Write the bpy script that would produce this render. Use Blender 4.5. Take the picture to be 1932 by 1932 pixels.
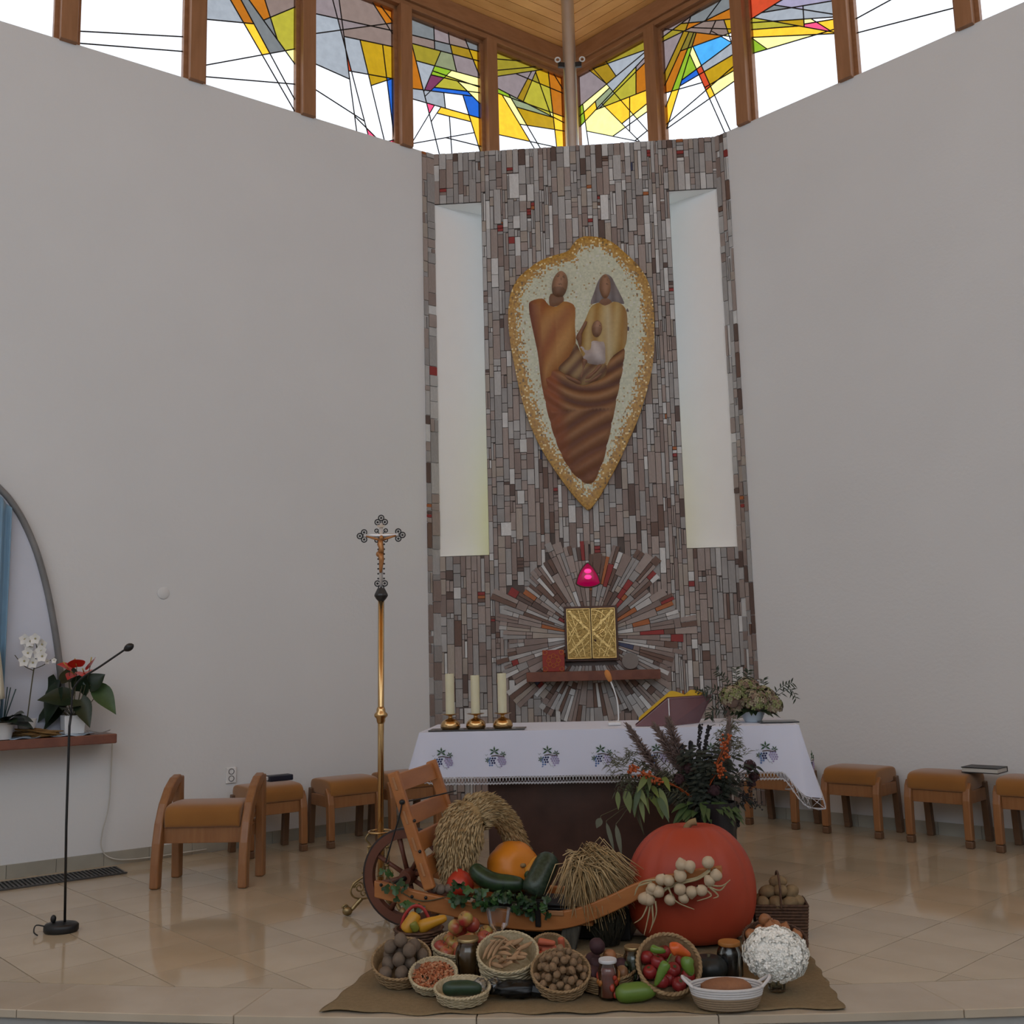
import bpy, bmesh, math, random
from math import sin, cos, tan, pi, radians, degrees, sqrt, atan2, exp, hypot
from mathutils import Vector as V, Matrix, noise
from mathutils.geometry import delaunay_2d_cdt
for o in list(bpy.data.objects): bpy.data.objects.remove(o)
SC = bpy.context.scene
COL = SC.collection
rnd = random.Random(11)

# ------------------------------------------------------------------ camera
F = 1932.0; PITCH = radians(8.1); ROLL = radians(1.5); H = 1.45
_c, _s = cos(ROLL), sin(ROLL)
_r0 = V((1, 0, 0)); _u0 = V((0, -sin(PITCH), cos(PITCH))); _f = V((0, cos(PITCH), sin(PITCH)))
_right = _r0*_c - _u0*_s; _up = _r0*_s + _u0*_c
cam = bpy.data.cameras.new('camera'); camo = bpy.data.objects.new('camera', cam); COL.objects.link(camo)
m = Matrix.Identity(4)
for i in range(3):
    m[i][0] = _right[i]; m[i][1] = _up[i]; m[i][2] = -_f[i]
m[2][3] = H
camo.matrix_world = m
cam.sensor_width = 36.0; cam.lens = 36.0*F/1932.0; cam.clip_start = .05; cam.clip_end = 200
SC.camera = camo
SC.cycles.max_bounces = 7; SC.cycles.diffuse_bounces = 4; SC.cycles.glossy_bounces = 3; SC.cycles.transmission_bounces = 6; SC.cycles.transparent_max_bounces = 10
SC.cycles.caustics_reflective = False; SC.cycles.caustics_refractive = False

# ------------------------------------------------------------------ world, exposure
W = bpy.data.worlds.new('world'); SC.world = W; W.use_nodes = True
bg = W.node_tree.nodes['Background']
bg.inputs['Color'].default_value = (.895, .975, 1.085, 1); bg.inputs['Strength'].default_value = 3.0
vs = SC.view_settings
vs.view_transform = 'Standard'; vs.look = 'None'; vs.gamma = 1.0; vs.use_curve_mapping = False
vs.exposure = -0.86

# ------------------------------------------------------------------ pixel -> place
def ray(x, y):
    return _f + _right*((x-966)/F) + _up*((966-y)/F)
def G(x, y, z=0.0):                       # point on a level plane
    d = ray(x, y); t = (z-H)/d.z; return V((0, 0, H)) + d*t
def AT(x, y, Y):                          # point at a given distance
    d = ray(x, y); return V((0, 0, H)) + d*(Y/d.y)
def ONPL(x, y, p, n):                     # point on a vertical plane through p with normal n
    d = ray(x, y); o = V((0, 0, H)); return o + d*((V(p)-o).dot(n)/d.dot(n))

# ------------------------------------------------------------------ materials
def lin(c): return tuple(((v/255)/12.92 if v/255 <= .04045 else ((v/255+.055)/1.055)**2.4) for v in c)
MATS = {}
def M(name, col, rough=.6, metal=0., col2=None, var=.25, scale=6., bump=0., bscale=60., stretch=(1, 1, 1), rand=0.,
      trans=0., ior=1.45, emit=None, estr=0., sheen=0., spec=.5, coat=0., detail=4., contrast=.25, sss=0., alpha=1., vcol=None):
    if name in MATS: return MATS[name]
    mt = bpy.data.materials.new(name); mt.use_nodes = True
    nt = mt.node_tree; N = nt.nodes; L = nt.links; b = N['Principled BSDF']
    tc = N.new('ShaderNodeTexCoord'); mp = N.new('ShaderNodeMapping'); mp.inputs['Scale'].default_value = stretch
    L.new(tc.outputs['Object'], mp.inputs['Vector'])
    nz = N.new('ShaderNodeTexNoise'); nz.inputs['Scale'].default_value = scale; nz.inputs['Detail'].default_value = detail
    L.new(mp.outputs['Vector'], nz.inputs['Vector'])
    c2 = col2 if col2 else tuple(min(1, v*(1-var)) for v in col)
    rp = N.new('ShaderNodeValToRGB'); rp.color_ramp.elements[0].position = .5-contrast; rp.color_ramp.elements[1].position = .5+contrast
    rp.color_ramp.elements[0].color = (*c2, 1); rp.color_ramp.elements[1].color = (*col, 1)
    L.new(nz.outputs['Fac'], rp.inputs['Fac'])
    out = rp.outputs['Color']
    if vcol:
        at = N.new('ShaderNodeAttribute'); at.attribute_name = vcol
        mx = N.new('ShaderNodeMix'); mx.data_type = 'RGBA'; mx.blend_type = 'MULTIPLY'; mx.inputs[0].default_value = 1
        L.new(at.outputs['Color'], mx.inputs[6]); L.new(out, mx.inputs[7]); out = mx.outputs[2]
    if rand:
        oi = N.new('ShaderNodeObjectInfo'); hs = N.new('ShaderNodeHueSaturation')
        mr = N.new('ShaderNodeMapRange'); mr.inputs['To Min'].default_value = 1-rand; mr.inputs['To Max'].default_value = 1+rand
        L.new(oi.outputs['Random'], mr.inputs['Value']); L.new(mr.outputs['Result'], hs.inputs['Value'])
        L.new(out, hs.inputs['Color']); out = hs.outputs['Color']
    L.new(out, b.inputs['Base Color'])
    b.inputs['Roughness'].default_value = rough; b.inputs['Metallic'].default_value = metal
    b.inputs['Specular IOR Level'].default_value = spec; b.inputs['IOR'].default_value = ior
    b.inputs['Transmission Weight'].default_value = trans; b.inputs['Coat Weight'].default_value = coat
    b.inputs['Sheen Weight'].default_value = sheen; b.inputs['Alpha'].default_value = alpha
    if sss: b.inputs['Subsurface Weight'].default_value = sss; b.inputs['Subsurface Radius'].default_value = (.01, .008, .004)
    if emit: b.inputs['Emission Color'].default_value = (*emit, 1); b.inputs['Emission Strength'].default_value = estr
    if bump:
        n2 = N.new('ShaderNodeTexNoise'); n2.inputs['Scale'].default_value = bscale; n2.inputs['Detail'].default_value = 3
        L.new(mp.outputs['Vector'], n2.inputs['Vector'])
        bp = N.new('ShaderNodeBump'); bp.inputs['Strength'].default_value = bump; bp.inputs['Distance'].default_value = .01
        L.new(n2.outputs['Fac'], bp.inputs['Height']); L.new(bp.outputs['Normal'], b.inputs['Normal'])
    MATS[name] = mt
    return mt
def sheet_glass(name, col):               # coloured window glass: a filter with a little gloss
    if name in MATS: return MATS[name]
    mt = bpy.data.materials.new(name); mt.use_nodes = True
    nt = mt.node_tree; N = nt.nodes; L = nt.links
    for n in list(N): N.remove(n)
    out = N.new('ShaderNodeOutputMaterial'); mx = N.new('ShaderNodeMixShader'); mx.inputs[0].default_value = .06
    tr = N.new('ShaderNodeBsdfTransparent'); gl = N.new('ShaderNodeBsdfGlossy'); gl.inputs['Roughness'].default_value = .25
    tc = N.new('ShaderNodeTexCoord'); nz = N.new('ShaderNodeTexNoise'); nz.inputs['Scale'].default_value = 14; nz.inputs['Detail'].default_value = 5
    rp = N.new('ShaderNodeValToRGB'); rp.color_ramp.elements[0].position = .3; rp.color_ramp.elements[1].position = .7
    rp.color_ramp.elements[0].color = (*[v*.86 for v in col], 1); rp.color_ramp.elements[1].color = (*col, 1)
    L.new(tc.outputs['Object'], nz.inputs['Vector']); L.new(nz.outputs['Fac'], rp.inputs['Fac']); L.new(rp.outputs['Color'], tr.inputs['Color'])
    L.new(tr.outputs[0], mx.inputs[1]); L.new(gl.outputs[0], mx.inputs[2]); L.new(mx.outputs[0], out.inputs['Surface'])
    MATS[name] = mt
    return mt

def clear_glass(name, col, refl=.10, rough=.04):   # thin clear glass or film: see-through with a fresnel gloss
    if name in MATS: return MATS[name]
    mt = bpy.data.materials.new(name); mt.use_nodes = True
    nt = mt.node_tree; N = nt.nodes; L = nt.links
    for n in list(N): N.remove(n)
    out = N.new('ShaderNodeOutputMaterial'); mx = N.new('ShaderNodeMixShader'); fr = N.new('ShaderNodeFresnel'); fr.inputs['IOR'].default_value = 1.45
    ad = N.new('ShaderNodeMath'); ad.operation = 'MULTIPLY_ADD'; ad.inputs[1].default_value = .8; ad.inputs[2].default_value = refl*.2
    tr = N.new('ShaderNodeBsdfTransparent'); tr.inputs['Color'].default_value = (*col, 1)
    gl = N.new('ShaderNodeBsdfGlossy'); gl.inputs['Roughness'].default_value = rough
    L.new(fr.outputs[0], ad.inputs[0]); L.new(ad.outputs[0], mx.inputs[0]); L.new(tr.outputs[0], mx.inputs[1]); L.new(gl.outputs[0], mx.inputs[2]); L.new(mx.outputs[0], out.inputs['Surface'])
    MATS[name] = mt
    return mt

# ------------------------------------------------------------------ mesh helpers
class MB:
    def __init__(s): s.v = []; s.f = []; s.m = []; s.c = []; s.T = None
    def add(s, vs, fs, mi=0, col=None):
        n = len(s.v)
        T = s.T
        s.v += [tuple(T @ V(p)) if T is not None else tuple(p) for p in vs]
        s.f += [tuple(i+n for i in f) for f in fs]; s.m += [mi]*len(fs)
        if col is not None: s.c += [col]*len(vs)
        return s
    def box(s, x0, x1, y0, y1, z0, z1, mi=0, col=None):
        return s.add([(x0,y0,z0),(x1,y0,z0),(x1,y1,z0),(x0,y1,z0),(x0,y0,z1),(x1,y0,z1),(x1,y1,z1),(x0,y1,z1)],
                     [(0,3,2,1),(4,5,6,7),(0,1,5,4),(1,2,6,5),(2,3,7,6),(3,0,4,7)], mi, col)
    def obox(s, c, e1, e2, e3, mi=0, col=None):      # centre and three half-axis vectors
        c, e1, e2, e3 = V(c), V(e1), V(e2), V(e3); p = []
        for k in (-1, 1):
            for i, j in ((-1,-1),(1,-1),(1,1),(-1,1)): p.append(c+e1*i+e2*j+e3*k)
        return s.add(p, [(0,3,2,1),(4,5,6,7),(0,1,5,4),(1,2,6,5),(2,3,7,6),(3,0,4,7)], mi, col)
    def bar(s, a, b, w, t, up=(0,0,1), mi=0):        # beam from a to b, w across, t along up
        a, b = V(a), V(b); d = (b-a); L = d.length; d.normalize(); u = V(up); x = d.cross(u).normalized(); u = x.cross(d).normalized()
        return s.obox((a+b)/2, d*(L/2), x*(w/2), u*(t/2), mi)
    def tube(s, pts, r, n=8, cap=True, mi=0, col=None, flat=1.):
        pts = [V(p) for p in pts]; k = len(pts); rs = r if isinstance(r, (list, tuple)) else [r]*k
        vs = []; fs = []; ref = None
        for i, p in enumerate(pts):
            d = (pts[min(i+1, k-1)]-pts[max(i-1, 0)])
            if d.length < 1e-9: d = V((0, 0, 1))
            d.normalize()
            if ref is None: ref = V((0, 0, 1)) if abs(d.z) < .9 else V((1, 0, 0))
            x = (ref - d*ref.dot(d))
            if x.length < 1e-6: x = d.orthogonal()
            x.normalize(); y = d.cross(x); ref = x
            for j in range(n):
                a = 2*pi*j/n; vs.append(p+x*(cos(a)*rs[i])+y*(sin(a)*rs[i]*flat))
        for i in range(k-1):
            for j in range(n): fs.append((i*n+j, i*n+(j+1) % n, (i+1)*n+(j+1) % n, (i+1)*n+j))
        if cap: fs += [tuple(range(n-1, -1, -1)), tuple(range((k-1)*n, k*n))]
        return s.add(vs, fs, mi, col)
    def lathe(s, prof, n=24, c=(0,0,0), mi=0, col=None, close=False):   # profile of (r, z)
        vs = []; fs = []; k = len(prof); c = V(c)
        for r, z in prof:
            for j in range(n): a = 2*pi*j/n; vs.append(c+V((r*cos(a), r*sin(a), z)))
        for i in range(k-1 if not close else k):
            i2 = (i+1) % k
            for j in range(n): fs.append((i*n+j, i*n+(j+1) % n, i2*n+(j+1) % n, i2*n+j))
        if not close:
            if prof[0][0] > 1e-5: fs.append(tuple(range(n-1, -1, -1)))
            if prof[-1][0] > 1e-5: fs.append(tuple(range((k-1)*n, k*n)))
        return s.add(vs, fs, mi, col)
    def ell(s, c, r, n=12, m=8, fn=None, R=None, mi=0, col=None):
        c = V(c); r = r if isinstance(r, (tuple, list)) else (r, r, r); vs = []; fs = []
        for i in range(m+1):
            ph = -pi/2+pi*i/m
            for j in range(n):
                a = 2*pi*j/n; d = V((cos(ph)*cos(a), cos(ph)*sin(a), sin(ph))); k = fn(d) if fn else 1
                p = V((d.x*r[0]*k, d.y*r[1]*k, d.z*r[2]*k))
                if R is not None: p = R @ p
                vs.append(c+p)
        for i in range(m):
            for j in range(n): fs.append((i*n+j, i*n+(j+1) % n, (i+1)*n+(j+1) % n, (i+1)*n+j))
        return s.add(vs, fs, mi, col)
    def prism(s, poly, h0, h1, o=(0,0,0), ex=(1,0,0), ey=(0,1,0), ez=(0,0,1), mi=0, col=None):   # polygon in the ex/ey plane, thick along ez
        o, ex, ey, ez = V(o), V(ex), V(ey), V(ez); n = len(poly)
        vs = [o+ex*x+ey*y+ez*h0 for x, y in poly]+[o+ex*x+ey*y+ez*h1 for x, y in poly]
        fs = [tuple(range(n-1, -1, -1)), tuple(range(n, 2*n))]+[(i, (i+1) % n, n+(i+1) % n, n+i) for i in range(n)]
        return s.add(vs, fs, mi, col)
    def grid(s, fn, nu, nv, mi=0, closeu=False, col=None):
        vs = [fn(i/(nu if closeu else nu-1), j/(nv-1)) for j in range(nv) for i in range(nu)]; fs = []
        for j in range(nv-1):
            for i in range(nu if closeu else nu-1):
                i2 = (i+1) % nu; fs.append((j*nu+i, j*nu+i2, (j+1)*nu+i2, (j+1)*nu+i))
        return s.add(vs, fs, mi, col)
    def leaf(s, base, d, L, w, up=(0,0,1), droop=.3, mi=0, fold=.15, n=5):
        base, d = V(base), V(d).normalized(); up = V(up); x = d.cross(up)
        if x.length < 1e-4: x = d.orthogonal()
        x.normalize(); u = x.cross(d); vs = []; fs = []
        for i in range(n+1):
            t = i/n; ww = w*(sin(pi*min(1, t*1.0)**.75)+.02)*.5
            p = base+d*(L*t)-V((0,0,1))*(droop*L*t*t)
            vs += [p-x*ww+u*(fold*ww), p-u*0, p+x*ww+u*(fold*ww)]
        for i in range(n):
            a = i*3; fs += [(a, a+1, a+4, a+3), (a+1, a+2, a+5, a+4)]
        return s.add(vs, fs, mi)
    def mesh(s, name, mats, smooth=True):
        me = bpy.data.meshes.new(name); me.from_pydata(s.v, [], s.f); me.validate(clean_customdata=False)
        for mt in (mats if isinstance(mats, (list, tuple)) else [mats]): me.materials.append(mt)
        if len(me.polygons) == len(s.m): me.polygons.foreach_set('material_index', s.m)
        if s.c and len(s.c) == len(me.vertices):
            ca = me.color_attributes.new('paint', 'FLOAT_COLOR', 'POINT')
            ca.data.foreach_set('color', [x for c in s.c for x in (*c, 1.)])
        me.polygons.foreach_set('use_smooth', [smooth]*len(me.polygons))
        me.update()
        return me
    def build(s, name, mats, parent=None, smooth=True, ang=None, norm=True):
        me = s.mesh(name, mats, smooth)
        if norm:
            bm = bmesh.new(); bm.from_mesh(me); bmesh.ops.recalc_face_normals(bm, faces=bm.faces); bm.to_mesh(me); bm.free()
        if smooth and ang: me.set_sharp_from_angle(angle=radians(ang))
        return link(name, me, parent)
def link(name, me, parent=None):
    o = bpy.data.objects.new(name, me); COL.objects.link(o)
    if parent is not None: o.parent = parent
    return o
def thing(name, label, cat, loc=(0,0,0), rz=0., group=None):
    o = bpy.data.objects.new(name, None); COL.objects.link(o); o.location = loc; o.rotation_euler = (0, 0, rz); o.empty_display_size = .1
    return tag(o, label, cat, group)
def tag(o, label, cat, group=None):
    o['label'] = label; o['category'] = cat
    if group: o['group'] = group
    return o
def struct(o, label=None):
    o['kind'] = 'structure'
    if label: o['label'] = label
    return o
def bev(o, w=.004, seg=2):
    md = o.modifiers.new('bevel', 'BEVEL'); md.width = w; md.segments = seg; md.limit_method = 'ANGLE'; md.angle_limit = radians(40); return o
def sub(o, n=1):
    md = o.modifiers.new('subsurf', 'SUBSURF'); md.levels = n; md.render_levels = n; return o
def dup(root, loc, rz=0., label=None, group=None):
    r = root.copy(); COL.objects.link(r); r.location = loc; r.rotation_euler = (0, 0, rz)
    if label: r['label'] = label
    if group: r['group'] = group
    for ch in root.children:
        c = ch.copy(); COL.objects.link(c); c.parent = r
        for g in ch.children:
            d = g.copy(); COL.objects.link(d); d.parent = c
    return r
def clip(poly, a, b):                     # keep the part of a 2D polygon left of a->b
    out = []; n = len(poly)
    def sd(p): return (b[0]-a[0])*(p[1]-a[1])-(b[1]-a[1])*(p[0]-a[0])
    for i in range(n):
        p, q = poly[i], poly[(i+1) % n]; sp, sq = sd(p), sd(q)
        if sp >= 0: out.append(p)
        if (sp > 0 and sq < 0) or (sp < 0 and sq > 0):
            t = sp/(sp-sq); out.append((p[0]+(q[0]-p[0])*t, p[1]+(q[1]-p[1])*t))
    return out
def area(poly):
    return .5*sum(poly[i][0]*poly[(i+1) % len(poly)][1]-poly[(i+1) % len(poly)][0]*poly[i][1] for i in range(len(poly)))
def inset(poly, d):                       # shrink a convex counter-clockwise polygon
    out = poly
    n = len(poly)
    for i in range(n):
        p, q = poly[i], poly[(i+1) % n]; ex, ey = q[0]-p[0], q[1]-p[1]; l = hypot(ex, ey)
        if l < 1e-6: continue
        nx, ny = -ey/l*d, ex/l*d
        out = clip(out, (p[0]+nx, p[1]+ny), (q[0]+nx, q[1]+ny))
        if len(out) < 3: return []
    res = []
    for p in out:
        if not res or hypot(p[0]-res[-1][0], p[1]-res[-1][1]) > 1e-4: res.append(p)
    if len(res) > 2 and hypot(res[0][0]-res[-1][0], res[0][1]-res[-1][1]) < 1e-4: res.pop()
    return res if len(res) > 2 else []
def spline(pts, n=8):                     # Catmull-Rom through points
    P = [V(p) for p in pts]; out = []
    for i in range(len(P)-1):
        p0, p1, p2, p3 = P[max(i-1, 0)], P[i], P[i+1], P[min(i+2, len(P)-1)]
        for k in range(n):
            t = k/n
            out.append(.5*((2*p1)+(p2-p0)*t+(2*p0-5*p1+4*p2-p3)*t*t+(3*p1-p0-3*p2+p3)*t**3))
    return out+[P[-1]]

# ================================================================== THE SETTING
m_wall = M('white_plaster', (.70, .705, .705), .85, var=.04, scale=1.2, bump=.15, bscale=35)
m_wood = M('pine_board', (.88, .48, .17), .45, col2=(.70, .34, .10), scale=3, stretch=(1, 1, 14), rand=.12)
m_beam = M('glulam_beam', (.36, .17, .075), .5, col2=(.27, .12, .05), scale=3, stretch=(2, 2, 8))
m_post = M('window_post_wood', (.36, .17, .08), .5, col2=(.26, .12, .05), scale=4, stretch=(6, 6, .6))
m_tile = M('polished_limestone', (.52, .435, .315), .075, col2=(.43, .35, .24), scale=2.2, detail=8, rand=.07, spec=.5)
m_joint = M('dark_joint', (.05, .042, .032), .8)
m_slab = M('pale_edge_stone', (.50, .43, .335), .16, col2=(.42, .35, .26), scale=3, detail=8, rand=.05)
m_riser = M('grey_step_stone', (.42, .42, .40), .4, var=.3, scale=5, detail=8)
m_skirt = M('skirting_stone', (.38, .36, .30), .35, var=.2, scale=6, detail=7, rand=.08)
m_grout = M('mosaic_mortar', (.13, .105, .095), .9)
m_dark = M('black_metal', (.012, .012, .013), .4)
m_steel = M('steel_pipe', (.62, .61, .60), .32, metal=.85, var=.1)

# plan of the church: two straight side walls and a narrow mosaic wall across the corner
PA = (-.692, 9.634); PB = (2.081, 9.430)          # ends of the mosaic wall
LD = V((-.809, -.588, 0)); LN = V((.588, -.809, 0))  # left wall: direction towards the camera, normal into the room
RD = V((.714, -.700, 0)); RN = V((-.700, -.714, 0))
A3 = V((*PA, 0)); B3 = V((*PB, 0))
ME = (B3-A3).normalized(); MN = V((ME.y, -ME.x, 0)); MW = (B3-A3).length    # along the mosaic wall, normal into the room
ZT = 6.45                                          # top of the walls
ZG = 7.93                                          # top of the glass
# corner of the window band
def cross2(p, d, q, e):
    t = ((q.x-p.x)*e.y-(q.y-p.y)*e.x)/(d.x*e.y-d.y*e.x); return p+d*t
CN = cross2(A3, LD, B3, RD)
UP = V((0, 0, 1))
def wall_slab(name, p0, p1, n, z0, z1, t=.25, label=None):
    mb = MB(); mb.add([p0+UP*z0, p1+UP*z0, p1+UP*z1, p0+UP*z1, p0-n*t+UP*z0, p1-n*t+UP*z0, p1-n*t+UP*z1, p0-n*t+UP*z1],
                      [(0,1,2,3),(5,4,7,6),(0,3,7,4),(1,5,6,2),(3,2,6,7),(0,4,5,1)])
    return struct(mb.build(name, m_wall, None, smooth=False), label)
LFAR = A3+LD*8.2; RFAR = B3+RD*6.6
wl = wall_slab('wall_left', A3, LFAR, LN, -.5, ZT, label='plain white plaster wall left of the mosaic')
wr = wall_slab('wall_right', B3, RFAR, RN, -.5, ZT, label='plain white plaster wall right of the mosaic')
# nave behind the camera: side walls, unseen back wall left open above to let light in from high up
NB = -7.0
wall_slab('wall_nave_left', LFAR, V((LFAR.x, NB, 0)), V((1, 0, 0)), -.5, ZT)
wall_slab('wall_nave_right', RFAR, V((RFAR.x, NB, 0)), V((-1, 0, 0)), -.5, ZT)

wall_slab('wall_nave_back', V((LFAR.x, NB, 0)), V((RFAR.x, NB, 0)), V((0, 1, 0)), -.5, 4.2)
# mosaic wall with two splayed light slots
S1 = .47; S2 = MW-.47; NZ0, NZ1 = 2.41, 5.92
def mp_(s, d, z): return A3+ME*s-MN*d+UP*z          # d = depth behind the face
mb = MB()
def mpanel(s0, s1, z0, z1, t=.2):
    mb.add([mp_(s0,0,z0), mp_(s1,0,z0), mp_(s1,0,z1), mp_(s0,0,z1), mp_(s0,t,z0), mp_(s1,t,z0), mp_(s1,t,z1), mp_(s0,t,z1)],
           [(0,1,2,3),(5,4,7,6),(0,3,7,4),(1,5,6,2),(3,2,6,7),(0,4,5,1)])
mpanel(0, MW, -.5, NZ0); mpanel(S1, S2, NZ0, NZ1, .06); mpanel(0, MW, NZ1, ZT)
wb = struct(mb.build('wall_back', m_grout, None, smooth=False), 'narrow wall of mosaic strips behind the altar')
for nm, sg in (('light_slot_left', 1), ('light_slot_right', -1)):
    f = (lambda s: s) if sg == 1 else (lambda s: MW-s)
    mb = MB(); s_end = .95; d_end = .62
    # the splayed white reveal, its head and its sill
    mb.add([mp_(f(0),0,NZ0), mp_(f(s_end),d_end,NZ0), mp_(f(s_end),d_end,NZ1), mp_(f(0),0,NZ1)], [(0,1,2,3)])
    for z in (NZ0+.004, NZ1-.004): mb.add([mp_(f(0),.0,z), mp_(f(S1),.0,z), mp_(f(S1),.06,z), mp_(f(s_end),.06,z), mp_(f(s_end),d_end,z)], [(0,1,2,3,4)])
    mb.add([mp_(f(S1)-sg*.002,.004,NZ0), mp_(f(S1)-sg*.002,.06,NZ0), mp_(f(S1)-sg*.002,.06,NZ1), mp_(f(S1)-sg*.002,.004,NZ1)], [(0,1,2,3)])
    mb.add([mp_(f(S1),.064,NZ0), mp_(f(s_end),.064,NZ0), mp_(f(s_end),.064,NZ1), mp_(f(S1),.064,NZ1)], [(0,1,2,3)])
    o = mb.build('reveal', M('slot_white_paint', (.86,.86,.85), .8, var=.02), wb, smooth=False)
    cols = [(.97,.90,.18),(.97,.93,.55),(.95,.93,.84),(.95,.96,.94),(.9,.93,.9)] if sg == 1 else [(.97,.80,.42),(.97,.90,.70),(.93,.95,.95),(.9,.95,.95),(.86,.9,.82)]
    zs = [NZ0, 3.0, 3.7, 4.4, 5.2, NZ1]
    for k in range(5):
        g = MB(); g.add([mp_(f(s_end),.06,zs[k]), mp_(f(s_end),d_end,zs[k]), mp_(f(s_end),d_end,zs[k+1]), mp_(f(s_end),.06,zs[k+1])], [(0,1,2,3)])
        g.build('slot_pane', sheet_glass('slot_glass_%s%d' % (nm, k), cols[k]), wb, smooth=False)

# ledge behind the mosaic, under the window corner
mb = MB(); mb.prism([(A3.x, A3.y), (B3.x, B3.y), (CN.x, CN.y)][::1], ZT-.04, ZT, mi=0)
struct(mb.build('trim_1', m_wall, None, smooth=False), 'white ledge on top of the mosaic wall')

# ---------------------------------------------------------------- window band
POSTL = [1.10+1.04*k for k in range(8)]; POSTR = [1.125+1.04*k for k in range(7)]
PW_, PD_ = .13, .16
mb_cache = {}
def seg_pt(d, n, t, off, z): return CN+d*t+n*off+UP*z
win_i = 0
PAL = dict(
    clear=(0.970,0.970,0.970), white=(0.970,0.970,0.970), grey=(0.15,0.155,0.15), dgrey=(0.1,0.1,0.095), pink=(0.2,0.14,0.115), mauve=(0.22,0.17,0.165), pale=(0.3,0.31,0.32),
    yel=(0.26,0.2,0.018), yel2=(0.38,0.32,0.03), gold=(0.28,0.165,0.01), gold2=(0.42,0.24,0.008), lemon=(.97,.86,.30), amber=(.95,.50,.03), orange=(0.4,0.12,0.008), red=(0.510,0.053,0.018),
    green=(0.22,0.36,0.02), pgreen=(0.24,0.27,0.15), sage=(0.2,0.21,0.11), blue=(0.012,0.105,0.450), sky=(0.060,0.330,0.630), violet=(0.3,0.26,0.34), plum=(0.150,0.030,0.075), rose=(0.900,0.075,0.180), olive=(0.17,0.13,0.02))
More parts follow.
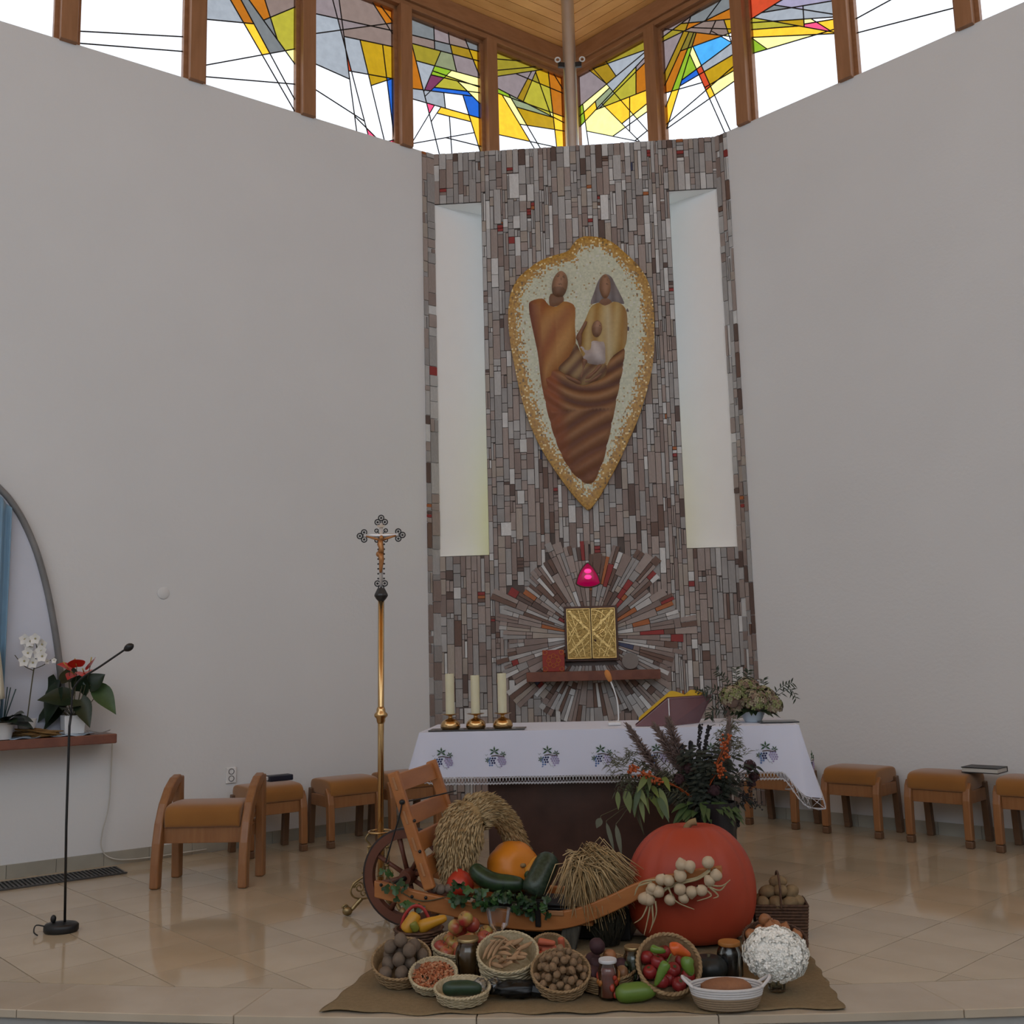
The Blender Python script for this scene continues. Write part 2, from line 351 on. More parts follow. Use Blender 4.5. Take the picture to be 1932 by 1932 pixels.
# colours of the panes of each bay, from the corner outwards; key points in the photograph
SEED = {  # low and outer panes near clear: window glare put into the glass colour
 ('L',0): [('dgrey',985,110),('yel',970,128),('grey',1010,128),('mauve',1000,140),('mauve',1040,138),('yel',1005,150),('mauve',980,165),('gold',990,172),('yel2',1010,170),('yel2',1025,195),('gold2',1030,160),('gold2',1020,225),('orange',1052,200),('amber',1050,240),('pgreen',975,190),('pgreen',1000,192),('green',955,195),('lemon',985,205),('amber',960,225),('clear',970,245),('clear',1000,262),('clear',1030,262),('lemon',1040,232),('orange',1056,170),('mauve',958,140),('yel',962,118)],
 ('L',1): [('grey',800,55),('mauve',838,62),('pink',870,72),('grey',850,78),('pink',800,80),('yel',810,98),('gold',870,105),('gold2',893,115),('grey',905,92),('mauve',890,130),('sage',830,120),('pgreen',850,133),('green',840,145),('yel2',860,155),('lemon',890,170),('orange',792,115),('yel',818,110),('pale',808,150),('plum',820,160),('orange',828,165),('blue',845,170),('sky',835,175),('blue',885,187),('sky',905,203),('pale',800,180),('clear',840,190),('clear',890,215),('clear',870,200),('clear',800,215),('gold2',840,215),('amber',860,228),('clear',810,235),('clear',870,245),('amber',895,250),('lemon',905,265),('clear',820,270),('clear',870,275),('rose',797,205)],
 ('L',2): [('mauve',640,15),('grey',620,30),('pink',680,20),('pink',715,15),('orange',735,25),('amber',742,18),('pink',700,50),('pink',730,50),('mauve',650,45),('pale',618,60),('yel',685,90),('gold',725,95),('gold2',735,110),('amber',700,130),('gold2',715,132),('pale',640,100),('pale',668,95),('red',665,120),('clear',640,150),('sky',625,135),('blue',730,148),('clear',700,165),('clear',640,200),('clear',710,220),('clear',660,235),('rose',738,268),('gold2',690,72)],
 ('L',3): [('pale',420,20),('orange',455,20),('amber',480,60),('grey',490,30),('grey',510,50),('pink',520,10),('gold',530,20),('yel2',545,60),('lemon',550,85),('red',495,60),('clear',430,90),('clear',480,120),('clear',530,160),('clear',430,170),('clear',550,140)],
 ('L',4): [('clear',200,60),('clear',300,40),('clear',260,10),('yel2',342,6),('clear',310,20),('clear',340,100),('clear',200,10)],
 ('R',0): [('grey',1205,85),('yel',1205,75),('dgrey',1140,105),('yel',1175,110),('yel',1160,115),('gold',1130,128),('mauve',1120,125),('grey',1105,140),('yel',1110,150),('mauve',1125,155),('gold',1135,140),('sage',1105,165),('grey',1170,130),('dgrey',1150,140),('mauve',1150,165),('pale',1190,120),('mauve',1205,115),('gold2',1205,135),('orange',1208,160),('yel2',1180,160),('yel2',1160,185),('olive',1198,150),('pgreen',1135,195),('lemon',1110,190),('green',1099,215),('amber',1175,200),('amber',1200,185),('lemon',1195,205),('lemon',1150,215),('pale',1130,205),('clear',1110,250),('clear',1150,240),('clear',1190,240),('sky',1098,255),('clear',1214,255),('amber',1115,218)],
 ('R',1): [('grey',1350,15),('grey',1325,25),('pink',1290,25),('mauve',1270,50),('pink',1340,40),('pink',1375,28),('orange',1320,38),('orange',1365,38),('pink',1320,55),('pink',1350,52),('gold',1275,60),('pink',1280,72),('yel',1263,78),('olive',1300,80),('orange',1335,80),('mauve',1268,100),('gold',1277,100),('pale',1275,125),('orange',1290,100),('yel',1302,100),('green',1292,120),('orange',1275,145),('yel2',1330,85),('lemon',1320,105),('sky',1360,90),('blue',1315,130),('pale',1360,105),('white',1345,120),('red',1320,130),('red',1335,155),('violet',1368,118),('gold2',1370,130),('amber',1345,160),('gold2',1378,55),('yel',1380,100),('white',1375,75),('lemon',1370,150),('white',1340,150),('clear',1285,165),('clear',1290,190),('amber',1280,212),('clear',1300,205),('lemon',1300,215),('orange',1325,172),('clear',1360,190),('clear',1350,225),('clear',1290,245),('lemon',1375,60)],
 ('R',2): [('gold',1440,10),('olive',1450,22),('grey',1465,15),('red',1490,5),('violet',1530,8),('blue',1550,3),('pale',1480,30),('pale',1540,18),('white',1560,25),('yel2',1445,38),('gold2',1490,42),('lemon',1515,45),('rose',1545,45),('amber',1555,50),('white',1470,48),('gold2',1440,62),('amber',1480,62),('lemon',1450,78),('green',1432,92),('clear',1500,80),('clear',1550,80),('clear',1500,130),('clear',1450,150)],
 ('R',3): [('clear',1700,40),('clear',1760,20),('white',1650,5),('clear',1650,90)],
}
CUTS = {   # cutting lines in the photograph (two points each), most of them following the sweep of the design
 ('L',0): [((945,112),(1020,118)),((945,132),(1055,122)),((945,143),(1045,128)),((1000,150),(1060,175)),((945,170),(1042,220)),((945,178),(1040,212)),((980,178),(1000,140)),((990,185),(1008,142)),((1012,140),(1042,225)),((1035,140),(1050,275)),((948,180),(990,250)),((960,178),(1005,255)),((985,205),(1045,222)),((985,235),(1050,245)),((945,255),(1060,280)),((1060,165),(1045,140))],
 ('L',1): [((785,68),(915,100)),((785,84),(915,118)),((818,40),(820,85)),((845,50),(848,80)),((785,100),(812,130)),((785,115),(800,175)),((800,172),(822,120)),((805,120),(915,150)),((820,135),(915,168)),((852,95),(856,112)),((880,80),(915,170)),((812,172),(850,135)),((830,145),(915,165)),((820,165),(880,172)),((880,170),(915,205)),((785,168),(880,180)),((790,190),(885,217)),((838,180),(840,200)),((875,185),(895,250)),((795,240),(822,195)),((808,238),(830,205)),((830,215),(870,225)),((848,220),(850,250)),((795,268),(885,252)),((850,262),(915,278))],
 ('L',2): [((605,28),(750,60)),((605,62),(750,42)),((640,0),(660,150)),((628,0),(700,275)),((710,0),(748,50)),((700,0),(748,75)),((655,70),(750,90)),((680,78),(695,140)),((722,85),(730,150)),((665,135),(750,150)),((705,160),(750,145)),((605,125),(650,145)),((620,185),(690,230)),((675,225),(720,270)),((720,270),(750,262))],
 ('L',3): [((435,0),(510,130)),((455,0),(525,130)),((470,0),(570,140)),((500,0),(525,80)),((505,35),(565,10)),((405,38),(480,45)),((405,120),(570,90)),((450,150),(570,160))],
 ('L',4): [((320,0),(356,25)),((280,92),(356,98)),((170,60),(356,70))],
 ('R',0): [((1095,135),(1190,85)),((1115,125),(1150,165)),((1100,140),(1125,175)),((1106,128),(1140,155)),((1118,130),(1215,95)),((1125,175),(1215,100)),((1140,190),(1210,115)),((1145,118),(1160,140)),((1095,218),(1135,180)),((1130,205),(1215,172)),((1140,195),(1200,135)),((1200,130),(1200,180)),((1100,200),(1110,270)),((1125,200),(1130,225)),((1138,198),(1175,235)),((1188,180),(1188,215)),((1175,232),(1215,200)),((1120,250),(1160,258)),((1155,258),(1215,215)),((1195,268),(1217,250))],
 ('R',1): [((1257,65),(1345,0)),((1257,75),(1390,10)),((1312,42),(1390,35)),((1300,52),(1390,55)),((1345,20),(1360,0)),((1257,55),(1390,70)),((1285,80),(1300,40)),((1280,80),(1257,130)),((1290,82),(1257,155)),((1300,85),(1270,165)),((1308,80),(1285,155)),((1287,95),(1390,58)),((1288,150),(1382,80)),((1290,158),(1388,100)),((1305,110),(1345,200)),((1315,105),(1355,195)),((1257,235),(1390,120)),((1265,238),(1390,150)),((1350,40),(1340,62)),((1370,50),(1390,110)),((1330,165),(1390,130)),((1257,175),(1310,160)),((1345,60),(1380,80))],
 ('R',2): [((1430,28),(1475,0)),((1430,35),(1580,62)),((1430,42),(1575,32)),((1430,55),(1520,48)),((1460,20),(1580,0)),((1465,10),(1580,28)),((1515,10),(1518,60)),((1430,70),(1540,65)),((1450,92),(1575,55)),((1530,35),(1570,60)),((1430,80),(1455,98)),((1520,45),(1580,35))],
 ('R',3): [((1625,30),(1680,0)),((1625,60),(1800,15))],
}
m_lead = M('lead_came', (.05, .04, .035), .6)
def window_bay(side, k, d, n, t0, t1):
    global win_i
    win_i += 1
    W0 = MB(); fw = .035
    P = lambda t, z, off=0.: seg_pt(d, n, t, -.06+off, z)
    # thin frame round the glass
    for a, b, z0, z1 in ((t0, t0+fw, ZT, ZG), (t1-fw, t1, ZT, ZG), (t0, t1, ZG-fw, ZG), (t0, t1, ZT-.02, ZT+.012)):
        W0.obox((P(a, z0)+P(b, z1))/2, d*((b-a)/2), n*.03, UP*((z1-z0)/2))
    fr = struct(W0.build('window_%d' % win_i, m_beam, None, smooth=False))
    fr['label'] = 'stained glass window bay above the %s wall, number %d from the steel column' % ('left' if side == 'L' else 'right', k+1)
    # the panes: the bay is cut along the lines of the design
    pc = P(t0, 0); pl = lambda x, y: ONPL(x, y, pc, n)
    def uv(x, y): q = pl(x, y); return ((q-CN).dot(d), q.z)
    a0, a1 = t0+fw*.8, t1-fw*.8
    cells = [[(a0, ZT), (a1, ZT), (a1, ZG-fw*.8), (a0, ZG-fw*.8)]]
    cuts = [(uv(*p), uv(*q)) for p, q in CUTS.get((side, k), [])]
    seeds = [(nm, *uv(x, y)) for nm, x, y in SEED.get((side, k), [('clear', 0, 0)])]
    for (p, q) in cuts:
        new = []
        L = hypot(q[0]-p[0], q[1]-p[1]); ux, uy = (q[0]-p[0])/L, (q[1]-p[1])/L
        for c in cells:
            x, y = clip(c, p, q), clip(c, q, p)
            ok = len(x) > 2 and len(y) > 2 and min(abs(area(x)), abs(area(y))) > .0005
            if ok:                                 # a line cuts only the cells along its own length
                ss = [(v[0]-p[0])*ux+(v[1]-p[1])*uy for v in x if abs((v[0]-p[0])*uy-(v[1]-p[1])*ux) < 1e-5]
                a_, b_ = min(ss), max(ss); ok = (min(b_, L+.02)-max(a_, -.02)) > .25*(b_-a_)
            if ok: new += [x, y]
            else: new.append(c)
        cells = new
    lead = MB()
    for c in cells:
        cx = sum(v[0] for v in c)/len(c); cy = sum(v[1] for v in c)/len(c)
        nm = min(seeds, key=lambda s: (s[1]-cx)**2+(s[2]-cy)**2)[0]
        g = MB(); g.add([P(u, z) for u, z in c], [tuple(range(len(c)))])
        g.build('glass_piece', sheet_glass('glass_'+nm, PAL[nm]), fr, smooth=False)
        for i in range(len(c)):
            p, q = c[i], c[(i+1) % len(c)]; l = hypot(q[0]-p[0], q[1]-p[1])
            if l < .02: continue
            lead.obox((P(*p)+P(*q))/2, (P(*q)-P(*p))/2, n*.004, (P(*q)-P(*p)).normalized().cross(n)*.0045)
    lead.build('lead', m_lead, fr, smooth=False)
for side, d, n, posts in (('L', LD, LN, POSTL), ('R', RD, RN, POSTR)):
    prev = .03
    for k, t in enumerate(posts):
        mb = MB(); mb.obox(seg_pt(d, n, t, -.03, (ZT+ZG)/2), d*(PW_/2), n*(PD_/2), UP*((ZG-ZT)/2+.01))
        if k < 6: bev(struct(mb.build('trim_%d' % (10+k+(10 if side == 'R' else 0)), m_post, None, smooth=False), 'brown wooden window post'), .006)
        if k < 6: window_bay(side, k, d, n, prev, t-PW_/2)
        prev = t+PW_/2
    # top plate over the glass, with the beam and its rail
    L = posts[-1]+1
    for nm, z0, z1, o0, o1 in (('rail', ZG, ZG+.06, -.09, .03), ('beam', ZG+.06, ZG+.24, -.12, .06)):
        mb = MB(); mb.obox(seg_pt(d, n, L/2, (o0+o1)/2, (z0+z1)/2), d*(L/2), n*((o1-o0)/2), UP*((z1-z0)/2))
        bev(struct(mb.build('trim_%d' % (30+(side == 'R')*2+(nm == 'beam')), m_beam, None, smooth=False), 'brown wooden %s over the windows' % nm), .006)
# ---------------------------------------------------------------- ceiling: boards parallel to each wall, meeting behind the column
SL = tan(radians(9)); AX = (LD+RD).normalized(); ZC = ZG+.235
ceil_root = None
mb = MB()
far = 17.
q0 = CN-AX*.3
def cz(p, n): return ZC+max(0, (p-CN).dot(n))*SL
for d, n in ((LD, LN), (RD, RN)):
    pts = [CN, CN+AX*far, CN+d*12+n*(AX*far).dot(n), CN+d*12]
    mb.add([V((p.x, p.y, ZC+.03+(p-CN).dot(n)*SL)) for p in pts], [(0, 1, 2, 3)])
ceil = struct(mb.build('ceiling', m_wood, None, smooth=False), 'varnished pine board ceiling')
bw = .105
for d, n in ((LD, LN), (RD, RN)):
    for i in range(16):
        a, b = .02+i*bw, .02+(i+1)*bw-.006
        k = AX.dot(n)
        def pt(w, t): p = CN+AX*(w/k)+d*t; return V((p.x, p.y, ZC+w*SL))
        Lb = 5.5
        bm = MB(); q = [pt(a, .06), pt(a, Lb), pt(b, Lb), pt(b, .06)]
        bm.add(q+[p+UP*.02 for p in q], [(3,2,1,0),(4,5,6,7),(0,1,5,4),(1,2,6,5),(2,3,7,6),(3,0,4,7)])
        bm.build('ceiling_board', m_wood, ceil, smooth=False)
mb = MB(); mb.bar(CN+UP*(ZC-.01), CN+AX*4+UP*(ZC-.01+4*AX.dot(LN)*SL), .09, .05)
mb.build('valley_batten', m_wood, ceil, smooth=False)
# steel column in the corner, with its brackets
col = thing('steel_column', 'round steel column in front of the corner of the stained glass', 'column', CN+AX*.93+UP*ZT)
mb = MB(); mb.lathe([(.066, 0), (.066, 1.9)], 28); mb.build('pipe', m_steel, col, ang=40)
mb = MB()
for s in (-1, 1): mb.bar((s*.05, -.02, 1.0), (s*.12, -.03, 1.0), .03, .05)
mb.build('bracket', m_dark, col, smooth=False)
for s in (-1, 1):
    mb = MB(); mb.tube([V((s*.125+.025*cos(a), -.06, 1.04+.025*sin(a))) for a in [2*pi*i/12 for i in range(13)]], .008, 6); mb.build('eyelet', M('white_ring', (.8,.8,.78), .5), col)

# ---------------------------------------------------------------- floor of the altar platform
EC = V((1.30, 24.4, 0)); 
def edge(x, off=0.): R = 20.03-off; return EC.y-sqrt(max(0, R*R-(x-EC.x)**2))
XL, XR = -6.4, 6.3
def edge_pts(off, x0=XL, x1=XR, n=24): return [(x0+(x1-x0)*i/n, edge(x0+(x1-x0)*i/n, off)) for i in range(n+1)]
fl_poly = edge_pts(0)+[(RFAR.x, RFAR.y), PB, PA, (LFAR.x, LFAR.y)]
mb = MB(); mb.prism(edge_pts(.07)+[(6.3, 5.29), PB, PA, (-6.4, 5.48)], -.16, -.012)
floor = struct(mb.build('floor', m_joint, None, smooth=False), 'polished limestone floor of the altar platform')
tb = .4185; ta = .424
d1 = V((cos(radians(-47.5)), sin(radians(-47.5)), 0)); n1 = V((-d1.y, d1.x, 0)); 
inner = edge_pts(.36)
ip = [(inner[i], inner[i+1]) for i in range(len(inner)-1)]
for i in range(-4, 16):
    off1 = 1.742+tb*i
    ph = (4.985 if off1 < 3.7 else 2.70)
    for j in range(-12, 22):
        off2 = ph+ta*(j-6)
        # n1 = (.737,.676); second axis -d1
        u0, u1, v0, v1 = off1+.0025, off1+tb-.0025, off2+.002, off2+ta-.002
        n2 = -d1
        poly = [tuple((n1*u+n2*v)[:2]) for u, v in ((u0, v0), (u1, v0), (u1, v1), (u0, v1))]
        cx = sum(p[0] for p in poly)/4; cy = sum(p[1] for p in poly)/4
        if not (-6 < cx < 6 and 4 < cy < 10.2): continue
        for p, q in ip:
            if min(p[0], q[0])-1 < cx < max(p[0], q[0])+1: poly = clip(poly, p, q)
        if len(poly) > 2: poly = clip(poly, PB, PA)
        if len(poly) > 2: poly = clip(poly, PA, (LFAR.x, LFAR.y))
        if len(poly) > 2: poly = clip(poly, (RFAR.x, RFAR.y), PB)
        if len(poly) < 3 or abs(area(poly)) < .004: continue
        if area(poly) < 0: poly = poly[::-1]
        t = MB(); t.T = Matrix.Translation((-cx, -cy, 0)); t.prism(poly, -.02, 0); o = t.build('floor_tile', m_tile, floor, smooth=False); o.location = (cx, cy, 0)
# edge slabs with a small nosing
x = XL; 
sl = [-6.4,-5.2,-4.1,-3.15,-2.2,-1.22,-.2,.78,1.77,2.75,3.7,4.7,5.6,6.3]
for a, b in zip(sl, sl[1:]):
    sa, sb = -.16*(a-.3)/3, -.16*(b-.3)/3      # joints run towards the centre of the arc
    n = 6
    out = [(a+(b-a)*i/n, edge(a+(b-a)*i/n)) for i in range(n+1)]
    inn = [(a+(b-a)*i/n+(sa+(sb-sa)*i/n)*1.0, edge(a+(b-a)*i/n+(sa+(sb-sa)*i/n), .357)) for i in range(n+1)]
    poly = out+inn[::-1]
    poly[0] = (poly[0][0]+.002, poly[0][1]); poly[n] = (poly[n][0]-.002, poly[n][1])
    cx, cy = poly[0]
    t = MB(); t.T = Matrix.Translation((-cx, -cy, 0)); t.prism(poly, -.035, 0); o = t.build('edge_slab', m_slab, floor, smooth=False); o.location = (cx, cy, 0); bev(o, .003, 1)
mb = MB()
ep = edge_pts(.022, n=40)
for (p, q) in zip(ep, ep[1:]): mb.add([(*p, -.17), (*q, -.17), (*q, -.02), (*p, -.02)], [(0, 1, 2, 3)])
mb.build('step_riser', m_riser, floor, smooth=False)
mb = MB(); mb.box(-6.5, 6.5, -7, 5.6, -.3, -.17); struct(mb.build('floor_nave', m_riser, None, smooth=False), 'stone floor of the nave below the step')

# stone skirting along both walls
for nm, p0, d, n, ph in (('baseboard_left', A3, LD, LN, .0), ('baseboard_right', B3, RD, RN, .05)):
    mb = MB(); mb.obox(p0+d*3+n*.005+UP*.045, d*2.99, n*.005, UP*.044); root = struct(mb.build(nm, m_joint, None, smooth=False), 'stone skirting along the %s wall' % nm[10:])
    t = .01
    while t < 5.9:
        l = .33; me = MB(); me.obox(p0+d*(t+l/2)+n*.009+UP*.048, d*(l/2-.0015), n*.009, UP*.048); o = me.build('skirting_stone', m_skirt, root, smooth=False); t += l
mb = MB(); mb.obox(A3+ME*(MW/2)+MN*.009+UP*.048, ME*(MW/2), MN*.009, UP*.048); struct(mb.build('baseboard_back', m_skirt, None, smooth=False), 'stone skirting under the mosaic wall')

# ================================================================== MOSAIC WALL
MP = A3+MN*.012
def ms(x, y, off=0.):                      # pixel -> (s, z) on the mosaic wall
    q = ONPL(x, y, A3+MN*off, MN); return ((q-A3).dot(ME), q.z)
def unroll(s, z, off):
    if s < 0: return A3-LD*s+LN*off+UP*z
    if s > MW: return B3+RD*(s-MW)+RN*off+UP*z
    return A3+ME*s+MN*off+UP*z
MPAL = [('mosaic_light', (.47,.46,.45)), ('mosaic_grey', (.34,.325,.315)), ('mosaic_rose', (.36,.295,.265)), ('mosaic_brown', (.27,.205,.18)),
        ('mosaic_beige', (.40,.345,.295)), ('mosaic_white', (.66,.66,.65)), ('mosaic_dark', (.12,.075,.06)), ('mosaic_red', (.30,.03,.025)), ('mosaic_orange', (.42,.13,.035)), ('mosaic_blue', (.06,.07,.14)), ('mosaic_umber', (.16,.09,.065))]
m_mos = [M(n, c, .55, var=.22, scale=9, detail=6, rand=.10, bump=.1, bscale=30) for n, c in MPAL]
def pick(wts):
    t = rnd.random()*sum(wts)
    for i, w in enumerate(wts):
        t -= w
        if t <= 0: return i
    return 0
SUNC = ms(1114, 1201)
ICON_PX = [(630,55),(720,65),(800,100),(870,160),(930,215),(990,285),(1030,360),(1055,450),(1068,560),(1070,700),(1065,850),(1050,960),(1020,1080),(985,1200),(940,1320),(890,1430),(830,1560),(770,1670),(720,1760),(665,1840),(632,1868),(600,1845),(540,1780),(470,1690),(400,1590),(330,1480),(270,1360),(220,1230),(180,1090),(150,950),(125,820),(108,700),(100,580),(110,470),(130,400),(170,330),(230,275),(300,225),(380,190),(450,170),(500,150),(530,110),(560,75),(600,58)]
IC = lambda x, y: ms(930+x*.2847, 430+y*.2847, .06)
icon_poly = [IC(x, y) for x, y in ICON_PX]
def inside(p, poly):
    c = False; n = len(poly)
    for i in range(n):
        (x0, y0), (x1, y1) = poly[i], poly[i-1]
        if (y0 > p[1]) != (y1 > p[1]) and p[0] < (x1-x0)*(p[1]-y0)/(y1-y0)+x0: c = not c
    return c
def dpoly(p, poly):
    b = 9.
    for i in range(len(poly)):
        (x0, y0), (x1, y1) = poly[i], poly[i-1]; dx, dy = x1-x0, y1-y0; l = dx*dx+dy*dy
        t = 0 if l == 0 else max(0, min(1, ((p[0]-x0)*dx+(p[1]-y0)*dy)/l))
        b = min(b, hypot(p[0]-x0-t*dx, p[1]-y0-t*dy))
    return b
def sunR(a): return .80+.07*sin(7*a+1)+.05*sin(17*a)
pieces = []        # (s0, s1, z0, z1, depth, material)
big = []
bounds = []
for a, b in ((-.14, 0), (0, S1), (S1, S2), (S2, MW), (MW, MW+.14)):
    x = a
    while x < b-1e-6:
        w = rnd.choice((.036, .042, .046, .05, .056, .062, .07))
        if b-(x+w) < .03: w = b-x
        bounds.append((x, x+w)); x += w
for k in range(46):                       # larger pale blocks set between the strips
    s = rnd.uniform(0, MW); z = rnd.uniform(.3, 6.1); w = rnd.choice((.07, .08, .1)); h = rnd.choice((.13, .18, .26, .36))
    if s < S1+.1 and NZ0-.5 < z < NZ1+.05 or s > S2-.2 and NZ0-.5 < z < NZ1+.05 or s+w > MW: continue
    if inside((s, z), icon_poly) or hypot(s-SUNC[0], z-SUNC[1]) < 1.1: continue
    if any(not (s+w < q[0] or s > q[1] or z+h < q[2] or z > q[3]) for q in big): continue
    big.append((s, s+w, z, z+h, .017, rnd.choice((5, 5, 5, 0, 3))))
for (x0, x1) in bounds:
    z = .098
    slot = (0 <= x0 and x1 <= S1+1e-6) or (x0 >= S2-1e-6 and x1 <= MW+1e-6)
    while z < ZT-.01:
        h = rnd.choice((.05, .07, .09, .11, .13, .15, .17, .2, .24, .3))
        top = ZT
        if slot and z < NZ0: top = NZ0
        if top-(z+h) < .045: h = top-z
        lo = z < 3.3
        mi = pick([10, 22, 26, 22, 9, 5, 2, .6, .5, .15, 3] if lo else [22, 27, 20, 10, 9, 6, 1.2, .7, .6, .3, .5])
        if mi in (7, 8, 9) and h > .1: mi = 3
        if rnd.random() < .05 and h < .14:  # a run of small squares
            k = int(h/.04)+1
            for i in range(k): pieces.append((x0, x1, z+h*i/k, z+h*(i+1)/k, rnd.uniform(.008, .016), rnd.choice((6, 7, 8, 5, 10, 1, 7, 3))))
        elif rnd.random() < .12:
            xm = (x0+x1)/2; pieces.append((x0, xm, z, z+h, rnd.uniform(.008, .018), mi)); pieces.append((xm, x1, z, z+h*rnd.uniform(.9, 1), rnd.uniform(.008, .018), pick([20, 25, 20, 14, 9, 6, 1, .5, .5, .1, 1])))
        else: pieces.append((x0, x1, z, z+h, rnd.uniform(.008, .019), mi))
        z += h
        if slot and abs(z-NZ0) < 1e-6: z = NZ1
def keep(q):
    s, z = (q[0]+q[1])/2, (q[2]+q[3])/2
    a = atan2(z-SUNC[1], s-SUNC[0]); r = min(hypot(s-SUNC[0], zz-SUNC[1]) for zz in (q[2]+.02, z, q[3]-.02))
    if r < sunR(a)-.07: return False
    if all(inside((s, zz), icon_poly) and dpoly((s, zz), icon_poly) > .04 for zz in (q[2], z, q[3])): return False
    for b in big:
        if q[0] < b[1]-.008 and q[1] > b[0]+.008 and q[2] < b[3] and q[3] > b[2]:
            return False
    return True
keep_p = [q for q in pieces if keep(q)]
# strips cut short beside the larger blocks keep the wall closed
for q in pieces:
    if q in keep_p[:0]: continue
    s, z = (q[0]+q[1])/2, (q[2]+q[3])/2
    for b in big:
        if q[0] < b[1]-.008 and q[1] > b[0]+.008 and q[2] < b[3] and q[3] > b[2]:
            for lo, hi in ((q[2], b[2]), (b[3], q[3])):
                if hi-lo > .02: keep_p.append((q[0], q[1], lo, hi, q[4], q[5]))
            for lo, hi in ((q[0], b[0]), (b[1], q[1])):
                if hi-lo > .012: keep_p.append((lo, hi, max(q[2], b[2]), min(q[3], b[3]), q[4], q[5]))
            break
allp = big+keep_p
allp.sort(key=lambda q: -(q[1]-q[0])*(q[3]-q[2]))
g = .0028
ucube = {}
def unit(mi):
    if mi not in ucube: ucube[mi] = MB().box(-.5, .5, -.5, .5, -.5, .5).mesh('mosaic_strip', m_mos[mi], False)
    return ucube[mi]
rest = MB()
def frame_of(s):
    if s < 0: return -LD, LN
    if s > MW: return RD, RN
    return ME, MN
for i, (s0, s1, z0, z1, d, mi) in enumerate(allp):
    e, n = frame_of((s0+s1)/2); c = unroll((s0+s1)/2, (z0+z1)/2, d/2)
    if i < 230:
        o = link('mosaic_strip', unit(mi), wb)
        R = Matrix((e, n, UP)).transposed().to_4x4()
        o.matrix_local = Matrix.Translation(c) @ R @ Matrix.Diagonal((s1-s0-2*g, d, z1-z0-2*g, 1))
    else: rest.obox(c, e*((s1-s0)/2-g), n*(d/2), UP*((z1-z0)/2-g), mi)
o = rest.build('mosaic_strips', m_mos, wb, smooth=False); o['kind'] = 'stuff'
# the sunburst of wedge-shaped strips round the tabernacle
a = 0.; spokes = []
while a < 2*pi:
    w = rnd.choice((.055, .07, .08, .095, .11)); spokes.append((a, min(a+w, 2*pi))); a += w
wed = []
for a0, a1 in spokes:
    am = (a0+a1)/2; R = sunR(am)*rnd.uniform(.97, 1.12); r = .26
    ca, sa_ = abs(cos(am)), abs(sin(am)); r = min(.235/max(ca, .01), .265/max(sa_, .01))
    while r < R-.03:
        l = rnd.choice((.06, .1, .16, .22, .3)); r1 = min(R, r+l)
        if R-r1 < .05: r1 = R
        if sin(am) > .3: wt = [8, 12, 18, 20, 8, 6, 6, 6, 7, .3, 20]
        elif sin(am) < -.3: wt = [22, 24, 12, 14, 6, 12, 3, 1.5, 2, .2, 16]
        else: wt = [10, 16, 16, 20, 6, 8, 4, 6, 4, .8, 14]
        if (a1-a0)*(r+r1)/2 > .055 and rnd.random() < .75:
            wed += [(a0, am, r, r1, pick(wt)), (am, a1, r, r1, pick(wt))]
        else: wed.append((a0, a1, r, r1, pick(wt)))
        r = r1
wed.sort(key=lambda q: -(q[1]-q[0])*(q[3]**2-q[2]**2))
rest = MB(); backing = MB()
for i, (a0, a1, r0, r1, mi) in enumerate(wed):
    def P2(a, r): return (SUNC[0]+r*cos(a), SUNC[1]+r*sin(a))
    poly = inset([P2(a0, r0), P2(a0, r1), P2(a1, r1), P2(a1, r0)], .0022)
    if len(poly) < 3: continue
    d = rnd.uniform(.020, .030)
    if i < 60:
        mb = MB(); c = A3+ME*poly[0][0]+UP*poly[0][1]; mb.prism([(p[0]-poly[0][0], p[1]-poly[0][1]) for p in poly], 0, d, (0,0,0), ME, UP, MN)
        o = mb.build('sunburst_strip', m_mos[mi], wb, smooth=False); o.location = c
    else: rest.prism(poly, 0, d, A3, ME, UP, MN, mi)
o = rest.build('sunburst_strips', m_mos, wb, smooth=False); o['kind'] = 'stuff'

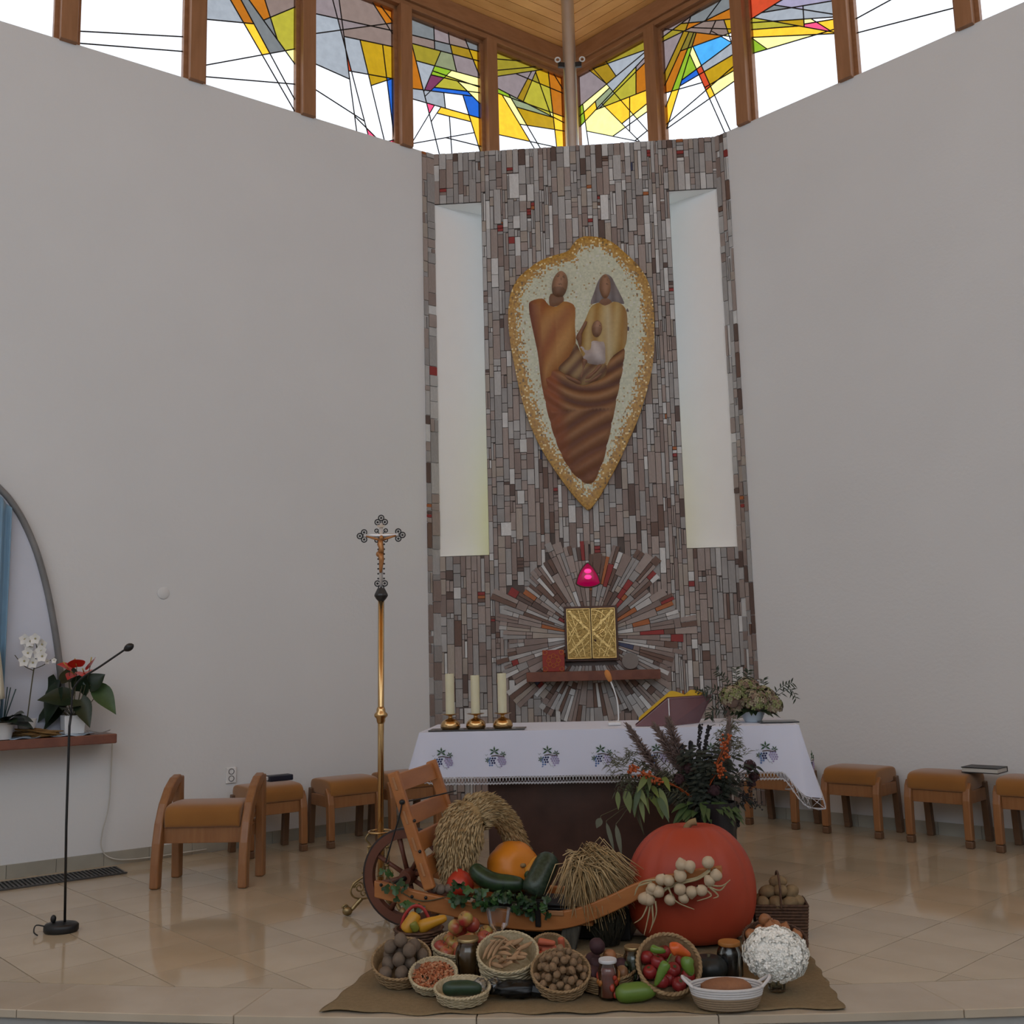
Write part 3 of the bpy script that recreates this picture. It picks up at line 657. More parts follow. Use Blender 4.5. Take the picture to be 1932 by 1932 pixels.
# ================================================================== THE ICON
def mosaic_gold():
    mt = bpy.data.materials.new('gold_tesserae'); mt.use_nodes = True; nt = mt.node_tree; N = nt.nodes; L = nt.links; b = N['Principled BSDF']
    tc = N.new('ShaderNodeTexCoord'); vo = N.new('ShaderNodeTexVoronoi'); vo.inputs['Scale'].default_value = 62; vo.inputs['Randomness'].default_value = .35
    L.new(tc.outputs['Object'], vo.inputs['Vector'])
    sp = N.new('ShaderNodeSeparateColor'); L.new(vo.outputs['Color'], sp.inputs['Color'])
    at = N.new('ShaderNodeAttribute'); at.attribute_name = 'paint'; s2 = N.new('ShaderNodeSeparateColor'); L.new(at.outputs['Color'], s2.inputs['Color'])
    ad = N.new('ShaderNodeMath'); ad.operation = 'MULTIPLY_ADD'; L.new(sp.outputs['Red'], ad.inputs[0]); ad.inputs[1].default_value = .42; L.new(s2.outputs['Red'], ad.inputs[2])
    gr = N.new('ShaderNodeValToRGB'); cr = gr.color_ramp; cr.interpolation = 'CONSTANT'
    cr.elements[0].position = 0; cr.elements[0].color = (0, 0, 0, 1); cr.elements[1].position = .70; cr.elements[1].color = (1, 1, 1, 1)
    L.new(ad.outputs[0], gr.inputs['Fac'])
    go = N.new('ShaderNodeValToRGB'); go.color_ramp.interpolation = 'CONSTANT'
    for i, (p, c) in enumerate([(0, (.36,.19,.03)), (.25, (.47,.27,.05)), (.55, (.42,.22,.035)), (.8, (.30,.15,.03)), (.9, (.75,.62,.33)), (.96, (.16,.10,.04))]):
        e = go.color_ramp.elements[i] if i < 2 else go.color_ramp.elements.new(p); e.position = p; e.color = (*c, 1)
    L.new(sp.outputs['Green'], go.inputs['Fac'])
    pa = N.new('ShaderNodeValToRGB'); pa.color_ramp.interpolation = 'CONSTANT'
    for i, (p, c) in enumerate([(0, (.52,.54,.40)), (.4, (.58,.59,.45)), (.75, (.48,.50,.38)), (.93, (.36,.26,.12)), (.965, (.6,.6,.55))]):
        e = pa.color_ramp.elements[i] if i < 2 else pa.color_ramp.elements.new(p); e.position = p; e.color = (*c, 1)
    L.new(sp.outputs['Blue'], pa.inputs['Fac'])
    mx = N.new('ShaderNodeMix'); mx.data_type = 'RGBA'; L.new(gr.outputs['Color'], mx.inputs[0]); L.new(go.outputs['Color'], mx.inputs[6]); L.new(pa.outputs['Color'], mx.inputs[7])
    L.new(mx.outputs[2], b.inputs['Base Color']); b.inputs['Roughness'].default_value = .4
    return mt
def pillow(poly, step, hfn, cfn=None, o=(0,0,0), ex=(1,0,0), ey=(0,1,0), ez=(0,0,1), skirt=.0):
    """filled polygon with an inner grid, raised by hfn(u, v, distance to the edge)"""
    us = [p[0] for p in poly]; vs_ = [p[1] for p in poly]
    bp = []
    for i in range(len(poly)):
        p, q = poly[i], poly[(i+1) % len(poly)]; n = max(1, int(hypot(q[0]-p[0], q[1]-p[1])/step))
        for k in range(n): bp.append((p[0]+(q[0]-p[0])*k/n, p[1]+(q[1]-p[1])*k/n))
    pts = list(bp); nb = len(bp)
    u = min(us)
    row = 0
    while u < max(us):
        v = min(vs_)+(row % 2)*step/2
        while v < max(vs_):
            if inside((u, v), bp) and dpoly((u, v), bp) > step*.45: pts.append((u, v))
            v += step
        u += step*.87; row += 1
    r = delaunay_2d_cdt([V(p) for p in pts], [(i, (i+1) % nb) for i in range(nb)], [list(range(nb))], 1, 1e-6)
    o, ex, ey, ez = V(o), V(ex), V(ey), V(ez); mb = MB(); V3 = []; C = []
    for p in r[0]:
        d = dpoly((p.x, p.y), bp); V3.append(o+ex*p.x+ey*p.y+ez*hfn(p.x, p.y, d))
        if cfn: C.append(cfn(p.x, p.y, d))
    mb.v = [tuple(p) for p in V3]; mb.f = [tuple(f) for f in r[2]]; mb.m = [0]*len(mb.f); mb.c = C
    if skirt:
        n0 = len(mb.v); idx = []
        for p in bp:
            mb.v.append(tuple(o+ex*p[0]+ey*p[1]+ez*hfn(p[0], p[1], 0.))); mb.v.append(tuple(o+ex*p[0]+ey*p[1]-ez*skirt))
            if cfn: c = cfn(p[0], p[1], 0.); C += [c, c]
        for i in range(nb):
            a_, b_ = n0+2*i, n0+2*((i+1) % nb); mb.f.append((a_, b_, b_+1, a_+1)); mb.m.append(0)
        mb.c = C
    return mb
def smooth_closed(pts, n=4):
    k = len(pts); out = []
    for i in range(k):
        p0, p1, p2, p3 = [V(pts[(i+j) % k]) for j in (-1, 0, 1, 2)]
        for q in range(n):
            t = q/n; r = .5*((2*p1)+(p2-p0)*t+(2*p0-5*p1+4*p2-p3)*t*t+(3*p1-p0-3*p2+p3)*t**3); out.append((r.x, r.y))
    return out
icon0 = IC(632, 1868); ICO = A3+ME*icon0[0]+UP*icon0[1]
icon = thing('wall_icon', 'leaf-shaped gold mosaic relief of a robed couple holding a child on the mosaic wall', 'relief', ICO)
def rel(p): return (p[0]-icon0[0], p[1]-icon0[1])
ipoly = smooth_closed([rel(p) for p in icon_poly], 3)
if area(ipoly) < 0: ipoly = ipoly[::-1]
mb = pillow(ipoly, .03, lambda u, v, d: .06+min(d, .03)*.25, lambda u, v, d: (min(1, d/.22),)*3, (0,0,0), ME, UP, MN, skirt=-.004)
mb.build('tessera_field', mosaic_gold(), icon)
m_paint = M('painted_relief', (1,1,1), .6, var=.12, scale=30, vcol='paint', bump=.1)
def ICP(pts): 
    q = [rel(IC(x, y)) for x, y in pts]; q = smooth_closed(q, 3); return q if area(q) > 0 else q[::-1]
def lerp(a, b, t): t = max(0, min(1, t)); return tuple(x+(y-x)*t for x, y in zip(a, b))
# back to crop pixels for painting the folds
_e0, _e1, _e2 = rel(IC(0, 0)), rel(IC(1000, 0)), rel(IC(0, 1000))
def px(u, v): return ((u-_e0[0])/(_e1[0]-_e0[0])*1000, (v-_e0[1])/(_e2[1]-_e0[1])*1000)
def dome(h, k): return lambda u, v, d: .066+h*(1-exp(-d/k))
def relief(name, pts, h, k, cfn, fold=None, step=.022):
    hf = dome(h, k)
    def H2(u, v, d):
        x, y = px(u, v); return hf(u, v, d)+(fold(x, y)*min(1, d/.03) if fold else 0)
    pillow(ICP(pts), step, H2, lambda u, v, d: cfn(*px(u, v), d), (0,0,0), ME, UP, MN, skirt=-.03).build(name, m_paint, icon)
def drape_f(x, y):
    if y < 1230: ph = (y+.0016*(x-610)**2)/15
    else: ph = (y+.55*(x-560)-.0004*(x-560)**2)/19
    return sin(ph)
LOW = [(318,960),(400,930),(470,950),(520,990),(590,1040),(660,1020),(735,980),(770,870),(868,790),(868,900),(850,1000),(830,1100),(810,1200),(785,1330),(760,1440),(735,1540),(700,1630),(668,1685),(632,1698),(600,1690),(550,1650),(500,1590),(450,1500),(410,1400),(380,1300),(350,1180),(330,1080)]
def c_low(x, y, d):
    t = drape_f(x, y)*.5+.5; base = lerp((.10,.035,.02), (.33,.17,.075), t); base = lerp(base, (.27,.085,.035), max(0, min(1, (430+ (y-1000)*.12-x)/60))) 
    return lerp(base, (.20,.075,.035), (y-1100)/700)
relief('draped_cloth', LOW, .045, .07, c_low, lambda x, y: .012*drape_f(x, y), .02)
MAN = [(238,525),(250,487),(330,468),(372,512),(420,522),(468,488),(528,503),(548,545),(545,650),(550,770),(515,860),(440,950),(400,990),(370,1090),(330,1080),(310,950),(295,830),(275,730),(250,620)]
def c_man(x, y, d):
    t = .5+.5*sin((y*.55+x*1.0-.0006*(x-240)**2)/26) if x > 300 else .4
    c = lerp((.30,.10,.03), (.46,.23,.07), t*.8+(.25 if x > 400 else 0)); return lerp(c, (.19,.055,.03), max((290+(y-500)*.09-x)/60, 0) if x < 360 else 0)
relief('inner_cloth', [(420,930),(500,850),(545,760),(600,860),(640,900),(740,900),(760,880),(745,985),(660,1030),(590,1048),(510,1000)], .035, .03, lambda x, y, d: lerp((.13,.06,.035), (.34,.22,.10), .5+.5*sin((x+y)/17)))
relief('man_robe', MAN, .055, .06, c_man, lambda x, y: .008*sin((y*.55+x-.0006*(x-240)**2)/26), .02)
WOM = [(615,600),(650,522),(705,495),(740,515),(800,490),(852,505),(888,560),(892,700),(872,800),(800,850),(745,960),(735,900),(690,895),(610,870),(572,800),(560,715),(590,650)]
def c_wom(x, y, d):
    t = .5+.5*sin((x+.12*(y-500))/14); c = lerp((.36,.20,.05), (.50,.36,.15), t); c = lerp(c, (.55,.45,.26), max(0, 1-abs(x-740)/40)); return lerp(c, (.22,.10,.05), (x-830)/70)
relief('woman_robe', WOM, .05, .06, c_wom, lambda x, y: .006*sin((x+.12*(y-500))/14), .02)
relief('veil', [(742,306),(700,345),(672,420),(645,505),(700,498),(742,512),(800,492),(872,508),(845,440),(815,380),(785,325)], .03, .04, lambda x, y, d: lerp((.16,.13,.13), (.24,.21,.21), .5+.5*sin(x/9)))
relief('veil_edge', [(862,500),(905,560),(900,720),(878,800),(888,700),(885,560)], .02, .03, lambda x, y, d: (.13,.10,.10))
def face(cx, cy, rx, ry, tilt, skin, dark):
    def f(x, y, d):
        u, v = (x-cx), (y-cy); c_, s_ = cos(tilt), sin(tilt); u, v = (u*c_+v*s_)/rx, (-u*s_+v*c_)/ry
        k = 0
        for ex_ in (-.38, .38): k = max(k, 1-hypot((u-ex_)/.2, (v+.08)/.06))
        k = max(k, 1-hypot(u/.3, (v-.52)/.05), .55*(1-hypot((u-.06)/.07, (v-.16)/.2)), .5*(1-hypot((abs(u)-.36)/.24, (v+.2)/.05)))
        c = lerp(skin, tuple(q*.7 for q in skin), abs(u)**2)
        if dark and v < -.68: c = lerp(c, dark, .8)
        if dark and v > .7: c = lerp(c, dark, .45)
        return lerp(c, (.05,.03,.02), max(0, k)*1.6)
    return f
def oval(cx, cy, rx, ry, tilt, n=14):
    return [(cx+rx*cos(a)*cos(tilt)-ry*sin(a)*sin(tilt), cy+rx*cos(a)*sin(tilt)+ry*sin(a)*cos(tilt)) for a in [2*pi*i/n for i in range(n)]]
SK = (.36,.19,.11)
relief('man_neck', [(380,440),(375,515),(420,522),(470,490),(455,440)], .035, .03, lambda x, y, d: (.22,.11,.06))
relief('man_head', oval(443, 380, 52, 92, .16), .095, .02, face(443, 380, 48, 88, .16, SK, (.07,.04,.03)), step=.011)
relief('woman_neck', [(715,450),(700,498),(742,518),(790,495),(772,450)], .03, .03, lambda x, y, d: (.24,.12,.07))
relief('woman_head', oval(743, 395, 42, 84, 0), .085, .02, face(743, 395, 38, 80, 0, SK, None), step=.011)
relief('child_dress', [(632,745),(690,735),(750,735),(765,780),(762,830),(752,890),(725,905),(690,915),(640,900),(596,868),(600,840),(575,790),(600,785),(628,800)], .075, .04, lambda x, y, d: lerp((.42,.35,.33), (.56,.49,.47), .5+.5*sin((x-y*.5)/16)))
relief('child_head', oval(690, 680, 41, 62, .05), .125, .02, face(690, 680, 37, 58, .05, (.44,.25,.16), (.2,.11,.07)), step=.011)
for nm, q in (('child_hand', [(562,705),(590,700),(596,745),(585,790),(570,785),(558,740)]), ('child_leg', [(590,872),(628,880),(612,940),(596,1005),(570,1000),(586,940)]),
              ('child_leg', [(700,905),(728,915),(700,960),(640,1012),(598,1010),(620,980),(660,950)]), ('hand', [(470,970),(520,985),(560,1005),(592,1030),(560,1042),(500,1020),(475,995)]),
              ('hand', [(735,945),(720,985),(670,1020),(610,1035),(600,1018),(650,1005),(700,970)]), ('woman_arm', [(615,615),(630,640),(600,700),(580,760),(556,745),(552,720),(580,670)])):
    relief(nm, q, .09, .025, lambda x, y, d: (.27,.135,.08), step=.016)

# ================================================================== TABERNACLE AND ITS SHELF
def mloc(x, y, off): s, z = ms(x, y, off); return A3+ME*s+MN*off+UP*z, s, z
m_gold = M('gold_metal', (.80, .56, .22), .33, metal=1., var=.25, scale=25, bump=.3, bscale=40)
m_goldd = M('dark_gold_ground', (.45, .30, .10), .45, metal=.9, var=.3, scale=40, bump=.6, bscale=60)
m_case = M('tabernacle_case', (.10, .045, .03), .45, var=.3)
q0, s0, z0 = mloc(1071, 1244, .06); q1, s1, z1 = mloc(1160, 1146, .06)
sm = (s0+s1)/2; tw, th = s1-s0, z1-z0
tab = thing('tabernacle', 'square tabernacle with two gold relief doors in the sunburst', 'tabernacle', A3+ME*sm+UP*z0)
def lb(mb, u0, u1, v0, v1, d0, d1, mi=0): mb.obox(ME*((u0+u1)/2)+UP*((v0+v1)/2)+MN*((d0+d1)/2), ME*((u1-u0)/2), UP*((v1-v0)/2), MN*((d1-d0)/2), mi)
mb = MB(); lb(mb, -tw/2-.02, tw/2+.02, -.02, th+.02, .0, .05); bev(mb.build('case', m_case, tab, smooth=False), .004)
CH = [((.06,.97),(.97,.55)),((.03,.10),(.97,.52)),((.0,.62),(.55,.02)),((.15,.98),(.45,.45)),((.02,.8),(.6,.3)),((.3,.02),(.95,.35)),((.05,.45),(.5,.75)),((.5,.98),(.7,.6)),((.2,.3),(.42,.03)),((.75,.03),(.62,.36)),((.7,.98),(.93,.75)),((.03,.3),(.3,.55))]
for sd in (-1, 1):
    mb = MB(); u0, u1 = (-tw/2, -.003) if sd < 0 else (.003, tw/2); lb(mb, u0, u1, 0, th, .05, .062)
    dr = mb.build('door', m_goldd, tab, smooth=False)
    mb = MB(); e = .012
    for r in ((u0, u0+e, 0, th), (u1-e, u1, 0, th), (u0, u1, 0, e), (u0, u1, th-e, th)): lb(mb, *r, .06, .073)
    bev(mb.build('door_frame', m_gold, dr, smooth=False), .003)
    mb = MB(); wd = u1-u0
    P = lambda a, b: ME*(u0+e*.6+(wd-1.2*e)*(a if sd < 0 else 1-a))+UP*(e*.6+(th-1.2*e)*b)+MN*.064
    for i, (p, q) in enumerate(CH): mb.bar(P(*p), P(*q), .020 if i < 2 else .008, .012 if i < 2 else .009, MN)
    if sd > 0:
        mb.tube([P(.98-.62*sin(t)*1., .72+.26*cos(t)) for t in [pi*i/12 for i in range(13)]], .008, 6)
        mb.tube([P(.98-.42*sin(t)*1., .72+.17*cos(t)) for t in [pi*i/12 for i in range(13)]], .006, 6)
    mb.tube([P(.55+.12*cos(t), .5+.07*sin(t)) for t in [2*pi*i/10 for i in range(11)]], .005, 5)
    mb.build('relief_bars', m_gold, dr, smooth=False)
    if sd > 0: mb = MB(); mb.ell(ME*(u0+.03)+UP*(th*.36)+MN*.08, .011); mb.build('knob', m_case, dr)
# red glowing sanctuary lamp
q, s_, z_ = mloc(1110, 1104, .05)
lamp = thing('sanctuary_lamp', 'glowing pink red three-cornered lamp above the tabernacle', 'lamp', A3+ME*s_+UP*z_)
tri = smooth_closed([(-.105,.012),(-.055,-.01),(0,-.016),(.055,-.01),(.105,.012),(.108,.03),(.088,.095),(.05,.16),(.014,.2),(0,.206),(-.014,.2),(-.05,.16),(-.088,.095),(-.108,.03)], 3)
pillow(tri, .02, lambda u, v, d: .03+.035*(1-exp(-d/.03)), None, (0,0,0), ME, UP, MN, skirt=-.005).build('red_glass', M('lamp_red_glass', (.30,.0,.07), .2, emit=(1.,.0,.13), estr=.28), lamp)
mb = MB(); mb.tube([ME*p[0]+UP*p[1]+MN*.03 for p in tri+tri[:1]], .007, 6, cap=False); mb.build('rim', m_case, lamp)
for zz in (.075, .13): mb = MB(); mb.ell(UP*zz+MN*.062, (.034, .012, .022), R=Matrix((ME, MN, UP)).transposed()); mb.build('bulb_glow', M('lamp_glow', (1,.1,.4), .3, emit=(1.,.03,.28), estr=1.6), lamp)
# marble shelf
m_brown = M('brown_marble', (.22, .085, .055), .25, col2=(.13, .05, .035), scale=8, detail=8)
SD = .24
q, sl_, zt = mloc(993, 1269, SD); q, sr_, zt2 = mloc(1246, 1263, SD)
mb = MB(); hw = (sr_-sl_)/2; lb(mb, -hw, hw, -.085, 0, .02, SD)
shelf = tag(bev(mb.build('marble_shelf', m_brown, None, smooth=False), .003), 'brown marble shelf below the tabernacle', 'shelf'); shelf.location = A3+ME*((sl_+sr_)/2)+UP*zt
# red ornamented icon box
qq, sb, _ = mloc(1045, 1266, .12)
rb = thing('red_icon_box', 'red square box with an orange ornament standing on the tabernacle shelf', 'box', A3+ME*sb+MN*.12+UP*(zt+.001))
mb = MB(); lb(mb, -.1, .1, 0, .195, -.02, .02); bev(mb.build('panel', M('red_lacquer', (.33,.03,.015), .4, var=.2), rb, smooth=False), .004)
mb = MB()
for k in range(8):
    a = k*pi/4; c = ME*(.045*cos(a))+UP*(.098+.045*sin(a))
    mb.tube([c+ME*(.018*cos(t))+UP*(.018*sin(t))+MN*.021 for t in [2*pi*i/10 for i in range(11)]], .0035, 5, cap=False)
for (x_, y_) in ((-.075,.023),(.075,.023),(-.075,.172),(.075,.172)):
    mb.tube([ME*(x_+.02*cos(t))+UP*(y_+.02*sin(t))+MN*.021 for t in [2*pi*i/10 for i in range(11)]], .004, 5, cap=False)
mb.build('ornament', M('orange_gilding', (.55,.16,.03), .4), rb)
# round stone plate leaning on the wall
qq, sd_, _ = mloc(1190, 1264, .06)
mb = MB(); mb.prism([(.075*cos(t), .076+.075*sin(t)) for t in [2*pi*i/28 for i in range(28)]], 0, .014, (0,0,0), ME, (UP-MN*.2).normalized(), (MN+UP*.2).normalized())
o = mb.build('round_plate', M('dull_plate', (.20,.17,.15), .5, var=.3), None, ang=40); o.location = A3+ME*sd_+MN*.06+UP*(zt+.002); tag(o, 'small round grey plate leaning on the mosaic above the marble shelf', 'plate')

# ================================================================== CHAIR AND STOOLS
m_oak = M('honey_beech', (.30, .14, .056), .30, col2=(.235, .10, .038), scale=5, stretch=(8, 8, 1), spec=.5)
m_velvet = M('ochre_velvet', (.30, .125, .022), .85, col2=(.24, .095, .015), scale=4, sheen=.35)
m_foot = M('dark_foot', (.16, .085, .045), .4)
def strip_solid(mb, pts, w, y0, y1):      # a bar that follows pts in the (y,z) plane, w deep, from x=y0 to x=y1
    n = len(pts); L_ = []; R_ = []
    for i, p in enumerate(pts):
        a, b = V(pts[max(0, i-1)]), V(pts[min(n-1, i+1)]); d = (b-a).normalized(); nn = V((-d.y, d.x)); ww = w[i] if isinstance(w, list) else w
        L_.append((p[0]+nn.x*ww/2, p[1]+nn.y*ww/2)); R_.append((p[0]-nn.x*ww/2, p[1]-nn.y*ww/2))
    vs = []
    for x in (y0, y1): vs += [(x, *q) for q in L_]+[(x, *q) for q in R_]
    fs = []
    for i in range(n-1):
        fs += [(i, i+1, n+i+1, n+i), (2*n+i+1, 2*n+i, 3*n+i, 3*n+i+1), (i+1, i, 2*n+i, 2*n+i+1), (n+i, n+i+1, 3*n+i+1, 3*n+i)]
    fs += [(0, n, 3*n, 2*n), (n-1, 3*n-1, 4*n-1, 2*n-1)]
    mb.add(vs, fs)
def cushion(mb, x, y0, y1, z0, z1, drop, over=.0):   # padded seat that wraps down the front
    prof = [(y1, z0+.02), (y1, z1-.035), (y1-.02, z1-.012), (y1-.06, z1), ((y0+y1)/2, z1+.004), (y0+.07, z1), (y0+.02, z1-.012), (y0-.006, z1-.04), (y0-.008, z1-drop*.6), (y0-.004, z1-drop), (y0+.02, z1-drop), (y0+.025, z0+.02)]
    n = len(prof); xs = [-x, -x+.012, -x+.05, 0, x-.05, x-.012, x]; sh = [.012, .003, 0, 0, 0, .003, .012]; vs = []; fs = []
    for xx, s in zip(xs, sh): 
        for (py, pz) in prof: vs.append((xx, py+(s if py < (y0+y1)/2 else -s), pz-s))
    for i in range(len(xs)-1):
        for j in range(n): fs.append((i*n+j, i*n+(j+1) % n, (i+1)*n+(j+1) % n, (i+1)*n+j))
    fs += [tuple(range(n)), tuple(range((len(xs)-1)*n, len(xs)*n))[::-1]]
    mb.add(vs, fs)
# armchair without a back
ch = thing('armchair', 'low backless armchair with curved wooden sides and ochre velvet seat', 'chair', (-2.115, 7.235, 0), radians(-3))
for s in (-1, 1):
    x0, x1 = (s*.325, s*.265)
    mb = MB(); strip_solid(mb, [(-.215,0),(-.205,.15),(-.185,.28),(-.15,.40),(-.09,.51),(-.005,.60),(.08,.655),(.15,.68)], [.075,.075,.078,.08,.08,.08,.07,.05], min(x0, x1), max(x0, x1)); bev(mb.build('leg', m_oak, ch, smooth=False), .012, 3)
    mb = MB(); mb.box(min(x0, x1), max(x0, x1), .125, .20, 0, .688); bev(mb.build('leg', m_oak, ch, smooth=False), .012, 3)
mb = MB(); cushion(mb, .262, -.19, .19, .38, .535, .15); sub(mb.build('seat', m_velvet, ch), 2)
mb = MB(); mb.box(-.265, .265, -.165, -.14, .28, .39); mb.box(-.265, .265, .13, .155, .28, .39); mb.box(-.265, .265, -.14, .13, .36, .375); bev(mb.build('apron', m_oak, ch, smooth=False), .004)
# stools
def make_stool():
    t = thing('stool', '', 'stool')
    for s in (-1, 1):
        mb = MB(); strip_solid(mb, [(-.20,.055),(-.198,.2),(-.192,.33),(-.175,.41),(-.15,.455)], [.06,.06,.058,.05,.03], min(s*.245, s*.19), max(s*.245, s*.19)); lg = bev(mb.build('leg', m_oak, t, smooth=False), .01, 3)
        mb = MB(); mb.box(min(s*.245, s*.19), max(s*.245, s*.19), -.23, -.17, 0, .053); bev(mb.build('foot', m_foot, lg, smooth=False), .008)
        mb = MB(); mb.bar((s*.22, .165, .04), (s*.22, .13, .44), .05, .055, (0, 1, 0)); mb.box(min(s*.245,s*.195), max(s*.245,s*.195), .14, .195, 0, .05); bev(mb.build('leg', m_foot, t, smooth=False), .006)
    mb = MB(); cushion(mb, .225, -.205, .185, .38, .52, .13); sub(mb.build('seat', m_velvet, t), 2)
    mb = MB(); mb.box(-.19, .19, -.19, -.165, .30, .39); mb.box(-.21, .21, .14, .165, .3, .40); mb.box(-.2, .2, -.165, .14, .37, .39)
    for s in (-1, 1): mb.box(min(s*.24, s*.215), max(s*.24, s*.215), -.17, .16, .31, .40)
    bev(mb.build('apron', m_oak, t, smooth=False), .004)
    return t
st0 = make_stool()
al = atan2(.588, .809)                     # heading of the left wall
ar = atan2(-.700, .714)
spots = [((-1.99, 8.31), al, 'velvet stool half hidden behind the backless armchair'), ((-1.44, 8.65), al, 'velvet stool between the armchair and the processional cross'), ((-.99, 8.98), al, 'velvet stool behind the wheelbarrow end boards and the brass pole'),
         ((2.24, 8.965), ar, 'velvet stool half hidden behind the hanging corner of the altar cloth'), ((2.745, 8.455), ar, 'velvet stool just right of the hanging corner of the altar cloth'), ((3.235, 7.975), ar, 'velvet stool with a dark book at its right side by the right wall'), ((3.685, 7.495), ar, 'velvet stool cut off by the right edge of the picture')]
for i, ((x, y), a, lab) in enumerate(spots):
    if i == 0: st0.location = (x, y, 0); st0.rotation_euler = (0, 0, a); st0['label'] = lab; st0['group'] = 'velvet stools along the walls'
    else: dup(st0, (x, y, 0), a, lab, 'velvet stools along the walls')
# things lying between stools
q = AT(527, 1478, 8.45)
cs = thing('dark_case', 'dark blue case with a white end lying across two left stools', 'case', (q.x, q.y, .522), al)
mb = MB(); mb.box(-.10, .10, -.05, .05, 0, .045); bev(mb.build('body', M('navy_cover', (.012,.014,.03), .45), cs, smooth=False), .008)
mb = MB(); mb.box(-.135, -.10, -.02, .02, .01, .04); bev(mb.build('white_end', M('white_plastic', (.75,.75,.73), .4), cs, smooth=False), .004)
bk = thing('closed_book', 'dark closed book with pale pages between the right stools', 'book', (3.43, 7.75, .527), ar)
mb = MB(); mb.box(-.13, .13, -.10, .10, 0, .006); mb.box(-.13, .13, -.10, .10, .034, .04); mb.box(-.13, .13, .095, .1, 0, .04); mb.build('cover', M('black_cover', (.015,.014,.016), .4), bk, smooth=False)
mb = MB(); mb.box(-.126, .126, -.095, .094, .006, .034); mb.build('pages', M('book_pages', (.55,.53,.48), .8), bk, smooth=False)

# ================================================================== LEFT WALL FURNISHING
def PWL(x, y, off): return ONPL(x, y, A3+LN*off, LN)
EL = -LD
m_white = M('white_ceramic', (.72,.73,.74), .35, var=.05)
pe = PWL(222, 1381, .34); ZS = .978
SR = (pe-A3).dot(EL)                       # right end of the shelf along the wall
def wl_(s, off, z): return A3+EL*s+LN*off+UP*z
sh = MB(); o = V((0,0,0)); sh.obox(EL*(-.75)+LN*.165+UP*-.034, EL*.75, LN*.165, UP*.034)
so = sh.build('marble_wall_shelf', m_brown, None, smooth=False); so.location = wl_(SR, .005, ZS); bev(so, .008); tag(so, 'brown marble shelf on the left wall under the arched panel', 'shelf')
# arched panel with grey rim, and the blue drape
AR = [(-38,893),(-18,908),(0,926),(20,948),(45,988),(70,1047),(90,1120),(105,1200),(114,1270),(119,1330),(121,1372)]
ap = [PWL(x, y, .05) for x, y in AR]; ap = [((p-A3).dot(EL), p.z) for p in ap]; ap[-1] = (ap[-1][0], ZS+.003)
uc = ap[0][0]-.03
right = spline([(u, z, 0) for u, z in ap], 4); prof = [(p.x, p.y) for p in right]
full = [(2*uc-u, z) for u, z in prof][::-1]+prof
arch = thing('arched_panel', 'tall arched white cloth panel with a grey rim on the left wall shelf', 'panel', wl_(uc, .0, ZS+.002))
mb = MB(); mb.prism([(u-uc, z-ZS-.002) for u, z in full], .012, .04, (0,0,0), EL, UP, LN); mb.build('white_cloth', M('panel_cloth', (.62,.65,.74), .85, var=.05), arch, smooth=False)
mb = MB(); mb.tube([EL*(u-uc)+UP*(z-ZS+.014)+LN*.045 for u, z in full], .024, 8); mb.build('rim', M('grey_rim', (.22,.22,.22), .6), arch)
ub = (PWL(2, 1000, .07)-A3).dot(EL)-.15
def arch_z(u):
    for (u0, z0), (u1, z1) in zip(prof, prof[1:]):
        if u0 <= u <= u1: return z0+(z1-z0)*(u-u0)/max(1e-6, u1-u0)
    return prof[0][1]
dr = MB()
zt_ = 2.62
def drape(i, j):
    u = ub+.21*i-.0*j; z = ZS+.004+(arch_z(u)-.05-ZS)*j; return EL*(u-ub)+LN*(.085+.022*sin(i*19+j*.8)+.01*sin(i*7))+UP*(z-ZS)
dr.grid(drape, 30, 24)
o = dr.build('blue_drape', M('blue_satin', (.19,.33,.46), .5, var=.12, sheen=.3), None); o.location = wl_(ub, 0, ZS); tag(o, 'light blue drape hanging in front of the arched panel', 'drape'); 
md = o.modifiers.new('s', 'SOLIDIFY'); md.thickness = .003
# statue mostly outside the picture: only the rim of its mantle shows
us = (PWL(-26, 1250, .22)-A3).dot(EL)
stt = thing('statue', 'standing statue in a pale gold edged mantle at the left picture edge', 'statue', wl_(us, .24, ZS+.002))
mb = MB(); mb.lathe([(.10,0),(.10,.02),(.075,.03),(.09,.1),(.10,.25),(.085,.4),(.07,.5),(.045,.56),(.02,.58)], 20); mb.build('robe', M('statue_robe', (.6,.57,.5), .5), stt)
mb = MB(); mb.ell((0,0,.64), (.045,.05,.06)); mb.build('head', M('statue_skin', (.5,.35,.27), .5), stt)
mb = MB(); mb.grid(lambda i, j: V(((.052+.075*j**.6)*cos(pi*(1.15*i-.075)), (.052+.06*j**.6)*sin(pi*(1.15*i-.075)), .70-.42*j)), 24, 10); o = mb.build('mantle', M('statue_mantle', (.66,.62,.48), .5, var=.15), stt); o.modifiers.new('s', 'SOLIDIFY').thickness = .006

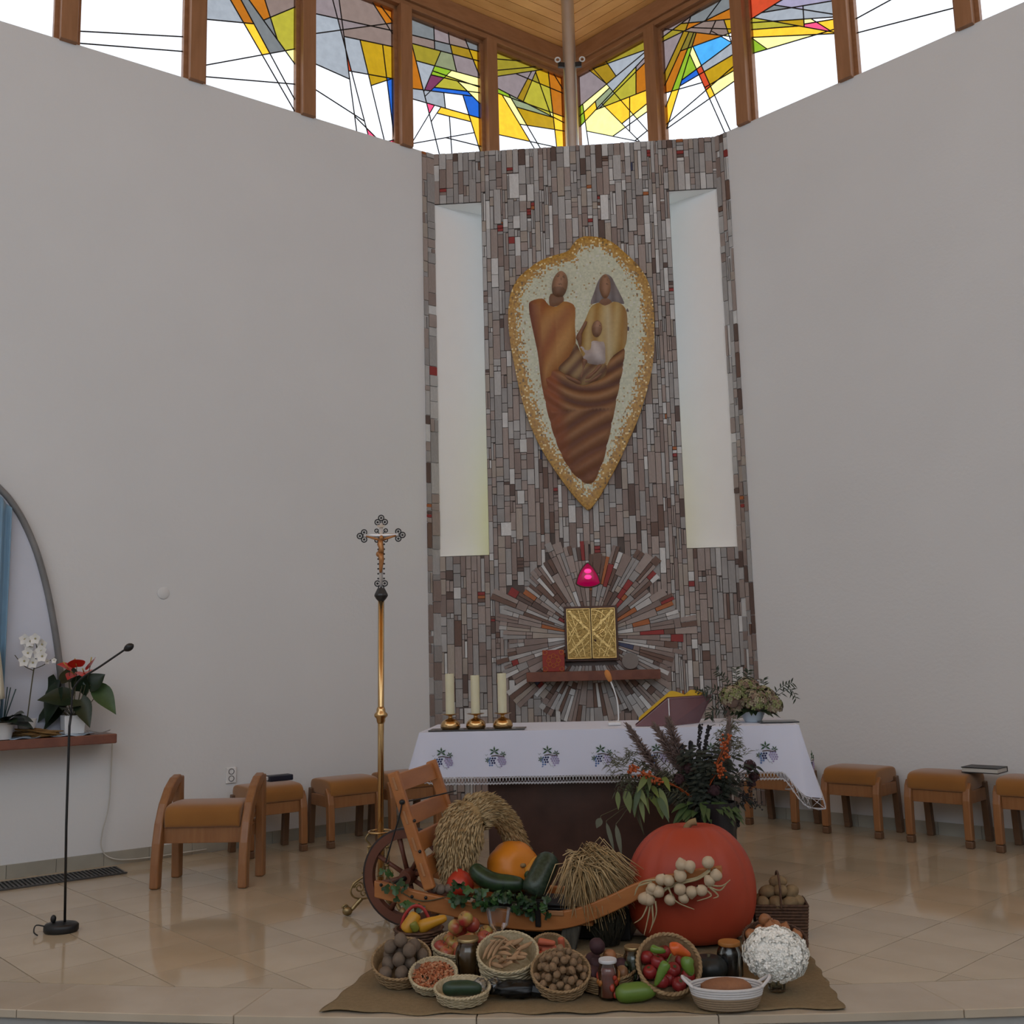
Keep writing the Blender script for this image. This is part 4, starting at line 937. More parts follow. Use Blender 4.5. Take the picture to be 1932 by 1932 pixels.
def shelf_at(x, y): p = G(x, y, ZS); return p
m_leafd = M('dark_leaf', (.018,.035,.016), .35, var=.4, scale=20)
m_leafg = M('green_leaf', (.05,.10,.03), .45, var=.4, scale=20)
m_stem = M('plant_stem', (.09,.08,.04), .6)
def heart(mb, base, d, L, w, up, droop=.5, mi=0):   # heart-shaped hanging leaf
    d = V(d).normalized(); up = V(up); x = d.cross(up).normalized(); u = x.cross(d); n = 9; vs = []; fs = []
    for i in range(n+1):
        t = i/n; ww = w*.5*(sin(pi*(t*.93+.07)**.62) if t < 1 else 0)+.001
        c = V(base)+d*(L*(t-.12))-UP*(droop*L*t*t); lob = -.10*L*max(0, 1-t*5)
        vs += [c-x*ww+u*(ww*.2)+d*lob, c-x*ww*.5+u*(ww*.02)+d*lob*.5, c, c+x*ww*.5+u*(ww*.02)+d*lob*.5, c+x*ww+u*(ww*.2)+d*lob]
    for i in range(n):
        for j in range(4): a = i*5+j; fs.append((a, a+1, a+6, a+5))
    mb.add(vs, fs, mi)
def at_off(x, y, ref):                     # pixel -> point at the depth of ref
    return AT(x, y, ref.y)
# anthurium
P0 = wl_((PWL(137, 1381, .2)-A3).dot(EL), .2, ZS+.012)
an = thing('anthurium_plant', 'anthurium with red flowers in a square white pot on the left shelf', 'plant', P0)
R0 = Matrix((EL, -LN, UP)).transposed()
mb = MB(); mb.T = R0.to_4x4(); hw = .074; mb.add([(-hw*.9,-hw*.9,0),(hw*.9,-hw*.9,0),(hw*.9,hw*.9,0),(-hw*.9,hw*.9,0),(-hw,-hw,.135),(hw,-hw,.135),(hw,hw,.135),(-hw,hw,.135),(-hw*.9,-hw*.9,.12),(hw*.9,-hw*.9,.12),(hw*.9,hw*.9,.12),(-hw*.9,hw*.9,.12)], [(3,2,1,0),(0,1,5,4),(1,2,6,5),(2,3,7,6),(3,0,4,7),(4,5,9,8),(5,6,10,9),(6,7,11,10),(7,4,8,11),(8,9,10,11)]); bev(mb.build('pot', m_white, an, smooth=False), .006)
lv = [((100,1288),(-.5,.05,-.85),.17,.12),((112,1305),(-.35,0,-1),.2,.12),((125,1282),(-.1,.4,.6),.14,.11),((100,1322),(-.5,-.2,-.6),.16,.12),((132,1316),(-.6,-.5,.1),.2,.13),((150,1300),(.25,-.3,.6),.16,.13),((172,1292),(.5,.1,.5),.13,.12),((186,1303),(.75,-.2,-.75),.19,.11),((158,1325),(.55,-.4,-.8),.18,.1),((110,1335),(-.6,-.2,-.75),.17,.09),((140,1336),(0,-.7,.1),.15,.12),((150,1345),(.5,-.5,.1),.14,.1)]
for (pp, d, L, w) in lv:
    b = at_off(*pp, P0)-P0+V((0, rnd.uniform(-.05, .05), 0)); mb = MB(); heart(mb, b, d, L*1.2, w*1.25, (d[0]*.3, -.9, .5), .15); lf = mb.build('leaf', m_leafd if rnd.random() < .8 else m_leafg, an)
    mb = MB(); mb.tube(spline([(0,0,.11), b*.6+V((0,0,.02)), b], 4), .003, 5); mb.build('stalk', m_stem, lf)
m_spathe = M('red_spathe', (.62,.035,.022), .3, var=.15)
for pp, d, L, w in (((134,1262),(-.5,-.5,.4),.12,.12),((147,1256),(.1,-.6,.45),.12,.12),((158,1268),(.2,-.75,-.1),.12,.12),((172,1256),(.45,-.4,.6),.12,.12),((140,1272),(-.1,-.8,-.2),.11,.11)):
    b = at_off(*pp, P0)-P0+V((0, rnd.uniform(-.03, .03), 0)); mb = MB(); heart(mb, b, d, L, w, (0,-.5,.9), .15); fo = mb.build('flower', m_spathe, an)
    mb = MB(); mb.tube([b+V((0,-.01,0)), b+V(d)*.05+V((0,-.02,.03))], .004, 6); mb.build('spadix', M('spadix', (.6,.45,.1), .5), fo)
    mb = MB(); mb.tube(spline([(0,0,.11), b*.55, b], 4), .0025, 5); mb.build('stalk', m_stem, fo)
# orchid
P1 = wl_((PWL(50, 1384, .17)-A3).dot(EL), .17, ZS+.012)
orc = thing('orchid', 'white orchid on a tall dark stem in a white pot on the left shelf', 'plant', P1)
mb = MB(); mb.lathe([(.05,0),(.058,.06),(.066,.12),(.06,.12),(.052,.1),(.0,.1)], 20); mb.build('pot', m_white, orc, ang=40)
rel_ = lambda x, y, dy=0.: at_off(x, y, P1)-P1+V((0, dy, 0))
mb = MB(); mb.tube(spline([(0,0,.1), rel_(56,1320), rel_(62,1275), rel_(69,1232), rel_(71,1218)], 4), .0045, 6)
for br in ([(63,1265),(48,1258),(35,1245),(28,1236)], [(64,1262),(80,1256),(92,1248),(104,1240)], [(70,1232),(68,1215),(60,1205),(54,1201)], [(69,1235),(73,1242),(76,1240)]): mb.tube(spline([rel_(*p) for p in br], 3), .003, 5)
mb.build('stem', m_stem, orc)
m_petal = M('white_petal', (.80,.79,.76), .6, var=.08)
for (x, y) in [(48,1206),(55,1218),(72,1205),(80,1216),(83,1228),(76,1232),(58,1232),(52,1247),(66,1250),(86,1238),(60,1210),(90,1248),(106,1246)]:
    c = rel_(x, y, rnd.uniform(-.05, .01)); mb = MB(); k = .5 if x > 88 else 1
    for j in range(5):
        a = 2*pi*j/5+.3; d = V((cos(a), -.35, sin(a))); mb.leaf(c, d, .046*k, .046*k, (0,-1,0), 0.05, 0, .1, 4)
    fl = mb.build('flower', m_petal, orc); mb = MB(); mb.ell(c+V((0,-.008,0)), .007*k); mb.build('lip', M('orchid_lip', (.45,.40,.2), .5), fl)
# broad-leaved plant at the picture edge
P2 = wl_((PWL(5, 1393, .25)-A3).dot(EL), .25, ZS+.004)
bp_ = thing('leafy_plant', 'broad leaved dark green plant in a round white pot at the left picture edge', 'plant', P2)
mb = MB(); mb.lathe([(.055,0),(.065,.06),(.075,.115),(.068,.115),(.06,.1),(0,.1)], 22); mb.build('pot', m_white, bp_, ang=40)
for k in range(15):
    a = rnd.uniform(0, 2*pi); e = rnd.uniform(.0, .8); mb = MB(); d = V((cos(a)*.9, sin(a)*.5-.2, e)); mb.leaf(V((0,0,.10))+d*.03, d, rnd.uniform(.16, .24), rnd.uniform(.09, .13), (0,-.3,1), .35, 0, .2, 6); mb.build('leaf', m_leafd, bp_)
for x, y in ((14,1296),(20,1297),(30,1300)):
    mb = MB(); mb.tube([V((0,0,.1)), at_off(x, y, P2)-P2], .004, 5); mb.build('stalk', M('blue_green_stalk', (.03,.07,.075), .5), bp_)
# dried ears, blue cloth and wire loop lying on the shelf
P3 = wl_((PWL(80, 1386, .25)-A3).dot(EL), .25, ZS+.012); we = thing('dried_ears', 'bunch of dried golden brown ears lying on the edge of the left shelf', 'dried plants', P3)
m_ear = M('golden_ear', (.26,.15,.05), .8, var=.4, scale=30)
mb = MB()
for k in range(46):
    a = V((-.25, -.15, 0)).normalized(); b = V((rnd.uniform(-.02, .14), rnd.uniform(-.01, .05), rnd.uniform(0, .03))); e = b+V((rnd.uniform(-.2, -.1), rnd.uniform(-.12, -.02), rnd.uniform(-.01, .035)))
    mb.tube([b, b.lerp(e, .6), e], [.004, .009, .003], 5)
mb.build('ears', m_ear, we)['kind'] = 'stuff'
P4 = wl_((PWL(95, 1388, .2)-A3).dot(EL), .2, ZS+.002)
mb = MB(); mb.grid(lambda i, j: EL*(.56*(i-.5))+LN*(.22*(j-.5)+.02*sin(i*11))+UP*(.006+.006*sin(i*23+j*5)+.005*sin(j*17+i*9)), 40, 14)
o = mb.build('blue_cloth', M('pale_blue_cloth', (.45,.55,.66), .8, var=.25, scale=9), None); o.location = P4; tag(o, 'crumpled pale blue cloth lying on the left marble shelf', 'cloth'); o.modifiers.new('s', 'SOLIDIFY').thickness = .002
P5 = wl_((PWL(186, 1378, .2)-A3).dot(EL), .2, ZS+.004); mb = MB(); mb.tube([V((.085*cos(t), .05*sin(t), .012+.01*cos(2*t))) for t in [2*pi*i/24 for i in range(25)]], .002, 5); o = mb.build('wire_loop', M('grey_wire', (.4,.4,.38), .5), None); o.location = P5; tag(o, 'thin grey wire loop on the right end of the left shelf', 'wire')
# cable from shelf to floor
pts = [PWL(212, 1398, .03), PWL(210, 1450, .03), PWL(205, 1520, .03), PWL(193, 1570, .035), PWL(191, 1598, .035), PWL(203, 1616, .04), PWL(230, 1622, .05), PWL(280, 1618, .05), PWL(330, 1611, .05), PWL(390, 1602, .05)]
for p in pts: p.z = max(p.z, .007)
mb = MB(); mb.tube(spline(pts, 5), .005, 6); o = mb.build('cable', M('white_cable', (.62,.60,.55), .5), None); tag(o, 'white cable hanging from the left shelf down to the floor', 'cable')
# wall socket, round cover
def wallplate(name, x, y, w, h, lab, cat):
    p = PWL(x, y, .0); t = thing(name, lab, cat, p); return t
t = wallplate('wall_socket', 435, 1477, .07, .11, 'white double wall socket above the left stools', 'socket')
mb = MB(); mb.obox(LN*.008+UP*.06, EL*.042, LN*.008, UP*.062); bev(mb.build('plate', M('socket_white', (.86,.86,.85), .4), t, smooth=False), .005)
for zz in (.09, .035):
    mb = MB(); mb.T = Matrix((EL, UP, LN)).transposed().to_4x4(); mb.lathe([(.024,.014),(.024,.019),(.019,.019),(.018,.012),(0,.012)], 18, (0, zz, 0)); mb.build('outlet', M('socket_grey', (.16,.16,.16), .5), t, ang=40)
t = wallplate('round_cover', 308, 1119, .1, .1, 'faint round white cover plate high on the left wall', 'cover plate')
mb = MB(); mb.T = Matrix((EL, UP, LN)).transposed().to_4x4(); mb.lathe([(.047,0),(.047,.006),(.042,.010),(0,.010)], 28); mb.build('disc', m_wall, t, ang=40)
# floor grate along the left wall
gp = G(240, 1648); gd = LD; gn = -LN
gr = thing('floor_grate', 'black slotted ventilation grate set in the floor by the left wall', 'grate', (gp.x, gp.y, .001))
mb = MB(); LG = 1.5; wdt = .27; mb.obox(gd*(LG/2)+gn*(wdt/2)+UP*.0015, gd*(LG/2), gn*(wdt/2), UP*.0015); mb.build('tray', m_dark, gr, smooth=False)
m_slat = M('grate_slat', (.10,.10,.10), .4, metal=.5)
sm_ = MB(); sm_.obox(gd*0+gn*(wdt/2)+UP*.006, gd*.006, gn*(wdt/2), UP*.0045); sme = sm_.mesh('slat', m_slat, False)
for k in range(54): o = link('slat', sme, gr); o.location = gd*(.012+k*.0275)
mb = MB()
for q in (0, wdt): mb.obox(gd*(LG/2)+gn*q+UP*.006, gd*(LG/2), gn*.004, UP*.005)
mb.build('edge_bar', m_slat, gr, smooth=False)
# microphone stand
pb = G(115, 1758); ms_ = thing('microphone_stand', 'thin black microphone stand with a bent gooseneck on the left floor', 'microphone stand', pb)
mb = MB(); mb.lathe([(.0,.0),(.088,.0),(.095,.01),(.095,.036),(.085,.046),(.03,.052),(.0,.054)], 28); o = mb.build('base', m_dark, ms_, ang=50); o.scale = (1, .8, 1)
pl_ = [V((.02, .0, .05)), at_off(125,1560,pb)-pb, at_off(131,1370,pb)-pb, at_off(134,1350,pb)-pb]
mb = MB(); mb.tube(pl_, .0075, 8); mb.build('pole', m_dark, ms_)
gk = [at_off(*p, pb)-pb for p in ((134,1350),(137,1306),(142,1294),(156,1278),(185,1260),(216,1239),(238,1224))]
mb = MB(); mb.tube(spline(gk, 5), .006, 8); mb.build('gooseneck', m_dark, ms_)
a, b = at_off(234,1227,pb)-pb, at_off(252,1216,pb)-pb; dd = b-a
mb = MB(); mb.tube([a+dd*t for t in (0,.12,.3,.5,.7,.88,1)], [.006,.013,.02,.023,.021,.014,.003], 12); mb.build('microphone', m_dark, ms_)
mb = MB(); mb.tube(spline([V((-.05,-.03,.03)), V((-.115,-.05,.05)), V((-.12,-.07,.02)), V((-.09,-.09,.006))], 5), .004, 6); mb.ell((-.045,-.0,.07), (.016,.016,.022)); mb.build('plug_cable', m_dark, ms_)

# ================================================================== PROCESSIONAL CROSS
m_brass = M('polished_brass', (.62,.40,.18), .22, metal=1., var=.15, scale=12)
m_obrass = M('old_brass', (.42,.31,.15), .4, metal=.85, var=.45, scale=30)
m_silver = M('silver', (.82,.82,.83), .3, metal=.55, var=.08)
m_iron = M('dark_silver', (.06,.06,.062), .4, metal=.7)
m_corpus = M('bronze_corpus', (.48,.22,.08), .4, metal=.6, var=.3, scale=30)
CX = AT(717, 1590, 6.25); CB = V((CX.x, 6.25, 0))
cr = thing('processional_cross', 'tall processional crucifix on a brass pole in an ornate brass floor stand', 'crucifix', CB)
tilt = (AT(719, 1125, 6.25)-CB)
tx = tilt.x/tilt.z
pz = lambda z: V((tx*z, 0, z))
mb = MB(); mb.tube([pz(.10), pz(1.84)], .0185, 16); mb.build('pole', m_brass, cr)
mb = MB(); T0 = Matrix.Translation(pz(1.13)); mb.T = T0; mb.lathe([(.019,-.05),(.026,-.035),(.027,-.02),(.040,-.006),(.040,.006),(.027,.02),(.026,.035),(.019,.05)], 18); mb.build('pole_knob', m_brass, cr)
mb = MB(); mb.T = Matrix.Translation(pz(1.845)); mb.lathe([(.016,-.035),(.03,-.02),(.042,0),(.040,.01),(.03,.03),(.022,.045),(.0,.05)], 10); mb.build('pole_head', m_iron, cr, smooth=False)
c0 = pz(2.215)
z_lo, z_hi, hx = 1.90, 2.29, .105
cb_ = MB(); cb_.tube([pz(z_lo), pz(z_hi)], .0115, 8, flat=.6); cb_.tube([c0+V((-hx,0,0)), c0+V((hx,0,0))], .0125, 8, flat=1.); cbm = cb_.build('cross_bars', m_silver, cr)
def ring(mb, c, r, t): mb.tube([c+V((r*cos(a), 0, r*sin(a))) for a in [2*pi*i/14 for i in range(15)]], t, 6, cap=False)
for cc, d in ((pz(z_hi+.008), V((0,0,1))), (c0+V((-hx,0,0)), V((-1,0,0))), (c0+V((hx,0,0)), V((1,0,0))), (pz(z_lo+.02), V((0,0,-1)))):
    mb = MB(); sd = V((d.z, 0, -d.x))
    for q in (d*.026, sd*.022, -sd*.022): ring(mb, cc+q, .0165, .004); mb.ell(cc+q, (.008,.004,.008), 6, 4)
    mb.build('trefoil_end', m_iron, cr)
mb = MB()
for sx in (-1, 1):
    for sz in (-1, 1):
        p = c0+V((sx*.028, 0, sz*.03)); ring(mb, p, .011, .0035); mb.tube([c0+V((sx*.012,0,sz*.012)), p], .003, 5)
    for k in range(8): mb.ell(pz(1.95+k*.03)+V((sx*.018,0,0)), (.006,.004,.006), 6, 4)
mb.build('filigree', m_iron, cr)
mb = MB(); mb.obox(pz(2.272)+V((0,-.014,0)), V((.022,0,0)), V((0,.002,0)), V((0,0,.007))); mb.build('title_plate', M('ivory_plate', (.6,.5,.4), .5), cr, smooth=False)
# the corpus: one continuous small figure
co = MB(); y_ = -.018
co.tube([pz(2.215)+V((0,y_,-.03)), pz(2.215)+V((-.004,y_-.004,-.055)), pz(2.215)+V((.004,y_-.006,-.085)), pz(2.215)+V((-.002,y_-.004,-.11))], [.014,.019,.016,.02], 10)
co.ell(pz(2.2)+V((.004,y_-.006,-.002)), (.013,.014,.017), 10, 8)
for s in (-1, 1): co.tube([pz(2.187)+V((s*.012,y_,0)), pz(2.198)+V((s*.05,y_+.004,0)), pz(2.212)+V((s*.092,y_+.008,0))], [.009,.007,.005], 7)
co.tube([pz(2.11)+V((-.004,y_-.003,0)), pz(2.06)+V((.006,y_-.012,0)), pz(2.01)+V((0,y_,0)), pz(1.985)+V((0,y_-.006,0))], [.02,.016,.011,.008], 9)
co.ell(pz(2.098)+V((-.006,y_-.004,0)), (.024,.018,.02), 10, 6)
co.build('corpus', m_corpus, cr)
# ornate tripod stand
mb = MB(); mb.tube([V((.066*cos(a), .066*sin(a), .455)) for a in [2*pi*i/24 for i in range(25)]], .006, 6, cap=False); mb.tube([V((.04*cos(a), .04*sin(a), .10)) for a in [2*pi*i/20 for i in range(21)]], .012, 6, cap=False)
mb.build('ring', m_brass, cr)
def spiral(mb, c, r, d, up, turns=1.4, t=.005, n=18, s=1):
    d, up = V(d), V(up); mb.tube([V(c)+d*(s*r*(1-.75*i/n)*cos(2*pi*turns*i/n))+up*(r*(1-.75*i/n)*sin(2*pi*turns*i/n)) for i in range(n+1)], t, 6)
for k in range(3):
    a = radians(200+120*k); d = V((cos(a), sin(a), 0)); mb = MB()
    mb.tube(spline([d*.066+UP*.45, d*.085+UP*.42, d*.06+UP*.385, d*.07+UP*.36], 5), .005, 6)
    for dd_ in (.052, .072): mb.tube([d*dd_+UP*.375, d*(dd_+.004)+UP*.265], .0045, 6)
    for zz in (.375, .27): mb.ell(d*.063+UP*zz, (.018,.018,.008), 8, 5)
    mb.tube(spline([d*.065+UP*.27, d*.075+UP*.235, d*.105+UP*.205, d*.155+UP*.175, d*.175+UP*.13, d*.15+UP*.095, d*.09+UP*.085, d*.03+UP*.10], 6), [.006]*43, 6)
    spiral(mb, d*.085+UP*.225, .022, d, UP); spiral(mb, d*.125+UP*.15, .032, d, UP, 1.6); spiral(mb, d*.10+UP*.115, .022, d, UP, 1.3, .004, 14, -1); spiral(mb, d*.15+UP*.165, .016, d, UP, 1.2, .004)
    mb.tube(spline([d*.11+UP*.088, d*.14+UP*.06, d*.165+UP*.035, d*.185+UP*.022], 5), [.013]*6+[.012]*5+[.011]*5, 8)
    mb.ell(d*.195+UP*.026, (.03,.026,.026), 10, 8); spiral(mb, d*.205+UP*.045, .018, d, UP, 1.2, .006)
    mb.build('leg', m_obrass, cr)

# ================================================================== ALTAR
AE = V((.997, -.077, 0)); AN = V((-.077, -.997, 0)); AO = V((.55, 6.48, 0)); AZ = .995; AW, AD = 1.17, .78
def al_(s, d, z): return AO+AE*s-AN*d+UP*z       # s along the front, d behind the front edge
def alp(x, y, z=None): p = G(x, y, AZ+.006 if z is None else z); return p
m_block = M('dark_brown_marble', (.085,.045,.035), .3, col2=(.05,.028,.022), scale=6, detail=9)
altar = thing('altar', 'dark brown stone altar block under a white cloth', 'altar', AO)
mb = MB(); c = -AN*(AD/2); mb.obox(c+AE*0+UP*.47, AE*.76, AN*.28, UP*.47); bev(mb.build('block', m_block, altar, smooth=False), .006)
mb = MB(); mb.obox(c+UP*.965, AE*(AW-.01), AN*(AD/2-.01), UP*.025); bev(mb.build('table_slab', m_block, altar, smooth=False), .004)
# cloth
m_cloth = M('white_altar_cloth', (.66,.68,.80), .85, var=.03, scale=3, sheen=.2)
cl = thing('altar_cloth', 'white altar cloth embroidered with grapes and edged with lace', 'cloth', AO+UP*AZ)
per = []                                   # (point, outward, corner weight)
def side_pts(p, q, nn, n):
    for i in range(n):
        t = i/(n-1); per.append((p.lerp(q, t), nn, max(0, 1-min(t, 1-t)*(q-p).length/.12)))
fl_, fr_, br_, bl_ = -AE*AW, AE*AW, AE*AW-AN*AD, -AE*AW-AN*AD
side_pts(fl_, fr_, AN, 120); side_pts(fr_, br_, AE, 34); side_pts(br_, bl_, -AN, 60); side_pts(bl_, fl_, -AE, 34)
m_ = len(per)
# smooth the outward directions round the corners
outs = []
for i in range(m_):
    v = V((0,0,0))
    for k in range(-5, 6): v += per[(i+k) % m_][1]
    outs.append(v.normalized())
HG = .272
def skirt(i, t, ext=1.):
    p, nn, w = per[i]; w2 = w*w*(3-2*w)
    front = (per[i][1]-AN).length < .01
    k = 1. if p.dot(AE) > 0 else -.15
    h = (HG+.15*w2*k)*t; fl = (.012+.035*w2+(.075 if per[i][1].dot(AE) > .9 else .045 if per[i][1].dot(AE) < -.9 else 0))*t
    wob = .006*sin(i*.35)*t*(1-w2)
    return p+outs[i]*(fl+wob+.004)-UP*h
mb = MB(); rows = 8
mb.add([skirt(i, 0)+UP*.004 for i in range(m_)], [tuple(range(m_))])
mb.grid(lambda u, v: skirt(int(round(u*m_)) % m_, v)+UP*.004*(1-v), m_, rows, closeu=True)
o = mb.build('cloth', m_cloth, cl); o.data.set_sharp_from_angle(angle=radians(60))
mb = MB()
for i in range(0, 154, 1):                 # lace round the front and right side
    a, b = i % m_, (i+1) % m_
    if (skirt(a, 1)-skirt(b, 1)).length < 1e-4: continue
    up0, up1, lo0, lo1 = skirt(a, .99), skirt(b, .99), skirt(a, 1.145), skirt(b, 1.145)
    mb.tube([up0, lo1], .0016, 4); mb.tube([lo0, up1], .0016, 4); mb.tube([lo0, lo1], .003, 4); 
    m0, m1 = skirt(a, 1.02), skirt(b, 1.02); mb.tube([m0, m1], .0025, 4)
    mb.tube([lo0, (lo0+lo1)/2-UP*.008, lo1], .0025, 4); mb.ell((up0+lo1)/2, .0035, 5, 4)
mb.build('lace', M('lace_thread', (.66,.66,.70), .85), cl)
m_gr = [M('thread_green', (.04,.10,.045), .8), M('thread_navy', (.015,.02,.09), .7), M('thread_blue', (.12,.2,.42), .7), M('thread_lilac', (.36,.30,.50), .7), M('thread_brown', (.10,.06,.05), .8), M('thread_pale', (.42,.46,.50), .8)]
def motif(sc=1.):
    mb = MB()
    def disc(x, y, r, mi): mb.prism([(x+r*cos(a), y+r*sin(a)) for a in [2*pi*k/8 for k in range(8)]], 0, .002, (0,0,0), AE, UP, AN, mi)
    def star(x, y, r, mi, rot=0):
        for k in range(5):
            a = rot+pi/2+(k-2)*1.05; mb.prism([(x, y), (x+r*.55*cos(a-.28), y+r*.55*sin(a-.28)), (x+r*cos(a), y+r*sin(a)), (x+r*.55*cos(a+.28), y+r*.55*sin(a+.28))], 0, .0025, (0,0,0), AE, UP, AN, mi)
    star(-.008, .045, .034, 0); star(.045, .028, .022, 0, -.6); star(-.05, -.006, .02, 0, 1.)
    mb.tube([AE*x+UP*y+AN*.002 for x, y in ((-.028,.018),(.0,.022),(.03,.016),(.052,.018))], .0025, 5, mi=4)
    for r_, row in enumerate(((-.035,-.02,-.005),(-.042,-.027,-.012,),(-.038,-.022,-.008),(-.038,-.024),(-.04,))):
        for x in row: disc(x, .004-.014*r_, .0062, 1 if r_ < 3 and x > -.03 else 2)
    for r_, row in enumerate(((.02,.034,.048),(.014,.028,.042,.056),(.02,.034,.048,.06),(.028,.042,.055),(.034,))):
        for x in row: disc(x, .008-.013*r_, .0058, 3)
    mb.tube([AE*x+UP*y+AN*.002 for x, y in ((.0,-.03),(.012,-.05),(.02,-.045),(.028,-.058))], .0015, 4, mi=5)
    mb.tube([AE*x+UP*y+AN*.002 for x, y in ((-.05,.03),(-.06,.022),(-.066,.03))], .0015, 4, mi=5)
    return mb.mesh('embroidered_grapes', m_gr, False)
mm = motif()
for (x, y) in ((836,1436),(936,1436),(1036,1432),(1136,1428),(1241,1425),(1344,1425),(1447,1426)):
    q = ONPL(x, y, AO, AN)-AO; s = q.dot(AE); o = link('embroidered_grapes', mm, cl); o.location = AE*s+AN*.016+UP*(-.165)
o = link('embroidered_grapes', mm, cl); i_ = 126; o.location = skirt(122, .62)+outs[122]*.006; 
a_ = atan2(outs[122].y, outs[122].x)-atan2(AN.y, AN.x); o.rotation_euler = (0, 0, a_)
# ---------------------------------------------------------------- candles
m_wax = M('cream_wax', (.70,.66,.46), .5, var=.06, sss=.15)
tq = G(898, 1380, AZ+.006)
TY = 6.62
def on_altar(px_, d, z=AZ+.006):            # pixel column, depth behind the front edge
    p = al_(0, d, 0); q = ONPL(px_, 1380, p, AN); return V((q.x, q.y, z))
p0, p1 = on_altar(812, .12), on_altar(992, .12)
pt = thing('glass_tray', 'long dark glass tray under the three candles', 'tray', (p0+p1)/2)
mb = MB(); hl = (p1-p0).length/2; mb.obox(UP*.004, AE*hl, AN*.09, UP*.004); bev(mb.build('plate', M('smoked_glass', (.06,.065,.07), .1, spec=.6), pt, smooth=False), .002)
for k, (x, top, lab) in enumerate(((850, 1271, 'left'), (898, 1274, 'middle'), (949, 1270, 'right'))):
    b = on_altar(x, .12, AZ+.015)
    t = thing('candle_holder', 'brass dome candle holder with a cream candle, %s of the three on the altar' % lab, 'candle', b, group='candles on the altar')
    mb = MB(); mb.lathe([(.056,0),(.064,.012),(.062,.03),(.054,.045),(.038,.058),(.02,.064),(.014,.068),(.012,.078),(.016,.084),(.052,.090),(.058,.094),(.05,.096),(0,.092)], 30); mb.build('holder', m_brass, t, ang=50)
    zt2 = (at_off(x, top, b)-b).z
    mb = MB(); mb.lathe([(.0285,.094),(.0285,zt2),(.024,zt2-.001),(.02,zt2-.012),(0,zt2-.015)], 26); cd_ = mb.build('candle', m_wax, t, ang=50)
    mb = MB(); mb.tube([V((0,0,zt2-.016)), V((.001,0,zt2+.004))], .0018, 5); mb.build('wick', m_dark, cd_)
# ---------------------------------------------------------------- altar microphone
b = on_altar(1160, .30)
t = thing('altar_microphone', 'white gooseneck table microphone with an orange foam head on the altar', 'microphone', b)
mb = MB(); mb.obox(UP*.011, AE*.042, AN*.05, UP*.011); bev(mb.build('base', m_white, t, smooth=False), .006)
mb = MB(); gp_ = [V((.02,0,.02))]+[at_off(x, y, b)-b for x, y in ((1167,1355),(1165,1325),(1158,1300),(1151,1283))]; mb.tube(spline(gp_, 5), .0048, 8); mb.build('gooseneck', m_white, t)
a, e = at_off(1152,1286,b)-b, at_off(1143,1264,b)-b; d = e-a
mb = MB(); mb.tube([a+d*q for q in (0,.1,.3,.55,.8,.95,1)], [.008,.014,.018,.02,.018,.011,.003], 12); mb.build('foam_head', M('orange_foam', (.62,.25,.07), .9), t)
# ---------------------------------------------------------------- book stand with open missal
A_ = on_altar(1200, .14); B_ = on_altar(1264, .10); C_ = on_altar(1320, .36)
bs = thing('book_stand', 'sloping dark stand with an open yellow edged missal on the altar', 'book stand', B_)
m_acr = M('smoky_plum_acrylic', (.20,.10,.11), .18, var=.2, spec=.6)
z_h = (at_off(1262,1318,B_)-B_).z; la = A_-B_; lc = C_-B_
lc = V((lc.x, lc.y, 0)); la = V((la.x, la.y, 0))
lw = (at_off(1343,1316,C_)-B_); 
mb = MB()
n_s = la.cross(UP).normalized()
mb.add([la, V((0,0,0)), UP*z_h, la+n_s*.004, n_s*.004, UP*z_h+n_s*.004], [(0,1,2),(5,4,3),(0,3,4,1),(1,4,5,2),(2,5,3,0)]); mb.build('side_panel', m_acr, bs, smooth=False)
top2 = V((lw.x, lw.y, z_h)); 
mb = MB(); mb.add([V((0,0,0)), lc, top2, UP*z_h]+[p-V((0,.004,0)) for p in (V((0,0,0)), lc, top2, UP*z_h)], [(0,1,2,3),(7,6,5,4),(0,4,5,1),(1,5,6,2),(2,6,7,3),(3,7,4,0)]); mb.build('back_panel', m_acr, bs, smooth=False)
mb = MB(); mb.bar(V((0,-.004,0)), V((0,-.004,z_h)), .006, .006, (0,1,0)); mb.build('white_edge', m_white, bs, smooth=False)
